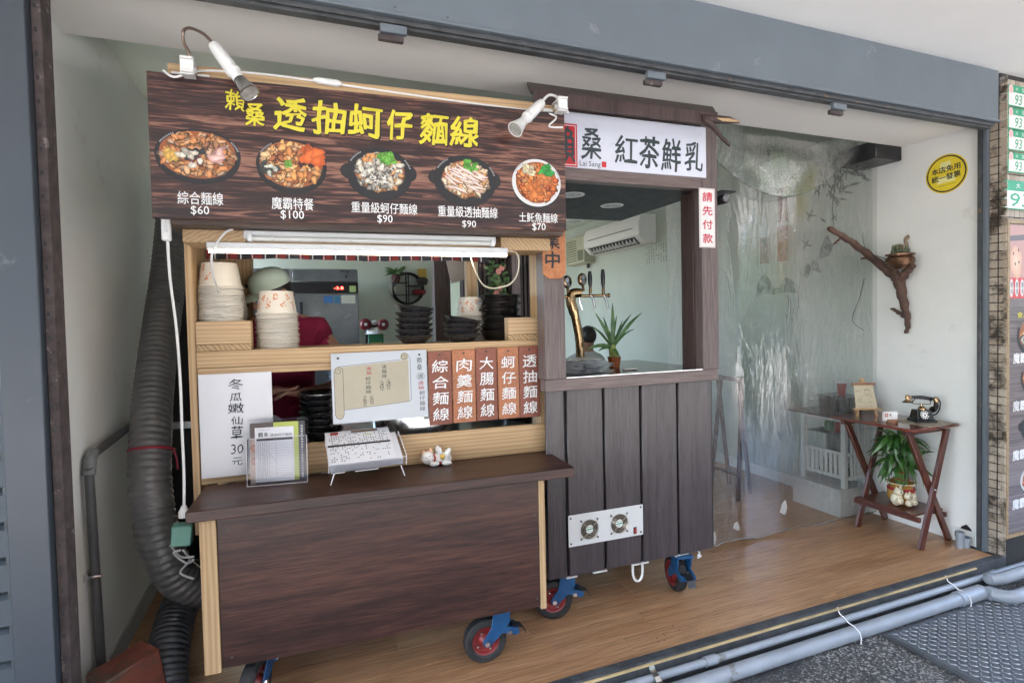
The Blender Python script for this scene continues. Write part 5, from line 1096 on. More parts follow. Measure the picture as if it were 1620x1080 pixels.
for j in range(NZ + 1):
    s = j / NZ
    for i in range(NX + 1):
        t_ = i / NX; X = 2.15 + 1.35 * t_; lo = 2.50 - .33 * math.sin(math.pi * min(1, t_ * 1.0)) ** .9 * (1.0 if t_ > .4 else 1)
        z = 2.738 + (lo - 2.738) * s; vs.append((X, 2.55 + .06 * s + .006 * mnoise.noise((X * 5, s * 2, 4)), z))
mb.add(vs, [(j * (NX + 1) + i, j * (NX + 1) + i + 1, (j + 1) * (NX + 1) + i + 1, (j + 1) * (NX + 1) + i) for j in range(NZ) for i in range(NX)])
mb.tube([vs[NZ * (NX + 1) + i] for i in range(NX + 1)], .004, 6); mb.build('curtain_swag', CUR, q, smooth=120)
# torn shiny flaps at the hem
for x, y, h in ((1240, 800, .09), (1128, 850, .08), (1165, 830, .05)):
    c_ = at(x, y, Y=2.645); mb = MB(Matrix.Translation(c_) @ Matrix.Rotation(rad(20), 4, 'Y'))
    mb.add([(-.02, 0, -h * .5), (.0, -.02, -h * .55), (.028, -.01, -h * .5), (.008, -.02, .0), (-.01, -.01, h * .5), (-.022, 0, .1 * h)], [(0, 1, 3, 5), (1, 2, 3), (3, 4, 5)]); mb.build('hem_flap', clear('stiff film', haze=.35, rough=.1, hc=(.75, .78, .8), bump=.6, bs=60), q, smooth=0)

# ================================================================== SIDE WALL DECOR (x = 3.80 faces -x)
XW = 3.80
FW = fr((XW - .001, 0, 0), (0, -1, 0), (0, 0, 1), (-1, 0, 0))
def W(x, y): return on(FW, x, y)
m = bpy.data.materials.new('ink wash'); m.use_nodes = True; t = m.node_tree; b = t.nodes['Principled BSDF']; co = _coord(t, (1, 1, 1)); nn = _noise(t, co, 7, 6, .7, .6)
t.links.new(_ramp(t, nn, [(.3, (.05, .08, .075)), (.62, (.22, .27, .26))]), b.inputs['Base Color']); b.inputs['Roughness'].default_value = .8
al = _ramp(t, _noise(t, co, 9, 5, .7), [(.36, (.95, .95, .95)), (.6, (.12, .12, .12))]); t.links.new(al, b.inputs['Alpha']); WASH = m
INKG = mat('mural ink', (.045, .06, .05), .8, vary=.3, vs=20)
def swallow(x, y, s, ang):
    a, b_ = W(x, y); mb = MB(FW @ Matrix.Translation((a, b_, 0)) @ Matrix.Rotation(ang, 4, 'Z') @ Matrix.Diagonal((s, s, 1, 1)))
    mb.poly([(-1, .1, .0005), (-.3, .22, .0005), (.1, 1.0, .0005), (.15, .9, .0005), (.05, .2, .0005), (.55, .12, .0005), (.7, .0, .0005), (.5, -.06, .0005), (.1, -.08, .0005), (.3, -.95, .0005), (.18, -.9, .0005), (-.22, -.1, .0005), (-1.1, -.35, .0005), (-.5, .02, .0005)][::-1]); mb.build('painted_swallow', INKG, wr, smooth=0)
for x, y, s, an in [(1253, 279, .07, .6), (1283, 281, .05, -.4), (1293, 302, .055, .5), (1282, 340, .085, 1.0), (1276, 386, .085, .9), (1320, 344, .05, .4), (1314, 308, .06, -.2)]: swallow(x, y, s * .72, an)
mb = MB(FW); a, b_ = W(1326, 262)
for k in range(95):
    x, y = a + random.gauss(.0, .10) , b_ + random.gauss(-.03, .11) - .0; an = -1.2 + random.gauss(0, .65); ln = random.uniform(.05, .11); w_ = ln * .11
    if y > 2.68: continue
    d = Vector((math.cos(an), math.sin(an))); n_ = Vector((-d.y, d.x)) * w_; z = .0006 + k * .00001
    mb.poly([(x, y, z), (x + d.x * ln * .4 + n_.x, y + d.y * ln * .4 + n_.y, z), (x + d.x * ln, y + d.y * ln, z), (x + d.x * ln * .4 - n_.x, y + d.y * ln * .4 - n_.y, z)])
line(mb, [(a - .05, b_ + .1), (a - .02, b_ - .1), (a - .05, b_ - .3), (a - .04, b_ - .45)], .004, .0005); line(mb, [(a - .2, b_ + .06), (a - .05, b_), (a + .1, b_ - .08)], .003, .0005); mb.build('painted_bamboo', INKG, wr, smooth=0)
def mount(pts, nm='painted_mountain'):
    mb = MB(FW); P = [W(*p) for p in pts]; mb.poly([(p[0], p[1], .0004) for p in P][::-1]); mb.build(nm, WASH, wr, smooth=0)
mount([(1196, 470), (1198, 446), (1206, 436), (1211, 433), (1216, 440), (1226, 456), (1234, 454), (1240, 440), (1246, 438), (1256, 446), (1268, 452), (1262, 464), (1240, 462), (1225, 466), (1212, 464)])
mount([(1268, 438), (1274, 424), (1277, 416), (1282, 420), (1286, 411), (1291, 412), (1297, 424), (1300, 432), (1292, 430), (1284, 426), (1277, 440)]); mount([(1294, 410), (1298, 392), (1305, 376), (1310, 372), (1318, 390), (1312, 404), (1302, 408)])
for x0, y0, y1 in ((1246, 466, 510), (1255, 464, 508), (1262, 460, 505), (1250, 470, 520)):
    P = [W(x0 + 1.5 * math.sin(k), y0 + (y1 - y0) * k / 5) for k in range(6)]; mb = MB(FW); line(mb, P, .006, .0005); mb.build('painted_waterfall', WASH, wr, smooth=0)
BRW = wood('brown plaque wood', (.20, .11, .06), (.33, .2, .12), 2, 40, .6)
for k, (x0, y0, x1, y1, lab) in enumerate([(1232, 297, 1246, 351, 'upper brown plaque among the painted swallows'), (1231, 358, 1246, 413, 'lower brown plaque above the painted mountains'), (1204, 376, 1217, 417, 'short brown plaque furthest into the dining room')]):
    a0, b0, a1, b1 = rect(FW, x0, y0, x1, y1); q = thing('wall_plaque', lab, 'plaque', M=FW @ Matrix.Translation(((a0 + a1) / 2, b0, 0)), group='brown wooden wall plaques')
    slab('plaque_board', FW, (min(a0, a1), b0, max(a0, a1), b1), .012, BRW, q); mb = MB(FW)
    for i in range(5): y = b0 + (b1 - b0) * (.1 + .17 * i); scrib(mb, min(a0, a1) + .03, y, max(a0, a1) - .03, y + .035, 2, .0125 + .001, th=.6)
    mb.build('lettering', INK, q, smooth=0)
# yellow sticker
a, b_ = W(1497, 275); rx = abs(W(1464, 275)[0] - W(1530, 275)[0]) / 2; ry = abs(W(1497, 244)[1] - W(1497, 306)[1]) / 2; rr = (rx + ry) / 2
q = thing('tax_sticker', 'round yellow sticker with black characters on the pale side wall', 'sticker', M=FW @ Matrix.Translation((a, b_, 0)))
mb = MB(FW)
mb.fan(a, b_, .0005, rr, rr, (0, 0, 0), (0, 0, 0), 64, 0, m=0); mb.fan(a, b_, .001, rr * .94, rr * .94, (0, 0, 0), (0, 0, 0), 64, 0, m=1); mb.fan(a, b_, .0014, rr * .87, rr * .87, (0, 0, 0), (0, 0, 0), 64, 0, m=0)
YS = mat('sticker yellow', (.80, .62, .03), .4, vary=.03); mb.build('sticker_disc', [YS, INK], q, smooth=0)
mb = MB(FW); F = FW @ Matrix.Translation((a, b_, 0)) @ Matrix.Rotation(rad(4), 4, 'Z'); mb.F = F
mb.add([(-rr * .25, rr * .2, .0017), (rr * .25, rr * .2, .0017), (rr * .25, rr * .62, .0017), (-rr * .25, rr * .62, .0017)], [(0, 1, 2, 3)], 1); mb.add([(-rr * .45, -rr * .45, .0017), (rr * .4, -rr * .45, .0017), (rr * .4, -rr * .1, .0017), (-rr * .45, -rr * .1, .0017)], [(0, 1, 2, 3)], 1)
put(mb, '本店免用', (-rr * .68, rr * .08, rr * .68, rr * .40), .0022, 0, .03); put(mb, '統一發票', (-rr * .70, -rr * .32, rr * .66, rr * .0), .0022, 0, .03); scrib(mb, -rr * .4, -rr * .62, rr * .4, -rr * .54, 14, .0022)
mb.build('lettering', [INK, mat('pale yellow print', (.82, .78, .35), .4)], q, smooth=0)
# driftwood shelf with bronze pot
BARK = mat('driftwood bark', (.085, .045, .032), .7, vary=.45, vs=16, bump=1.0, bs=45)
def wp(x, y, off): F = fr((XW - off, 0, 0), (0, -1, 0), (0, 0, 1), (-1, 0, 0)); a, b_ = on(F, x, y); return F @ Vector((a, b_, 0))
q = thing('driftwood_bracket', 'forked dark driftwood branch mounted on the side wall', 'branch', (XW - .06, 2.5, 1.35))
mb = MB(); nz = lambda i: .006 * math.sin(i * 1.7)
def limb(pp, rs): 
    P_ = smooth_pts(pp, 5); N = len(P_); mb.tube([p + Vector((0, nz(i), nz(i * 1.3 + 2))) * .6 for i, p in enumerate(P_)], [rs[0] + (rs[1] - rs[0]) * i / (N - 1) + .002 * math.sin(i * 2.1) for i in range(N)], 12)
limb([wp(1434, 527, .05), wp(1436, 508, .05), wp(1430, 480, .06), wp(1424, 452, .06), wp(1421, 434, .06)], (.010, .040)); limb([wp(1421, 440, .06), wp(1402, 426, .06), wp(1370, 400, .20), at(1340, 378, Y=2.60), at(1311, 361, Y=2.62)], (.034, .016)); limb([wp(1424, 445, .06), wp(1434, 430, .08), wp(1444, 420, .10)], (.030, .018)); limb([wp(1418, 440, .07), wp(1415, 428, .08), wp(1413, 420, .09)], (.028, .018))
limb([wp(1431, 500, .05), wp(1418, 492, .07), wp(1410, 488, .08)], (.014, .008)); limb([wp(1376, 405, .18), wp(1368, 408, .19), wp(1362, 409, .2)], (.01, .005)); limb([at(1332, 373, Y=2.61), at(1324, 382, Y=2.62), at(1318, 386, Y=2.62)], (.009, .004)); mb.build('branch', BARK, q, smooth=60)
pc = wp(1424, 425, .11); M = Matrix.Translation(pc) @ Matrix.Diagonal((.9, .9, 1.35, 1))
q = thing('bronze_pot', 'low round bronze pot with a miniature landscape on the driftwood branch', 'pot', M=M)
MB(M).lathe([(.0, .0), (.05, .0), (.058, .006), (.085, .018), (.094, .034), (.090, .050), (.076, .058), (.075, .062), (.092, .064), (.093, .070), (.088, .072), (.07, .068), (0, .064)], n=44).build('pot_body', mat('bronze', (.16, .085, .05), .28, .8, vary=.35, vs=10), q)
mb = MB(M)
for k in range(26): 
    a = random.random() * 6.28; r = random.random() * .05; ell(mb, (r * math.cos(a), r * math.sin(a), .074 + random.random() * .03), (random.uniform(.008, .018),) * 2 + (random.uniform(.008, .02),), 8)
mb.build('moss_rock', mat('mossy rock', (.10, .12, .07), .8, vary=.6, vs=30, bump=.8, bs=60), q, smooth=60)
mb = MB(M); mb.tube(smooth_pts([(.05, -.01, .07), (.055, -.012, .11), (.04, -.01, .14), (.062, -.02, .155)]), [.011] * 13, 8) ; mb.tube(arc((-.01, .0, .08), .035, 0, math.pi, 10, (0, 1, 0), (0, 0, 1)), .006, 8); mb.build('figurine', mat('carved stump', (.22, .16, .10), .6, vary=.4, vs=30), q)
mb = MB(); mb.tube(smooth_pts([wp(1405, 410, .004), wp(1385, 404, .004), wp(1370, 395, .004), wp(1365, 375, .004), wp(1366, 368, .004)]), .0025, 6); mb.tube(smooth_pts([wp(1367, 440, .004), wp(1360, 470, .004), wp(1349, 500, .004), wp(1352, 512, .004), wp(1366, 522, .004)]), .0025, 6)
mb.build('pump_cord', BLACK, None, org=wp(1385, 404, .004), tagv=('thin black cord looping down the wall beside the driftwood', 'cable'))
# black box high on the wall
c_ = Vector((3.68, 2.62, 2.50)); q = MB(Matrix.Translation(c_)).box(-.13, -.11, -.055, .119, .16, .06).build('wall_speaker', BLACK, None, bevel=.006, org=c_, tagv=('black box shaped device under the soffit above the curtain edge', 'speaker'))
WM[q.name] = Matrix.Translation(c_)
# air conditioners
a0, b0 = W(948, 408); a1, b1 = W(1038, 338); y_a, y_b = -a0, -a1
q = thing('split_air_conditioner', 'long white split air conditioner high on the side wall', 'air conditioner', (XW, (y_a + y_b) / 2, 2.35))
mb = MB(); ya, yb = min(y_a, y_b), max(y_a, y_b); out = [(XW, 2.26), (XW - .14, 2.26), (XW - .235, 2.35), (XW - .24, 2.50), (XW - .20, 2.585), (XW, 2.59)]
mb.add([(x, ya, z) for x, z in out] + [(x, yb, z) for x, z in out], [tuple(range(6)), tuple(range(11, 5, -1))] + [(i, i + 6, (i + 1) % 6 + 6, (i + 1) % 6) for i in range(6)]); mb.build('casing', WHITE, q, bevel=.01)
mb = MB().add([(XW - .145, ya + .1, 2.262 - .002), (XW - .225, ya + .1, 2.335), (XW - .225, yb - .1, 2.335), (XW - .145, yb - .1, 2.262 - .002)], [(0, 1, 2, 3)]); mb.build('air_outlet', BLACK, q, smooth=0)
for k in range(14): y = ya + .14 + k * (yb - ya - .28) / 13; MB().box(XW - .215, y - .004, 2.265, XW - .16, y + .004, 2.325).build('louvre', WHITE, q, smooth=0)
MB().box(XW - .2415, ya + .12, 2.43, XW - .236, yb - .12, 2.438).build('trim_line', BLACK, q, smooth=0)
a0, b0, a1, b1 = rect(FW, 914, 372, 966, 408)
q = thing('window_air_conditioner', 'older cream window air conditioner beyond the split unit', 'air conditioner', (XW, 6.9, 2.25))
MB().box(XW - .17, 6.6, 2.18, XW, 7.15, 2.55).build('casing', mat('aged cream plastic', (.45, .45, .34), .5), q, bevel=.01)
mb = MB()
for k in range(9): mb.box(XW - .175, 6.82, 2.22 + k * .034, XW - .1705, 7.12, 2.234 + k * .034)
mb.box(XW - .175, 6.63, 2.22, XW - .1705, 6.78, 2.36); mb.build('grille', mat('olive grille', (.16, .17, .11), .6), q, smooth=0)
MB().tube([(XW - .03, 6.75, 2.1795), (XW - .03, 6.75, 2.12)], .02, 8).build('drain_stub', STEELD, q)
a, b_ = W(1038, 405); mb = MB(FW)
for i in range(9):
    for j in range(6):
        if random.random() < .8: mb.add([(a - .18 + i * .045, b_ + .1 - j * .035, .0005), (a - .18 + i * .045 + .008, b_ + .1 - j * .035, .0005), (a - .18 + i * .045 + .008, b_ + .125 - j * .035, .0005), (a - .18 + i * .045, b_ + .125 - j * .035, .0005)], [(0, 1, 2, 3)])
mb.build('wall_lettering', INKG, wr, smooth=0)

# ================================================================== CABINET, BASE, BOX
WPT = mat('white cabinet paint', (.68, .68, .66), .4, vary=.04)
q = thing('white_plinth', 'low white boxed plinth under the slatted cabinet', 'plinth', (3.66, 2.9, 0))
MB().box(3.50, 2.735, .0, 3.795, 3.14, .185).build('plinth_body', WPT, q, bevel=.004); MB().box(3.485, 2.725, .186, 3.797, 3.15, .20).build('plinth_top', WPT, q, bevel=.002)
q = thing('slatted_cabinet', 'small white cabinet with slatted lower doors and glass top behind the curtain', 'cabinet', (3.66, 2.9, .2))
for x, y in ((3.55, 2.745), (3.55, 3.075), (3.775, 2.745), (3.775, 3.075)): MB().box(x - .016, y - .016, .2005, x + .016, y + .016, .70).build('leg', WPT, q, bevel=.002)
for z0, z1 in ((.26, .285), (.43, .45), (.665, .70)):
    MB().box(3.543, 2.742, z0, 3.558, 3.058, z1).build('rail', WPT, q, bevel=.001); MB().box(3.567, 2.716, z0, 3.758, 2.731, z1).build('rail', WPT, q, bevel=.001)
for k in range(8): MB().box(3.545, 2.765 + k * .037, .286, 3.555, 2.787 + k * .037, .4295).build('slat', WPT, q, bevel=.001)
for k in range(5): MB().box(3.585 + k * .036, 2.718, .286, 3.605 + k * .036, 2.728, .664).build('slat', WPT, q, bevel=.001)
MB().box(3.785, 2.742, .26, 3.79, 3.058, .66).box(3.56, 2.742, .255, 3.785, 3.058, .262).box(3.56, 2.742, .56, 3.785, 3.058, .566).build('inner_panel', mat('cabinet inside', (.2, .21, .2), .6), q, smooth=0)
MB().box(3.46, 2.722, .701, 3.795, 3.14, .712).build('top_board', mat('dark glass top', (.05, .045, .04), .15), q, bevel=.001)
for k, (y, z, c, lab) in enumerate([(2.86, .567, RED, 'small red jar inside the white slatted cabinet'), (2.95, .567, mat('green jar', (.06, .18, .08), .3), 'small green jar inside the white slatted cabinet'), (2.80, .263, BLACK, 'dark jar low inside the white slatted cabinet'), (2.98, .263, mat('olive basket', (.2, .2, .1), .7), 'olive basket low inside the white slatted cabinet')]):
    MB().lathe([(0, 0), (.03, 0), (.034, .01), (.034, .06), (.025, .072), (.025, .085), (0, .086)], (3.66, y, z), n=20).build('jar', c, None, org=(3.66, y, z), tagv=(lab, 'jar'))
q = thing('tissue_box', 'black lacquered box on the glass top of the white cabinet', 'box', (3.66, 2.86, .712))
MB().box(3.56, 2.735, .713, 3.74, 2.96, .825).build('box_body', mat('black lacquer', (.012, .012, .014), .1), q, bevel=.004); MB().box(3.555, 2.73, .826, 3.745, 2.965, .842).build('box_lid', MATS['black lacquer'], q, bevel=.002)
q = thing('drink_cup', 'small red and cream drink cup on the black box', 'cup', (3.65, 2.84, .842))
MB().lathe([(0, 0), (.024, 0), (.033, .085), (.035, .088), (.033, .09), (.03, .085), (0, .08)], (3.65, 2.84, .8425), n=24).build('cup_body', RED, q); MB().lathe([(.0262, .025), (.0298, .055)], (3.65, 2.84, .8425), n=24).build('cup_band', mat('cream print', (.6, .5, .3), .5), q); MB().lathe([(.0355, .086), (.036, .094), (.03, .097), (0, .097)], (3.65, 2.84, .8425), n=24).build('cup_lid', WHITE, q)
q = thing('folding_stand', 'dark red wooden folding stand behind the clear curtain', 'stand', (3.22, 3.4, 0))
MAH = wood('mahogany', (.06, .014, .009), (.14, .038, .022), 2, 45, .28, 16, coat=.3, bump=.05)
for a, b_ in (((3.12, 3.3, 0), (3.22, 3.35, .95)), ((3.34, 3.4, 0), (3.2, 3.38, .95)), ((3.12, 3.6, 0), (3.22, 3.58, .95)), ((3.36, 3.65, 0), (3.2, 3.6, .95))): MB().bar(a, b_, .03, .02, (0, 1, 0)).build('leg', MAH, q, bevel=.002)
MB().bar((3.13, 3.30, .2), (3.13, 3.6, .2), .02, .02).bar((3.2, 3.34, .93), (3.2, 3.62, .93), .02, .03).build('cross_bar', MAH, q)

# ================================================================== SIDE TABLE AND WHAT STANDS ON IT
q = thing('folding_table', 'reddish wooden folding side table with crossed legs against the side wall', 'table', (3.53, 2.4, 0))
TX0, TX1, TY0, TY1, TZ = 3.315, 3.735, 2.125, 2.665, .748
MB().box(TX0, TY0, TZ - .018, TX1, TY1, TZ).build('tabletop', wood('mahogany across', (.10, .022, .015), (.20, .052, .03), 1, 45, .16, 16, coat=.5, bump=.03), q, bevel=.006)
for y in (2.20, 2.60):
    MB().box(TX0 + .03, y - .012, TZ - .05, TX1 - .03, y + .012, TZ - .019).build('rail', MAH, q, bevel=.002)
    s = .014 if y < 2.4 else .014
    MB().bar((3.455, y - .024, .0), (3.70, y - .024, TZ - .03), .042, .020, (0, 1, 0)).build('leg', MAH, q, bevel=.003)
    MB().bar((3.76, y + .0, .0), (3.385, y + .0, TZ - .03), .042, .020, (0, 1, 0)).build('leg', MAH, q, bevel=.003)
MB().lathe([(0, .004), (.006, .003), (.007, 0)], (3.575, 2.166, .352), 'y', 10).build('bolt', CHROME, q)
MB().box(3.46, 2.22, .185, 3.74, 2.60, .198).build('shelf', MAH, q, bevel=.003)
for x in (3.475, 3.72): MB().box(x - .01, 2.19, .155, x + .01, 2.61, .184).build('stretcher', MAH, q, bevel=.002)
def tt(x, y, z=TZ): return at(x, y, Z=z)
# telephone on printed mat
c_ = tt(1458, 655); M = Matrix.Translation((3.60, 2.26, TZ)) @ Matrix.Rotation(rad(-28), 4, 'Z')
mq = MB(Matrix.Translation((3.60, 2.26, TZ)) @ Matrix.Rotation(rad(-2), 4, 'Z')); mq.box(-.125, -.13, .0005, .13, .13, .003)
mq = mq.build('table_mat', wood('patterned mat', (.12, .10, .07), (.55, .5, .4), 0, 25, .6, 1.2), None, org=(3.6, 2.26, TZ), tagv=('pale patterned mat under the black telephone', 'mat'), smooth=0)
q = thing('telephone', 'antique black and brass dial telephone on the patterned mat', 'telephone', M=M)
BLK = mat('black bakelite', (.012, .012, .012), .15, vary=.1)
Z0 = .0035; mb = MB(M)
out = [(-.062, -.055, Z0), (.062, -.055, Z0), (.062, .05, Z0), (-.062, .05, Z0), (-.060, -.052, Z0 + .014), (.060, -.052, Z0 + .014), (.060, .047, Z0 + .014), (-.06, .047, Z0 + .014), (-.052, -.040, Z0 + .02), (.052, -.040, Z0 + .02), (.052, .04, Z0 + .02), (-.052, .04, Z0 + .02), (-.044, -.022, Z0 + .075), (.044, -.022, Z0 + .075), (.044, .032, Z0 + .075), (-.044, .032, Z0 + .075)]
fs = [(3, 2, 1, 0), (12, 13, 14, 15)] + [(4 * l + i, 4 * l + (i + 1) % 4, 4 * (l + 1) + (i + 1) % 4, 4 * (l + 1) + i) for l in range(3) for i in range(4)]
mb.add(out, fs).build('phone_body', BLK, q, bevel=.004)
FD = M @ Matrix.Translation((-.006, -.034, Z0 + .046)) @ Matrix.Rotation(rad(-18), 4, 'X')
dl = MB(FD).lathe([(0, .006), (.0275, .006), (.029, .003), (.029, -.004)], n=32, ax='y').build('dial', BLK, q)
MB(FD).lathe([(0, .0085), (.015, .008), (.016, .006)], n=28, ax='y').build('dial_centre', WHITE, dl)
mb = MB(FD)
for k in range(11): a = .6 + k * .52; mb.lathe([(0, .0075), (.0035, .0073), (.0038, .006)], (.022 * math.cos(a), 0, .022 * math.sin(a)), 'y', 10)
mb.build('finger_hole', WHITE, dl)
mb = MB(FD); mb.add([(-.007, -.009, -.006), (.007, -.009, -.006), (0, -.009, .007)], [(0, 1, 2)]); mb.build('dial_print', INK, dl, smooth=0)
MB(M).lathe([(.022, Z0 + .076), (.022, Z0 + .082), (.014, Z0 + .092), (.008, Z0 + .097), (.006, Z0 + .112), (0, Z0 + .112)], n=24).build('cradle_neck', BRASS, q)
mb = MB(M); mb.tube([(-.052, 0, Z0 + .135), (-.052, 0, Z0 + .112), (.05, 0, Z0 + .106), (.05, 0, Z0 + .132)], .0028, 8)
for s in (-1, 1): mb.tube(smooth_pts([(s * .050, -.014, Z0 + .148), (s * .05, -.010, Z0 + .132), (s * .05, .010, Z0 + .132), (s * .05, .014, Z0 + .148)]), .003, 8)
mb.build('cradle', BLK, q)
hs = MB(M).tube([(-.066, 0, Z0 + .152), (.0, 0, Z0 + .150), (.068, 0, Z0 + .140)], [.010, .012, .010], 14).build('handset_grip', BLK, q)
MB(M).lathe([(0, .024), (.008, .022), (.012, .012), (.012, -.006), (.019, -.014), (.020, -.017)], (-.082, 0, Z0 + .145), n=24).tube([(-.064, 0, Z0 + .151), (-.078, 0, Z0 + .152)], .011, 12).build('earpiece', BRASS, hs)
MB(M).lathe([(.020, -.017), (.030, -.022), (.030, -.026), (0, -.024)], (-.082, 0, Z0 + .145), n=28).build('earpiece_rim', BLK, hs)
MB(M).lathe([(0, .02), (.009, .018), (.013, .01), (.013, -.016), (.010, -.024)], (.082, 0, Z0 + .135), n=24).tube([(.066, 0, Z0 + .14), (.08, 0, Z0 + .14)], .010, 12).build('mouthpiece', BRASS, hs)
MB(M).tube(smooth_pts([(.082, 0, Z0 + .115), (.080, -.004, Z0 + .095), (.066, -.012, Z0 + .080), (.050, -.020, Z0 + .078)], 4), [.012 + .0006 * i for i in range(13)], 14).build('mouth_horn', BLK, hs)
MB(M).tube(smooth_pts([(.092, 0, Z0 + .14), (.108, .005, Z0 + .12), (.108, .01, Z0 + .075), (.09, .02, Z0 + .04), (.055, .03, Z0 + .03)]), .0038, 8).build('handset_cord', BLK, q)
# easel with sketch
e0 = tt(1405, 632 + 16); M = Matrix.Translation((3.50, 2.54, TZ)) @ Matrix.Rotation(rad(-24), 4, 'Z')
q = thing('sketch_easel', 'little wooden easel holding a pencil portrait sketch', 'easel', M=M)
PL = pine('easel pine', 2); BR = wood('easel bar wood', (.22, .10, .055), (.35, .18, .1), 0, 60, .5)
tl_ = Matrix.Rotation(rad(-15), 4, 'X'); G = M @ tl_
MB(G).bar((-.062, .0, .0), (-.018, .0, .23), .012, .008, (0, 1, 0)).bar((.062, 0, .0), (.018, 0, .23), .012, .008, (0, 1, 0)).build('front_leg', PL, q)
MB(G).lathe([(0, 0), (.018, 0), (.018, .02), (.010, .03), (0, .03)], (0, .0, .225), n=6).build('easel_head', PL, q)
MB(M).bar((0, .14, .0), (0, .058, .22), .012, .008, (1, 0, 0)).build('rear_leg', PL, q)
MB(G).box(-.085, -.022, .040, .085, .002, .054).build('ledge', PL, q, bevel=.001); MB(G).box(-.078, -.018, .205, .078, -.004, .222).build('top_clamp', BR, q, bevel=.003)
sk_ = MB(G).add([(-.072, -.012, .0545), (.068, -.012, .0545), (.062, -.011, .206), (-.062, -.011, .206)], [(0, 1, 2, 3)]).build('sketch', mat('cream sketch paper', (.52, .46, .33), .7, vary=.05), q, smooth=0)
mb = MB(G @ fr((0, -.0125, .13), (1, 0, 0), (0, 0, 1), (0, -1, 0)))
def squig(cx, cy, rx, ry, a0=0, a1=6.28, n=14, th=.0006): line(mb, [(cx + rx * math.cos(a0 + (a1 - a0) * i / n), cy + ry * math.sin(a0 + (a1 - a0) * i / n)) for i in range(n + 1)], th, .0004)
squig(.015, .025, .014, .018); squig(.015, .036, .017, .012, 0, 3.1, th=.0014); squig(.015, -.005, .03, .018, .2, 2.9); squig(-.035, -.012, .012, .012); squig(-.035, -.03, .02, .01, 0, 5); squig(0, -.03, .045, .012, 3, 6.3); squig(-.04, .045, .02, .008, 3.5, 6, th=.001); squig(.03, -.02, .008, .02, 1, 5); squig(.045, .02, .006, .03, 2, 4.5)
line(mb, [(.009, .026), (.012, .026)], .0006, .0004); line(mb, [(.018, .026), (.021, .026)], .0006, .0004); line(mb, [(.012, .016), (.018, .016)], .0005, .0004); scrib(mb, -.055, -.066, .01, -.062, 9, .0004); squig(.025, -.063, .005, .004)
mb.build('pencil_drawing', mat('graphite', (.09, .06, .045), .8), sk_, smooth=0)
# business cards
M = Matrix.Translation((3.43, 2.33, TZ)) @ Matrix.Rotation(rad(-18), 4, 'Z')
q = thing('card_holder', 'round wood slice holding white name cards in front of the easel', 'card holder', M=M)
MB(M).lathe([(0, .0), (.030, 0), (.032, .002), (.032, .018), (.030, .02), (0, .02)], n=30).build('wood_slice', wood('wood slice', (.24, .10, .05), (.4, .2, .11), 2, 20, .5, 1), q)
for k in range(3): MB(M @ Matrix.Translation((-.008, .006 * k, .012))).box(-.045, 0, 0, .045, .0006, .054).build('name_card', WHITE, q, smooth=0)
mb = MB(M @ fr((-.008, -.0005, .012), (1, 0, 0), (0, 0, 1), (0, -1, 0))); mb.add([(-.038, .024, .0004), (-.016, .024, .0004), (-.016, .046, .0004), (-.038, .046, .0004)], [(0, 1, 2, 3)], 1); put(mb, '桑', (-.008, .026, .006, .044), .0005, 0, .01); scrib(mb, -.006, .018, .02, .022, 8, .0005); put(mb, '賴', (-.034, .027, -.020, .043), .0007, 2); mb.build('card_print', [INK, RED, WTX], q, smooth=0)
# lucky bamboo in cat pot on the table shelf
M = Matrix.Translation((3.595, 2.40, .1985)) @ Matrix.Scale(1.25, 4); q = thing('cat_planter', 'yellow planter moulded with white kittens, lucky bamboo growing from it', 'planter', M=M)
MB(M @ Matrix.Translation((.02, 0, 0))).lathe([(0, 0), (.04, 0), (.052, .008), (.062, .035), (.06, .07), (.05, .088), (.062, .10), (.064, .106), (.058, .106), (.046, .09), (0, .085)], n=40).build('pot_body', mat('ochre glaze', (.50, .26, .05), .2, vary=.3, vs=14, coat=.5), q)
MB(M @ Matrix.Translation((.02, 0, 0))).lathe([(.061, .068), (.063, .076), (.057, .084), (.053, .082)], n=40).build('red_cord', RED, q)
MB(M @ Matrix.Translation((.02, 0, 0))).lathe([(.056, .098), (.066, .104), (.066, .110), (.056, .108)], n=40, wob=lambda a, h: .06 * math.sin(a * 7)).build('rim', mat('cream glaze', (.70, .62, .45), .2, coat=.5), q)
CRG = MATS['cream glaze']; 
for i, (x, y, z, s) in enumerate([(-.052, -.035, .070, 1.15), (-.022, -.062, .050, .95), (-.060, -.045, .028, 1.0), (-.030, -.072, .018, .85), (.008, -.072, .018, .85), (.010, -.070, .046, .75)]):
    G = M @ Matrix.Translation((x, y, z)) @ Matrix.Scale(s, 4); mb = MB(G); ell(mb, (0, 0, .004), (.021, .019, .018), 14)
    for sx_ in (-1, 1): mb.lathe([(.008, 0), (.004, .009), (.0004, .015)], (sx_ * .013, 0, .016), 'z', 8)
    if i == 0: ell(mb, (0, .01, -.03), (.024, .022, .03), 14)
    k_ = mb.build('kitten', CRG, q); mb = MB(G)
    for sx_ in (-1, 1): ell(mb, (sx_ * .007, -.0165, .007), (.0035, .002, .0045), 8)
    mb.tube([(-.003, -.0195, .000), (0, -.020, -.002), (.003, -.0195, 0)], .001, 5); mb.build('kitten_face', mat('brown paint', (.06, .03, .015), .3), k_)
mb = MB(M)
for k in range(14): a = k * 2.4; r = .012 + .014 * (k % 3) / 2; mb.tube([(.02 + r * math.cos(a), r * math.sin(a), .085), (.02 + r * math.cos(a), r * math.sin(a), .20 + .02 * (k % 3))], .0052, 8)
mb.build('bamboo_stalks', mat('bamboo green', (.10, .20, .04), .35, vary=.3, vs=20), q)
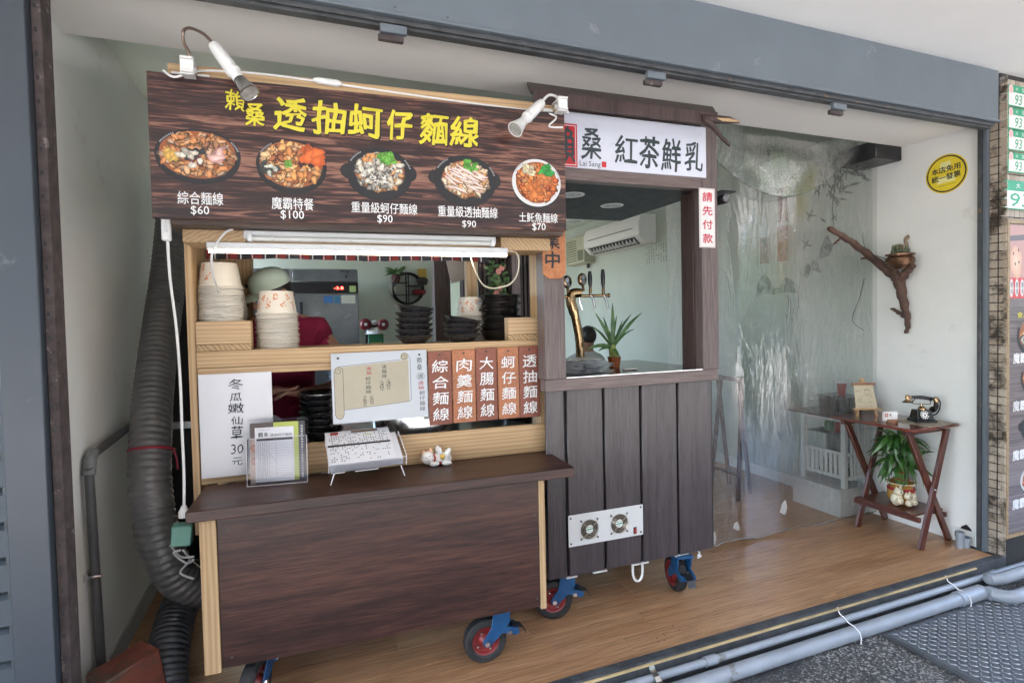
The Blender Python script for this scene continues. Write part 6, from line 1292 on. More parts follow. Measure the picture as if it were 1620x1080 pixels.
for z in (.125, .165): MB(M).tube([(.02 + .034 * math.cos(a * .4), .034 * math.sin(a * .4), z + .002 * math.sin(a)) for a in range(17)], .0035, 6, caps=False).build('red_ribbon', RED, q)
MB(M).tube([(.02 + .036 * math.cos(a * .4), .036 * math.sin(a * .4), .16) for a in range(17)], .0015, 6, caps=False).build('gold_ribbon', MATS['gold coin'], q)
m, t, b = _new('bamboo leaf'); oi = t.nodes.new('ShaderNodeObjectInfo'); t.links.new(_ramp(t, oi.outputs['Random'], [(0, (.022, .07, .014)), (.6, (.05, .14, .025)), (1, (.11, .23, .05))]), b.inputs['Base Color']); b.inputs['Roughness'].default_value = .35; BL = m
lfm = []
for v in range(4):
    mb = MB(); n = 8; L_ = .10; vs = []
    for i in range(n + 1):
        t_ = i / n; ww = .0105 * math.sin(math.pi * (t_ ** .7)) + .0003; x = L_ * t_; z = .018 * math.sin(math.pi * t_ * .7) - (.035 + .015 * v) * t_ ** 2; vs += [(x, -ww, z + .25 * ww), (x, 0, z), (x, ww, z + .25 * ww)]
    mb.add(vs, [f for i in range(n) for f in ((3 * i, 3 * i + 1, 3 * i + 4, 3 * i + 3), (3 * i + 1, 3 * i + 2, 3 * i + 5, 3 * i + 4))]); o = mb.build('leaf', BL, None, smooth=60); lfm.append(o)
first = [True] * 4
for k in range(150):
    v = k % 4; o = lfm[v] if first[v] else lfm[v].copy()
    if first[v]: first[v] = False; o.parent = q
    else: link(o, q)
    a = random.random() * 6.28; r = random.uniform(.01, .055); z = random.uniform(.17, .36); pitch = random.uniform(-.7, 1.1); sc_ = random.uniform(.7, 1.25)
    o.matrix_basis = Matrix.Translation((.0 + r * math.cos(a), r * math.sin(a), z)) @ Matrix.Rotation(a + random.uniform(-.5, .5), 4, 'Z') @ Matrix.Rotation(pitch, 4, 'Y') @ Matrix.Rotation(random.uniform(-.7, .7), 4, 'X') @ Matrix.Scale(sc_, 4)
mb = MB(M)
for k in range(12): a = k * 2.4; mb.tube([(.02 + .02 * math.cos(a), .02 * math.sin(a), .19), (.0 + .03 * math.cos(a), .03 * math.sin(a), .28), (.045 * math.cos(a + .4), .045 * math.sin(a + .4), .35)], .0022, 6)
mb.build('shoots', MATS['bamboo green'], q)
# pipe stubs and hole at the wall foot
for k, (x, y, h, r, lab) in enumerate([(1518, 866, .10, .024, 'taller grey pipe stub at the wall foot by the jamb'), (1535, 862, .06, .032, 'short wide grey pipe stub against the wall foot')]):
    p_ = at(x, y, Z=0); p_.x = min(p_.x, 3.74 + .0 * k); MB(Matrix.Translation(p_)).lathe([(r * .8, .0), (r * .8, h * .7), (r, h * .71), (r, h), (r * .85, h), (r * .8, h * .5), (0, h * .5)], n=24).build('pipe_stub', PVC, None, org=p_, tagv=(lab, 'pipe')) if False else MB(Matrix.Translation((p_.x, p_.y, 0))).lathe([(r * .8, .0), (r * .8, h * .7), (r, h * .71), (r, h), (r * .85, h), (r * .8, h * .5), (0, h * .5)], n=24).build('pipe_stub', PVC, None, org=(p_.x, p_.y, 0), tagv=(lab, 'pipe'))
mb = MB(FW); P = [W(*p) for p in [(1517, 842), (1521, 832), (1529, 829), (1536, 836), (1541, 846), (1541, 856), (1524, 856)]]; mb.poly([(p_[0], p_[1], .0006) for p_ in P]); mb.build('wall_hole', BLACK, wr, smooth=0)

# ================================================================== HOSE, PIPES AT THE LEFT
def hose(pts, radii, pitch, name, label, matl):
    P_ = smooth_pts(pts, 30); N = len(P_); n = 40; acc = 0; rs = []
    tot = [0]; 
    for i in range(1, N): tot.append(tot[-1] + (P_[i] - P_[i - 1]).length)
    S = tot[-1]; steps = int(S / pitch * 6); vs = []; j = 0; nx = None; prev = None
    for k in range(steps + 1):
        s = S * k / steps
        while j < N - 2 and tot[j + 1] < s: j += 1
        t_ = (s - tot[j]) / max(1e-6, tot[j + 1] - tot[j]); p_ = P_[j].lerp(P_[j + 1], t_); d = (P_[j + 1] - P_[j]).normalized()
        nx = (nx - d * nx.dot(d)).normalized() if nx is not None else d.orthogonal().normalized(); ny = d.cross(nx)
        R_ = radii[0] + (radii[1] - radii[0]) * s / S
        for i in range(n):
            a = 2 * math.pi * i / n; ph = (s / pitch + a / (2 * math.pi)) % 1
            bmp = abs(math.sin(ph * math.pi)) ** .6; wr_ = .0022 * mnoise.noise((a * 4, s * 60, 2)) 
            rr = R_ * (1 - .10 + .10 * bmp) + wr_; vs.append(p_ + nx * rr * math.cos(a) + ny * rr * math.sin(a))
    fs = [(i * n + k, i * n + (k + 1) % n, (i + 1) * n + (k + 1) % n, (i + 1) * n + k) for i in range(steps) for k in range(n)]
    q = thing(name, label, 'hose', P_[-1]); MB().add(vs, fs).build('hose_body', matl, q, smooth=80); return q, P_
HM = mat('grey duct fabric', (.115, .113, .112), .34, .0, vary=.25, vs=10, bump=.3, bs=60, coat=.25)
hp_ = [at(282, 300, Y=3.55), at(275, 345, Y=3.45), at(267, 430, Y=3.3), at(255, 520, Y=3.1), at(243, 620, Y=2.88), at(238, 700, Y=2.72), at(239, 780, Y=2.62), at(254, 860, Y=2.58), at(284, 915, Y=2.60), at(330, 932, Y=2.66), at(400, 932, Y=2.75)]
q, P_ = hose(hp_, (.083, .076), .028, 'exhaust_hose', 'large ribbed grey exhaust hose bending behind the noodle cart', HM)
F = P_[int(len(P_) * .50)]; 
tz = at(240, 712, Y=2.70); d = Vector((-.05, -.45, -1)).normalized()
G = Matrix.Translation(tz) @ d.to_track_quat('Z', 'Y').to_matrix().to_4x4()
MB(G).tube([(.083 * math.cos(k * .3), .083 * math.sin(k * .3), .006 * math.sin(k * .3)) for k in range(22)], .005, 8, caps=False).tube([(.082, .0, 0), (.095, -.01, .04), (.10, -.02, .085)], .004, 6).build('red_tie', mat('red raffia', (.30, .01, .03), .5), q)
h2 = [at(302, 930, Y=2.85), at(286, 955, Y=2.72), at(274, 990, Y=2.60), at(266, 1040, Y=2.48), at(264, 1110, Y=2.38)]
hose(h2, (.076, .076), .02, 'exhaust_hose', 'darker ribbed hose lying low below the big exhaust hose', mat('dark duct fabric', (.04, .042, .046), .4, vary=.3, vs=10, bump=.3, bs=60))
q = thing('water_pipe', 'dark grey plastic water pipe clipped to the left plaster wall', 'pipe', (-.745, 2.5, 0))
pp_ = [Vector((-.745, 2.51, .0)), Vector((-.745, 2.49, .5)), Vector((-.745, 2.475, .93))]
MB().tube([Vector((-.745, 2.52, .0)), Vector((-.745, 2.475, .93))], .016, 14).build('riser', PVCD, q); MB().tube([(-.745, 2.475, .90)] + [Vector((-.745, 2.475 + .02, .955))] + [(-.745, 2.53, .975)], .021, 14).build('elbow', mat('mid grey pvc', (.15, .155, .16), .4), q)
MB().tube([(-.745, 2.50, .965), (-.745, 3.4, 1.0)], .016, 14).build('branch', PVCD, q); MB().tube([(-.765, 2.497, .51), (-.745, 2.478, .515), (-.728, 2.49, .51)], .007, 8).box(-.775, 2.465, .505, -.758, 2.52, .53).build('pipe_clip', CHROME, q)
# reddish block by the hose
M = Matrix.Translation((-.575, 2.36, -.01)) @ Matrix.Rotation(rad(38), 4, 'Z') @ Matrix.Rotation(rad(-9), 4, 'Y')
MB(M).box(-.115, -.06, .028, .075, .06, .27).build('timber_block', mat('stained timber', (.15, .04, .024), .6, vary=.5, vs=9, bump=.5, bs=40, spots=((.08, .045, .028), .5, 7)), None, bevel=.006, M=M, tagv=('split reddish timber block on the floor below the hose', 'timber block'))
# power cord with inline switch and green socket
def lf_(x, y, v): F = FV(L, v); a, b_ = on(F, x, y); return F @ Vector((a, b_, 0))
q = thing('extension_cable', 'white power cord hanging from the sign down to the green socket', 'cable', M=Matrix.Translation(lf_(263, 342, .04)))
MB().tube(smooth_pts([lf_(263, 338, .02), lf_(265, 380, .04), lf_(269, 440, .08), lf_(279, 520, .12), lf_(285, 600, .14), lf_(288, 680, .14), lf_(291, 750, .12), lf_(291, 800, .10)]), .0048, 8).build('cord', WHITE, q)
p_ = lf_(263, 362, .035); MB(Matrix.Translation(p_)).box(-.014, -.012, -.042, .014, .010, .042).build('inline_switch', WHITE, q, bevel=.004); MB(Matrix.Translation(p_)).box(-.006, -.015, -.012, .006, -.0121, .012).build('switch_rocker', WHITEM, q, bevel=.001)
p_ = lf_(291, 812, .10); MB(Matrix.Translation(p_)).lathe([(.008, .03), (.012, .018), (.018, .008), (.018, -.012), (0, -.012)], n=14).build('plug', WHITE, q)
q = MB(Matrix.Translation(lf_(288, 842, .11)) @ Matrix.Rotation(rad(5), 4, 'Y')).box(-.032, -.02, -.045, .034, .03, .03).build('power_socket', mat('sea green plastic', (.10, .26, .21), .35), None, bevel=.004, org=lf_(288, 842, .11), tagv=('pale green extension socket hanging beside the walnut panel', 'socket'))
mb = MB()
for pts in ([(285, 870, .12), (275, 875, .16), (295, 890, .2), (306, 885, .15)], [(290, 870, .12), (300, 885, .2), (285, 905, .25), (306, 915, .2)], [(270, 862, .15), (285, 880, .2), (306, 880, .1)]): mb.tube(smooth_pts([lf_(*p) for p in pts]), .004, 6)
mb.build('loose_wires', WHITEM, None, org=lf_(288, 870, .14), tagv=('tangle of pale wires below the green socket', 'cable'))
MB().box(-.60, 3.0, .96, .0, 3.03, .99).build('shelf_bar', STEEL, None, org=(-.3, 3.0, .96), tagv=('thin steel bar behind the ribbed hose and cart', 'bar'))

# ================================================================== KITCHEN BEHIND
q = thing('refrigerator', 'tall stainless steel refrigerator with red digital display behind the cook', 'refrigerator', (.1, 5.35, 0))
FR_ = fr((0, 5.35, 0), (1, 0, 0), (0, 0, 1), (0, -1, 0))
fx0 = on(FR_, 395, 450)[0]; fx1 = on(FR_, 567, 450)[0]; fz = on(FR_, 560, 425)[1]
MB().box(fx0, 5.40, 0, fx1, 6.1, fz).build('cabinet_body', STEEL, q, bevel=.01)
dz = on(FR_, 520, 462)[1]; mid = on(FR_, 462, 500)[0]; dt = on(FR_, 520, 448)[1]
DST = mat('brushed door steel', (.24, .27, .29), .3, 1, vary=.35, vs=1.6)
for a, b_ in ((fx0, mid - .012), (mid + .012, fx1 - .004)):
    MB().box(a, 5.352, .12, b_, 5.398, dz - .012).build('door', DST, q, bevel=.006); MB().box(a, 5.352, dt + .012, b_, 5.398, fz - .01).build('top_panel', DST, q, bevel=.006)
MB().box(fx0, 5.36, dz - .008, fx1 - .002, 5.397, dt + .008).build('control_panel', BLACK, q, bevel=.002)
for x in (466, 477): a = on(FR_, x, 500)[0]; MB().box(a - .012, 5.30, 1.15, a + .012, 5.325, dz - .09).box(a - .012, 5.325, 1.2, a + .012, 5.351, 1.23).build('handle', BLACK, q, bevel=.003)
a0, b0, a1, b1 = rect(FR_, 525, 452, 545, 459); MB().box(a0, 5.352, b0, a1, 5.359, b1).build('display', BLACK, q, smooth=0)
mb = MB(fr((0, 5.351, 0), (1, 0, 0), (0, 0, 1), (0, -1, 0))); put(mb, '-3.8', (a0 + .02, b0 + .008, a1 - .01, b1 - .008), .001, 0); mb.build('display_digits', emit('red digits', (1, .03, .02), 3), q, smooth=0)
a0, b0, a1, b1 = rect(FR_, 553, 452, 563, 462); MB().box(a0, 5.352, b0, a1, 5.359, b1).build('energy_label', mat('lime label', (.4, .5, .2), .5), q, smooth=0)
for x0, y0, x1, y1, c in ((512, 468, 527, 479, (.05, .16, .35)), (529, 468, 538, 480, (.06, .2, .3)), (540, 467, 562, 480, (.6, .62, .5))): a0, b0, a1, b1 = rect(FR_, x0, y0, x1, y1); MB().box(a0, 5.348, b0, a1, 5.3515, b1).build('magnet_sticker', mat('sticker %d' % x0, c, .5), q, smooth=0)
FB = fr((0, 6.348, 0), (1, 0, 0), (0, 0, 1), (0, -1, 0))
# round wall shelf
FB2 = fr((0, 6.28, 0), (1, 0, 0), (0, 0, 1), (0, -1, 0)); a, b_ = on(FB2, 645, 456.5); R_ = (on(FB2, 669, 456)[0] - on(FB2, 621, 456)[0]) / 2
q = thing('round_wall_shelf', 'round black metal wall shelf above the black bowls', 'wall shelf', (a, 6.3, b_ - R_))
mb = MB()
for yy in (6.33, 6.24): mb.tube([(a + R_ * math.cos(k * .157), yy, b_ + R_ * math.sin(k * .157)) for k in range(41)], .011, 8, caps=False)
mb.build('ring', BLACK, q)
MB().box(a - R_ * .9, 6.23, b_ + R_ * .35, a + R_ * .02, 6.34, b_ + R_ * .39).box(a - R_ * .05, 6.23, b_ + .02, a + R_ * .98, 6.34, b_ + .035).box(a - R_ * .9, 6.23, b_ - R_ * .45, a + R_ * .8, 6.34, b_ - R_ * .41).build('shelf', BLACK, q); MB().box(a - .03, 6.24, b_ - R_, a - .018, 6.26, b_ + R_ * .98).box(a + .01, 6.30, b_ - R_, a + .02, 6.32, b_ + R_).build('upright', BLACK, q)
for (du, dzv, r, h, c, lab) in ((-.13, R_ * .39, .05, .09, mat('maroon pot', (.12, .04, .035), .5), 'maroon plant pot with greenery on the round shelf'), (.17, .037, .07, .09, mat('dark ware', (.04, .03, .025), .4), 'dark vessel on the right tier of the round shelf'), (-.16, -R_ * .41, .05, .12, mat('pale bird', (.45, .45, .38), .5), 'pale bird shaped ornament low on the round shelf'), (.13, -R_ * .41, .085, .06, mat('red ware', (.25, .02, .03), .35), 'red dish low on the round shelf')):
    q2 = thing('shelf_ornament', lab, 'ornament', (a + du, 6.28, b_ + dzv)); MB().lathe([(0, 0), (r * .7, 0), (r, h * .5), (r * .9, h * .8), (r * .6, h), (0, h)], (a + du, 6.28, b_ + dzv + .001), n=20).build('vessel', c, q2)
    if r == .05 and h == .09:
        mb = MB()
        for k in range(40): an = random.random() * 6.28; c0 = Vector((a + du, 6.28, b_ + dzv + .09)); blade(mb, c0, c0 + Vector((.13 * math.cos(an), .04 * math.sin(an), random.uniform(-.02, .10))), .009, .02, 4)
        mb.build('foliage', LEAF, q2)
    if r == .07: MB().box(a + du - .05, 6.27, b_ + dzv + .092, a + du + .05, 6.30, b_ + dzv + .19).build('yellow_card', mat('amber card', (.5, .33, .06), .5), q2)
q = thing('masking_rack', 'tall black rack added to hide the side window, in the gap between the ribbed hose and the noodle cart', 'rack', (-.6, 3.9, 0))  # added to hide the side window, standing in for dark things here
MB().box(-.765, 3.86, 0, -.50, 3.875, 1.72).build('rack_panel', BLACK, q, bevel=.002)
for z in (.2, .7, 1.2, 1.70): MB().box(-.765, 3.8755, z, -.50, 4.12, z + .02).build('shelf', BLACK, q, smooth=0)
# red twin spotlight ornament / dispenser by the fridge
FK = fr((0, 4.9, 0), (1, 0, 0), (0, 0, 1), (0, -1, 0)); a, b_ = on(FK, 593, 530)
q = thing('emergency_light', 'green and white box with two round red heads beside the refrigerator', 'lamp box', (a, 4.9, b_ - .25))
a0, b0, a1, b1 = rect(FK, 583, 528, 607, 548); MB().box(a0, 4.9, b0 - .12, a1, 5.0, b1).build('box_body', mat('green box', (.02, .16, .07), .4), q, bevel=.004)
MB().box(a0 + .02, 4.8985, b0 + .02, a1 - .02, 4.8995, b0 + .035).build('yellow_stripe', MATS['amber card'], q, smooth=0); MB().box(a0 - .02, 4.92, b0 - .16, a0 - .002, 5.0, b1 + .02).build('side_post', BLACK, q)
mb = MB(FK); put(mb, '出口', (a0 + .03, b1 - .05, a1 - .03, b1 - .02), .0025, 0) if False else None
MB().lathe([(.0, .12), (.03, .11), (.07, .03), (.09, 0), (.05, 0)], ((a0 + a1) / 2, 4.95, b1), n=16).build('white_bird', WHITE, q)
for x, y in ((578.5, 513), (606, 513)):
    c0 = on3(FK, x, y); hd = MB(Matrix.Translation(c0)).lathe([(0, .03), (.035, .028), (.048, .015), (.052, 0), (.045, -.03), (0, -.05)], n=28, ax='y').build('lamp_head', mat('deep red enamel', (.16, .012, .02), .3), q); MB(Matrix.Translation(c0)).lathe([(0, .036), (.012, .034), (.014, .03)], n=14, ax='y').build('lamp_centre', WHITE, hd)
MB().tube([on3(FK, 578, 513), on3(FK, 592, 516), on3(FK, 606, 513)], .010, 8).build('cross_arm', BLACK, q)
MB().box(a0 - .3, 4.86, 0, a1 + .5, 5.3, b0 - .165).build('kitchen_cabinet', STEEL, None, org=(a, 5, 0), bevel=.005, tagv=('steel kitchen cabinet under the green box', 'cabinet'))
# brown door posts and hanging cloth
for k, (x0, x1, Y, lab) in enumerate([(688, 713, 3.6, 'wide brown upright post left of the hanging cloth'), (733, 750, 3.9, 'narrow brown upright post under the hanging cloth')]):
    F = fr((0, Y, 0), (1, 0, 0), (0, 0, 1), (0, -1, 0)); a0, a1 = on(F, x0, 470)[0], on(F, x1, 470)[0]; MB().box(a0, Y, 0, a1, Y + .09, 2.74).build('door_post', MAUVZ if k == 0 else DKW, None, bevel=.003, org=(a0, Y, 0), tagv=(lab, 'post', 'brown door posts'))
F = fr((0, 3.3, 0), (1, 0, 0), (0, 0, 1), (0, -1, 0)); mb = MB(F); P = [on(F, *p) for p in ((704, 405), (714, 449), (735, 442), (757, 446), (750, 415), (743, 400))]; n = 10
mb.poly([(p[0], p[1], .0) for p in P], .004); mb.build('hanging_cloth', mat('cream cloth', (.60, .55, .50), .9, vary=.05), None, org=F @ Vector((*P[0], 0)), smooth=0, tagv=('cream cloth hanging behind the black bowl stacks', 'cloth'))
F = fr((0, 3.05, 0), (1, 0, 0), (0, 0, 1), (0, -1, 0)); a0, a1 = on(F, 752, 420)[0], on(F, 758, 420)[0]; MB().box(a0 - .03, 3.12, .9, a1 + .01, 3.16, 1.8).build('green_panel', mat('dark green panel', (.02, .09, .05), .5), None, org=(a0, 3.12, .9), tagv=('dark green panel edge beside the hanging cloth', 'panel'))
# slatted brown screen on the tea stall's back left, with silk flowers
q = thing('slatted_screen', 'dark brown vertical slatted screen behind the right pine post', 'screen', loc=(1.25, 3.1, .0))
SX0 = at(758, 430, Y=3.1).x
for k in range(21): MB().box(SX0 + k * .026, 3.10, .0, SX0 + .015 + k * .026, 3.115, 2.6).build('slat', DKW, q, smooth=0)
MB().box(SX0, 3.1155, .0, SX0 + .55, 3.125, 2.6).build('screen_back', BLACK, q, smooth=0)
q = thing('flower_garland', 'silk vine with small pink flowers hanging by the slatted screen', 'plant', M=Matrix.Translation(lf_(790, 440, .75)))
mb = MB(); c0 = lf_(787, 450, .78)
for k in range(90):
    p_ = c0 + Vector((random.gauss(0, .028), random.gauss(0, .02), random.uniform(-.13, .12))); an = random.random() * 6.28; blade(mb, p_, p_ + Vector((.035 * math.cos(an), .01, .03 * math.sin(an))), .008, .004, 4)
mb.build('foliage', LEAF, q); mb = MB()
for dx, dz_ in ((.0, .07), (.01, -.02), (-.015, -.05), (.02, .09)):
    for k in range(6): an = k * 1.05; ell(mb, c0 + Vector((dx + .010 * math.cos(an), -.02, dz_ + .010 * math.sin(an))), (.008, .004, .008), 8)
mb.build('flower', mat('pink petals', (.60, .25, .22), .6), q)
# dining room glimpsed past the tap: a palm and diner
mb = MB(); c0 = at(868, 545, Y=4.6)
for k in range(60): z = random.uniform(-.15, .5); an = random.gauss(.1, .7); p_ = c0 + Vector((-.25, 0, z)); blade(mb, p_, p_ + Vector((.30 * math.cos(an), random.uniform(-.1, .1), .1 * math.sin(an) - .04)), .010, .03, 5)
q = thing('palm_plant', 'feathery green palm behind the tap tower', 'plant', (c0.x - .25, 4.6, 0)); mb.build('foliage', LEAF, q); MB().tube([(c0.x - .25, 4.6, 0), (c0.x - .25, 4.6, 1.5)], .03, 10).build('trunk', BARK, q); MB().lathe([(0, 0), (.14, 0), (.17, .3), (.15, .3), (0, .25)], (c0.x - .25, 4.6, 0), n=24).build('pot', BLACK, q)

# ================================================================== PEOPLE
SKIN = mat('skin', (.36, .19, .13), .5, vary=.08, vs=20); SHIRT = mat('magenta cotton', (.26, .010, .055), .85, vary=.12, vs=9, bump=.2, bs=60); HAIR = mat('black hair', (.012, .010, .009), .45, vary=.4, vs=40)
def skinmesh(name, nodes, edges, mats_, parent, sub=2, matf=None):
    """nodes: {key:(pos,rx,ry)}; grows one continuous surface round the joints"""
    ks = list(nodes); inv = WM[parent.name].inverted()
    me = bpy.data.meshes.new(name); me.from_pydata([inv @ Vector(nodes[k][0]) for k in ks], [(ks.index(a), ks.index(b_)) for a, b_ in edges], []); o = bpy.data.objects.new(name, me); COL.objects.link(o)
    sm = o.modifiers.new('Skin', 'SKIN'); sm.use_smooth_shade = True; ss = o.modifiers.new('Subdivision', 'SUBSURF'); ss.levels = ss.render_levels = sub
    for i, k in enumerate(ks): me.skin_vertices[0].data[i].radius = (nodes[k][1], nodes[k][2])
    me.skin_vertices[0].data[0].use_root = True
    dg = bpy.context.evaluated_depsgraph_get(); m2 = bpy.data.meshes.new_from_object(o.evaluated_get(dg)); bpy.data.objects.remove(o)
    for x in mats_: m2.materials.append(x)
    if matf:
        for p_ in m2.polygons: p_.material_index = matf(WM[parent.name] @ p_.center)
    m2.name = name; r = bpy.data.objects.new(name, m2); link(r, parent); WM[r.name] = WM[parent.name].copy(); return r
B = Vector((-.10, 3.02, 0))
def hand(nodes, edges, wrist, palm, side, pre, dirv, curl=.4):
    d = Vector(dirv).normalized(); s = Vector(side).normalized(); up = d.cross(s).normalized(); p0 = Vector(palm)
    nodes[pre + 'palm'] = (p0, .030, .016); edges.append((wrist, pre + 'palm'))
    for i, (off, ln) in enumerate(((-.024, .062), (-.008, .072), (.008, .068), (.023, .052))):
        a = p0 + d * .028 + s * off; b_ = a + d * ln * .5 - up * ln * .1; c0 = b_ + (d * (1 - curl) - up * curl).normalized() * ln * .5
        nodes[pre + 'f%da' % i] = (a, .0105, .0105); nodes[pre + 'f%db' % i] = (b_, .009, .009); nodes[pre + 'f%dc' % i] = (c0, .0075, .0075); edges += [(pre + 'palm', pre + 'f%da' % i), (pre + 'f%da' % i, pre + 'f%db' % i), (pre + 'f%db' % i, pre + 'f%dc' % i)]
    a = p0 - s * .030; b_ = a - s * .014 + d * .03; nodes[pre + 't0'] = (a, .011, .011); nodes[pre + 't1'] = (b_, .009, .009); edges += [(pre + 'palm', pre + 't0'), (pre + 't0', pre + 't1')]
q = thing('person', 'cook in magenta shirt and pale green cap bending over behind the paper bowls', 'person', B)
N_ = {}; E_ = []
def nd(k, p_, rx, ry=None, par=None):
    N_[k] = (B + Vector(p_), rx, ry or rx)
    if par: E_.append((par, k))
nd('pelvis', (.04, .12, .90), .15, .12); nd('waist', (.03, .07, 1.06), .14, .11, 'pelvis'); nd('chest', (.03, .0, 1.24), .165, .12, 'waist'); nd('collar', (.02, -.02, 1.42), .125, .10, 'chest'); nd('neck', (.0, -.08, 1.49), .055, .055, 'collar'); nd('skull_base', (-.02, -.12, 1.54), .070, .075, 'neck'); nd('skull', (-.025, -.13, 1.58), .078, .088, 'skull_base'); nd('crown', (-.02, -.13, 1.64), .05, .055, 'skull')
nd('face', (-.04, -.165, 1.53), .056, .05, 'skull_base')
nd('rsh', (.18, -.02, 1.40), .07, .07, 'collar'); nd('relb', (.35, -.12, 1.17), .048, .048, 'rsh'); nd('rfor', (.23, -.21, 1.12), .040, .040, 'relb'); nd('rwr', (.11, -.27, 1.12), .027, .024, 'rfor')
nd('lsh', (-.15, -.03, 1.40), .07, .07, 'collar'); nd('lelb', (-.24, -.12, 1.13), .048, .048, 'lsh'); nd('lfor', (-.14, -.22, 1.12), .040, .040, 'lelb'); nd('lwr', (-.04, -.27, 1.14), .027, .024, 'lfor')
nd('rhip', (.12, .12, .84), .10, .10, 'pelvis'); nd('rknee', (.12, .08, .48), .065, .065, 'rhip'); nd('rank', (.12, .12, .08), .042, .042, 'rknee'); nd('rtoe', (.12, -.02, .04), .04, .03, 'rank')
nd('lhip', (-.05, .12, .84), .10, .10, 'pelvis'); nd('lknee', (-.06, .08, .48), .065, .065, 'lhip'); nd('lank', (-.06, .12, .08), .042, .042, 'lknee'); nd('ltoe', (-.06, -.02, .04), .04, .03, 'lank')
hand(N_, E_, 'rwr', B + Vector((.075, -.29, 1.135)), (.1, -1, .1), 'r', (-1, -.1, -.1)); hand(N_, E_, 'lwr', B + Vector((.0, -.285, 1.15)), (0, -1, 0), 'l', (1, -.1, -.2))
def mf(c):
    z = (c - B)
    if z.z < .93: return 1
    return 2 if z.z < 1.20 and abs(z.x) < .17 and z.y > -.13 or 1.20 <= z.z < 1.47 and abs(z.x - .01) < .235 and z.y > -.16 else 0
bd = skinmesh('body', N_, E_, [SKIN, mat('dark trousers', (.03, .03, .04), .8), SHIRT], q, 2, mf)
N2 = {k: (N_[k][0], N_[k][1] + .016, N_[k][2] + .016) for k in ('pelvis', 'waist', 'chest', 'collar')}; N2['rsh'] = (N_['rsh'][0], .10, .10); N2['lsh'] = (N_['lsh'][0], .10, .10); N2['collar'] = (N_['collar'][0], .15, .125)
N2['rslv'] = (N_['rsh'][0].lerp(N_['relb'][0], .34), .074, .074); N2['lslv'] = (N_['lsh'][0].lerp(N_['lelb'][0], .55), .070, .070)
skinmesh('shirt', N2, [('pelvis', 'waist'), ('waist', 'chest'), ('chest', 'collar'), ('collar', 'rsh'), ('rsh', 'rslv'), ('collar', 'lsh'), ('lsh', 'lslv')], [SHIRT], q, 2)
HC = B + Vector((-.018, -.13, 1.625)); CAP = mat('pale green cap', (.54, .66, .57), .8, vary=.04, bump=.2, bs=90); HT = Matrix.Translation(HC) @ Matrix.Rotation(rad(-58), 4, 'Z') @ Matrix.Rotation(rad(24), 4, 'X')
cp = MB(HT).lathe([(.094, .0), (.096, .02), (.091, .046), (.075, .071), (.048, .087), (.02, .094), (0, .095)], n=32).build('cap', CAP, q)
mb = MB(HT); vs = []
for i in range(13):
    a = -math.pi / 2 + (i - 6) * .17; vs += [(.098 * math.cos(a), .098 * math.sin(a), .0), ((.098 + .07 * math.cos((i - 6) * .24)) * math.cos(a), (.098 + .075 * math.cos((i - 6) * .24)) * math.sin(a), -.015)]
k = len(vs); vs += [(x, y, z - .003) for x, y, z in vs]; mb.add(vs, [(2 * i, 2 * i + 2, 2 * i + 3, 2 * i + 1) for i in range(12)] + [(k + 2 * i, k + 2 * i + 1, k + 2 * i + 3, k + 2 * i + 2) for i in range(12)]); mb.build('cap_brim', CAP, cp)
mb = MB(HT); ell(mb, (-.03, -.094, .045), (.014, .004, .011), 8); ell(mb, (-.02, -.096, .052), (.006, .003, .005), 8); mb.build('cap_badge', INK, cp)
mb = MB(HT); mb.lathe([(.088, -.075), (.094, -.03), (.0935, .0)], n=32, wob=lambda a, h: -.25 if -2.6 < (a if a < math.pi else a - 2 * math.pi) < -.55 else 0); mb.build('hair', HAIR, q)
mb = MB(HT)
for s in (-1, 1): ell(mb, (s * .030, -.088, -.03), (.011, .006, .006), 10); ell(mb, (s * .094, .0, -.04), (.009, .018, .028), 10, 1)
ell(mb, (0, -.108, -.055), (.013, .016, .02), 10, 1); ell(mb, (0, -.092, -.082), (.022, .006, .006), 10); mb.build('face_features', [mat('dark features', (.06, .025, .02), .4), SKIN], q)
# seated diner seen from behind
B2 = at(926, 540, Y=5.2); B2 = Vector((B2.x, 5.2, 0)); q = thing('person', 'seated diner with dark hair and pale shirt seen past the tap', 'person', B2)
N_ = {}; E_ = []; B = B2
nd('pelvis', (0, 0, .52), .16, .12); nd('waist', (0, .02, .68), .14, .11, 'pelvis'); nd('chest', (0, .0, .88), .165, .12, 'waist'); nd('collar', (0, -.02, 1.02), .12, .09, 'chest'); nd('neck', (0, -.04, 1.10), .055, .055, 'collar'); nd('sk', (0, -.06, 1.18), .075, .08, 'neck'); nd('sk2', (0, -.06, 1.26), .075, .085, 'sk')
nd('rsh', (.18, 0, .98), .07, .07, 'collar'); nd('relb', (.26, .10, .76), .045, .045, 'rsh'); nd('rwr', (.14, .30, .78), .028, .024, 'relb'); nd('lsh', (-.18, 0, .98), .07, .07, 'collar'); nd('lelb', (-.26, .10, .76), .045, .045, 'lsh'); nd('lwr', (-.14, .30, .78), .028, .024, 'lelb')
nd('rkn', (.13, .42, .50), .07, .07, 'pelvis'); nd('rft', (.13, .42, .06), .045, .045, 'rkn'); nd('lkn', (-.13, .42, .50), .07, .07, 'pelvis'); nd('lft', (-.13, .42, .06), .045, .045, 'lkn')
hand(N_, E_, 'rwr', B2 + Vector((.12, .335, .78)), (1, 0, 0), 'r', (-.2, 1, 0)); hand(N_, E_, 'lwr', B2 + Vector((-.12, .335, .78)), (1, 0, 0), 'l', (.2, 1, 0))
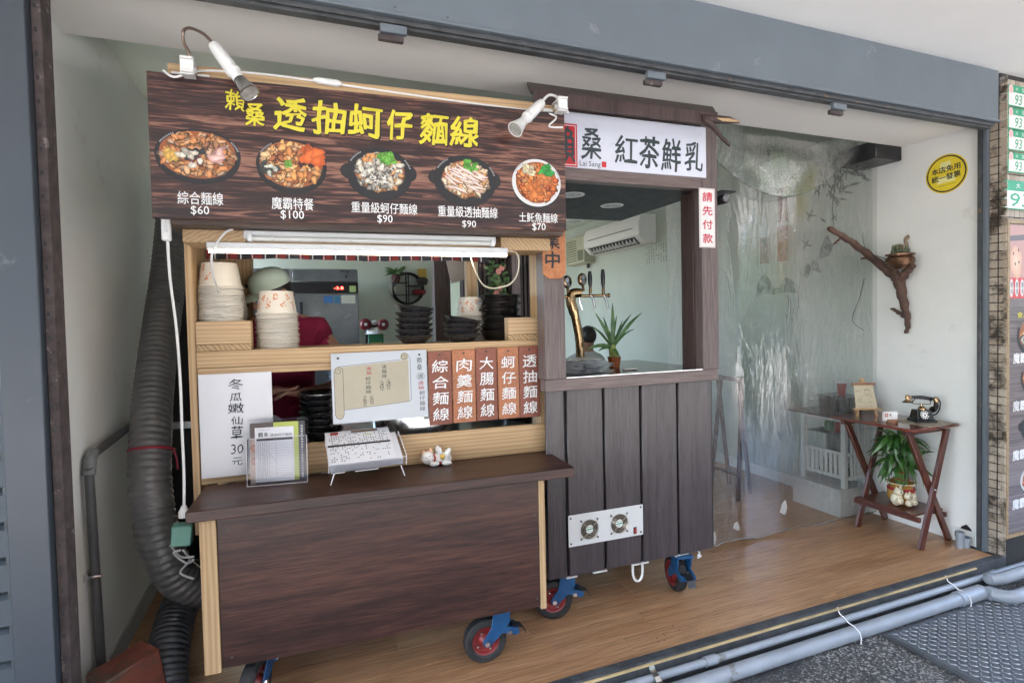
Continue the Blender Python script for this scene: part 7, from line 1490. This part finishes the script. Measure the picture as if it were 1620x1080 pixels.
skinmesh('body', N_, E_, [SKIN, MATS['dark trousers'], mat('pale shirt', (.5, .52, .52), .85)], q, 2, lambda c: 1 if c.z < .56 else (2 if c.z < 1.08 and c.y < B2.y + .16 else 0))
N2 = {k: (N_[k][0], N_[k][1] + .016, N_[k][2] + .016) for k in ('pelvis', 'waist', 'chest', 'collar')}; N2['rsh'] = (N_['rsh'][0], .11, .11); N2['lsh'] = (N_['lsh'][0], .11, .11); N2['collar'] = (N_['collar'][0], .155, .13)
skinmesh('shirt', N2, [('pelvis', 'waist'), ('waist', 'chest'), ('chest', 'collar'), ('collar', 'rsh'), ('collar', 'lsh')], [mat('pale shirt', (.5, .52, .52), .85)], q, 2)
mb = MB(Matrix.Translation(B2 + Vector((0, -.055, 1.25)))); ell(mb, (0, -.005, .0), (.088, .10, .105), 20); mb.build('hair', HAIR, q, smooth=80)
MB().box(B2.x - .22, B2.y - .22, .42, B2.x + .22, B2.y + .22, .45).box(B2.x - .2, B2.y - .22, 0, B2.x - .17, B2.y - .19, .42).box(B2.x + .17, B2.y - .22, 0, B2.x + .2, B2.y - .19, .42).box(B2.x - .2, B2.y + .17, 0, B2.x - .17, B2.y + .2, .42).box(B2.x + .17, B2.y + .17, 0, B2.x + .2, B2.y + .2, .42).build('stool', DKW, None, org=(B2.x, B2.y, 0), tagv=('dark stool under the seated diner', 'stool'))

# ================================================================== ACROSS THE STREET (seen in the plastic's reflections)
q = thing('street_building', 'pale rendered building across the street with a tall red signboard', 'building', (4, -14, 0))
MB().box(-22, -20, -.12, 90, -14.5, 8.5).build('wall', mat('far render', (.26, .25, .23), .8), q, smooth=0)
for k in range(24):
    for z in (3.9, 5.8): MB().box(-20 + k * 4, -14.52, z, -18 + k * 4, -14.45, z + 1.2).build('window', mat('far glass', (.06, .08, .09), .15), q, smooth=0)
    MB().box(-20.6 + k * 4, -14.52, -.1, -17.4 + k * 4, -14.46, 2.6).build('shopfront', mat('far shopfront', (.12, .12, .12), .4), q, smooth=0)
mb = MB(); mb.box(12.5, -14.4, 3.2, 19, -14.0, 7.6); mb.build('signboard', mat('red awning', (.45, .04, .03), .7), q, smooth=0)
for k, (x, y, lab) in enumerate([(-2, -12.4, 'leafy street tree opposite the noodle cart'), (7.5, -12.8, 'leafy street tree before the shuttered shopfront'), (15, -12.5, 'leafy street tree below the red signboard'), (19.5, -12.6, 'yellowish street tree right of the red signboard'), (25, -12.5, 'leafy street tree far along the street'), (32, -12.5, 'last leafy street tree along the street')]):
    q = thing('street_tree', lab, 'tree', (x, y, -.12), group='street trees opposite'); MB().tube(smooth_pts([(x, y, -.12), (x + .1, y, 1.2), (x, y, 2.6), (x + .3, y, 3.6)]), [.14 - .006 * i for i in range(13)], 10).build('trunk', BARK, q)
    mb = MB()
    for i in range(900):
        v = Vector((random.gauss(0, 1), random.gauss(0, 1), random.gauss(0, 1))); v = v.normalized() * random.random() ** .4; c0 = Vector((x + v.x * 1.7, y + v.y * 1.6, 3.1 + v.z * 1.6)); s = .14; n1 = Vector((random.gauss(0, 1), random.gauss(0, 1), random.gauss(0, 1))).normalized(); n2 = n1.orthogonal().normalized() * s; n1 = n1 * s; mb.add([c0 + n1, c0 + n2 * .5, c0 - n1, c0 - n2 * .5], [(0, 1, 2, 3)])
    mb.build('crown', mat('street leaves', (.15, .20, .045), .6, vary=.5, vs=3), q, smooth=0)

# clipped hedge added right of the camera to darken the curtain reflections
q = thing('unseen_hedge', 'clipped dark green hedge added to darken what the curtain reflects', 'unseen_hedge', (10, -1.25, -.12)); rs = random.Random(11)
MB().box(6.4, -1.5, -.118, 14, -1.05, 1.2).build('branches', mat('hedge inside', (.015, .02, .01), .9), q, smooth=0)
mb = MB()
for k in range(5200):
    x = rs.uniform(6.3, 14.1); z = rs.uniform(-.05, 1.32); y = -1.03 + rs.uniform(-.03, .06) if z < 1.2 else rs.uniform(-1.55, -1.0); c0 = Vector((x, y, z)); n1 = Vector((rs.gauss(0, 1), rs.gauss(0, 1), rs.gauss(0, 1))).normalized(); n2 = n1.orthogonal().normalized() * .035; n1 = n1 * .06; mb.add([c0 + n1, c0 + n2, c0 - n1, c0 - n2], [(0, 1, 2, 3)])
mb.build('foliage', mat('hedge leaves', (.035, .065, .02), .6, vary=.4, vs=4), q, smooth=0)
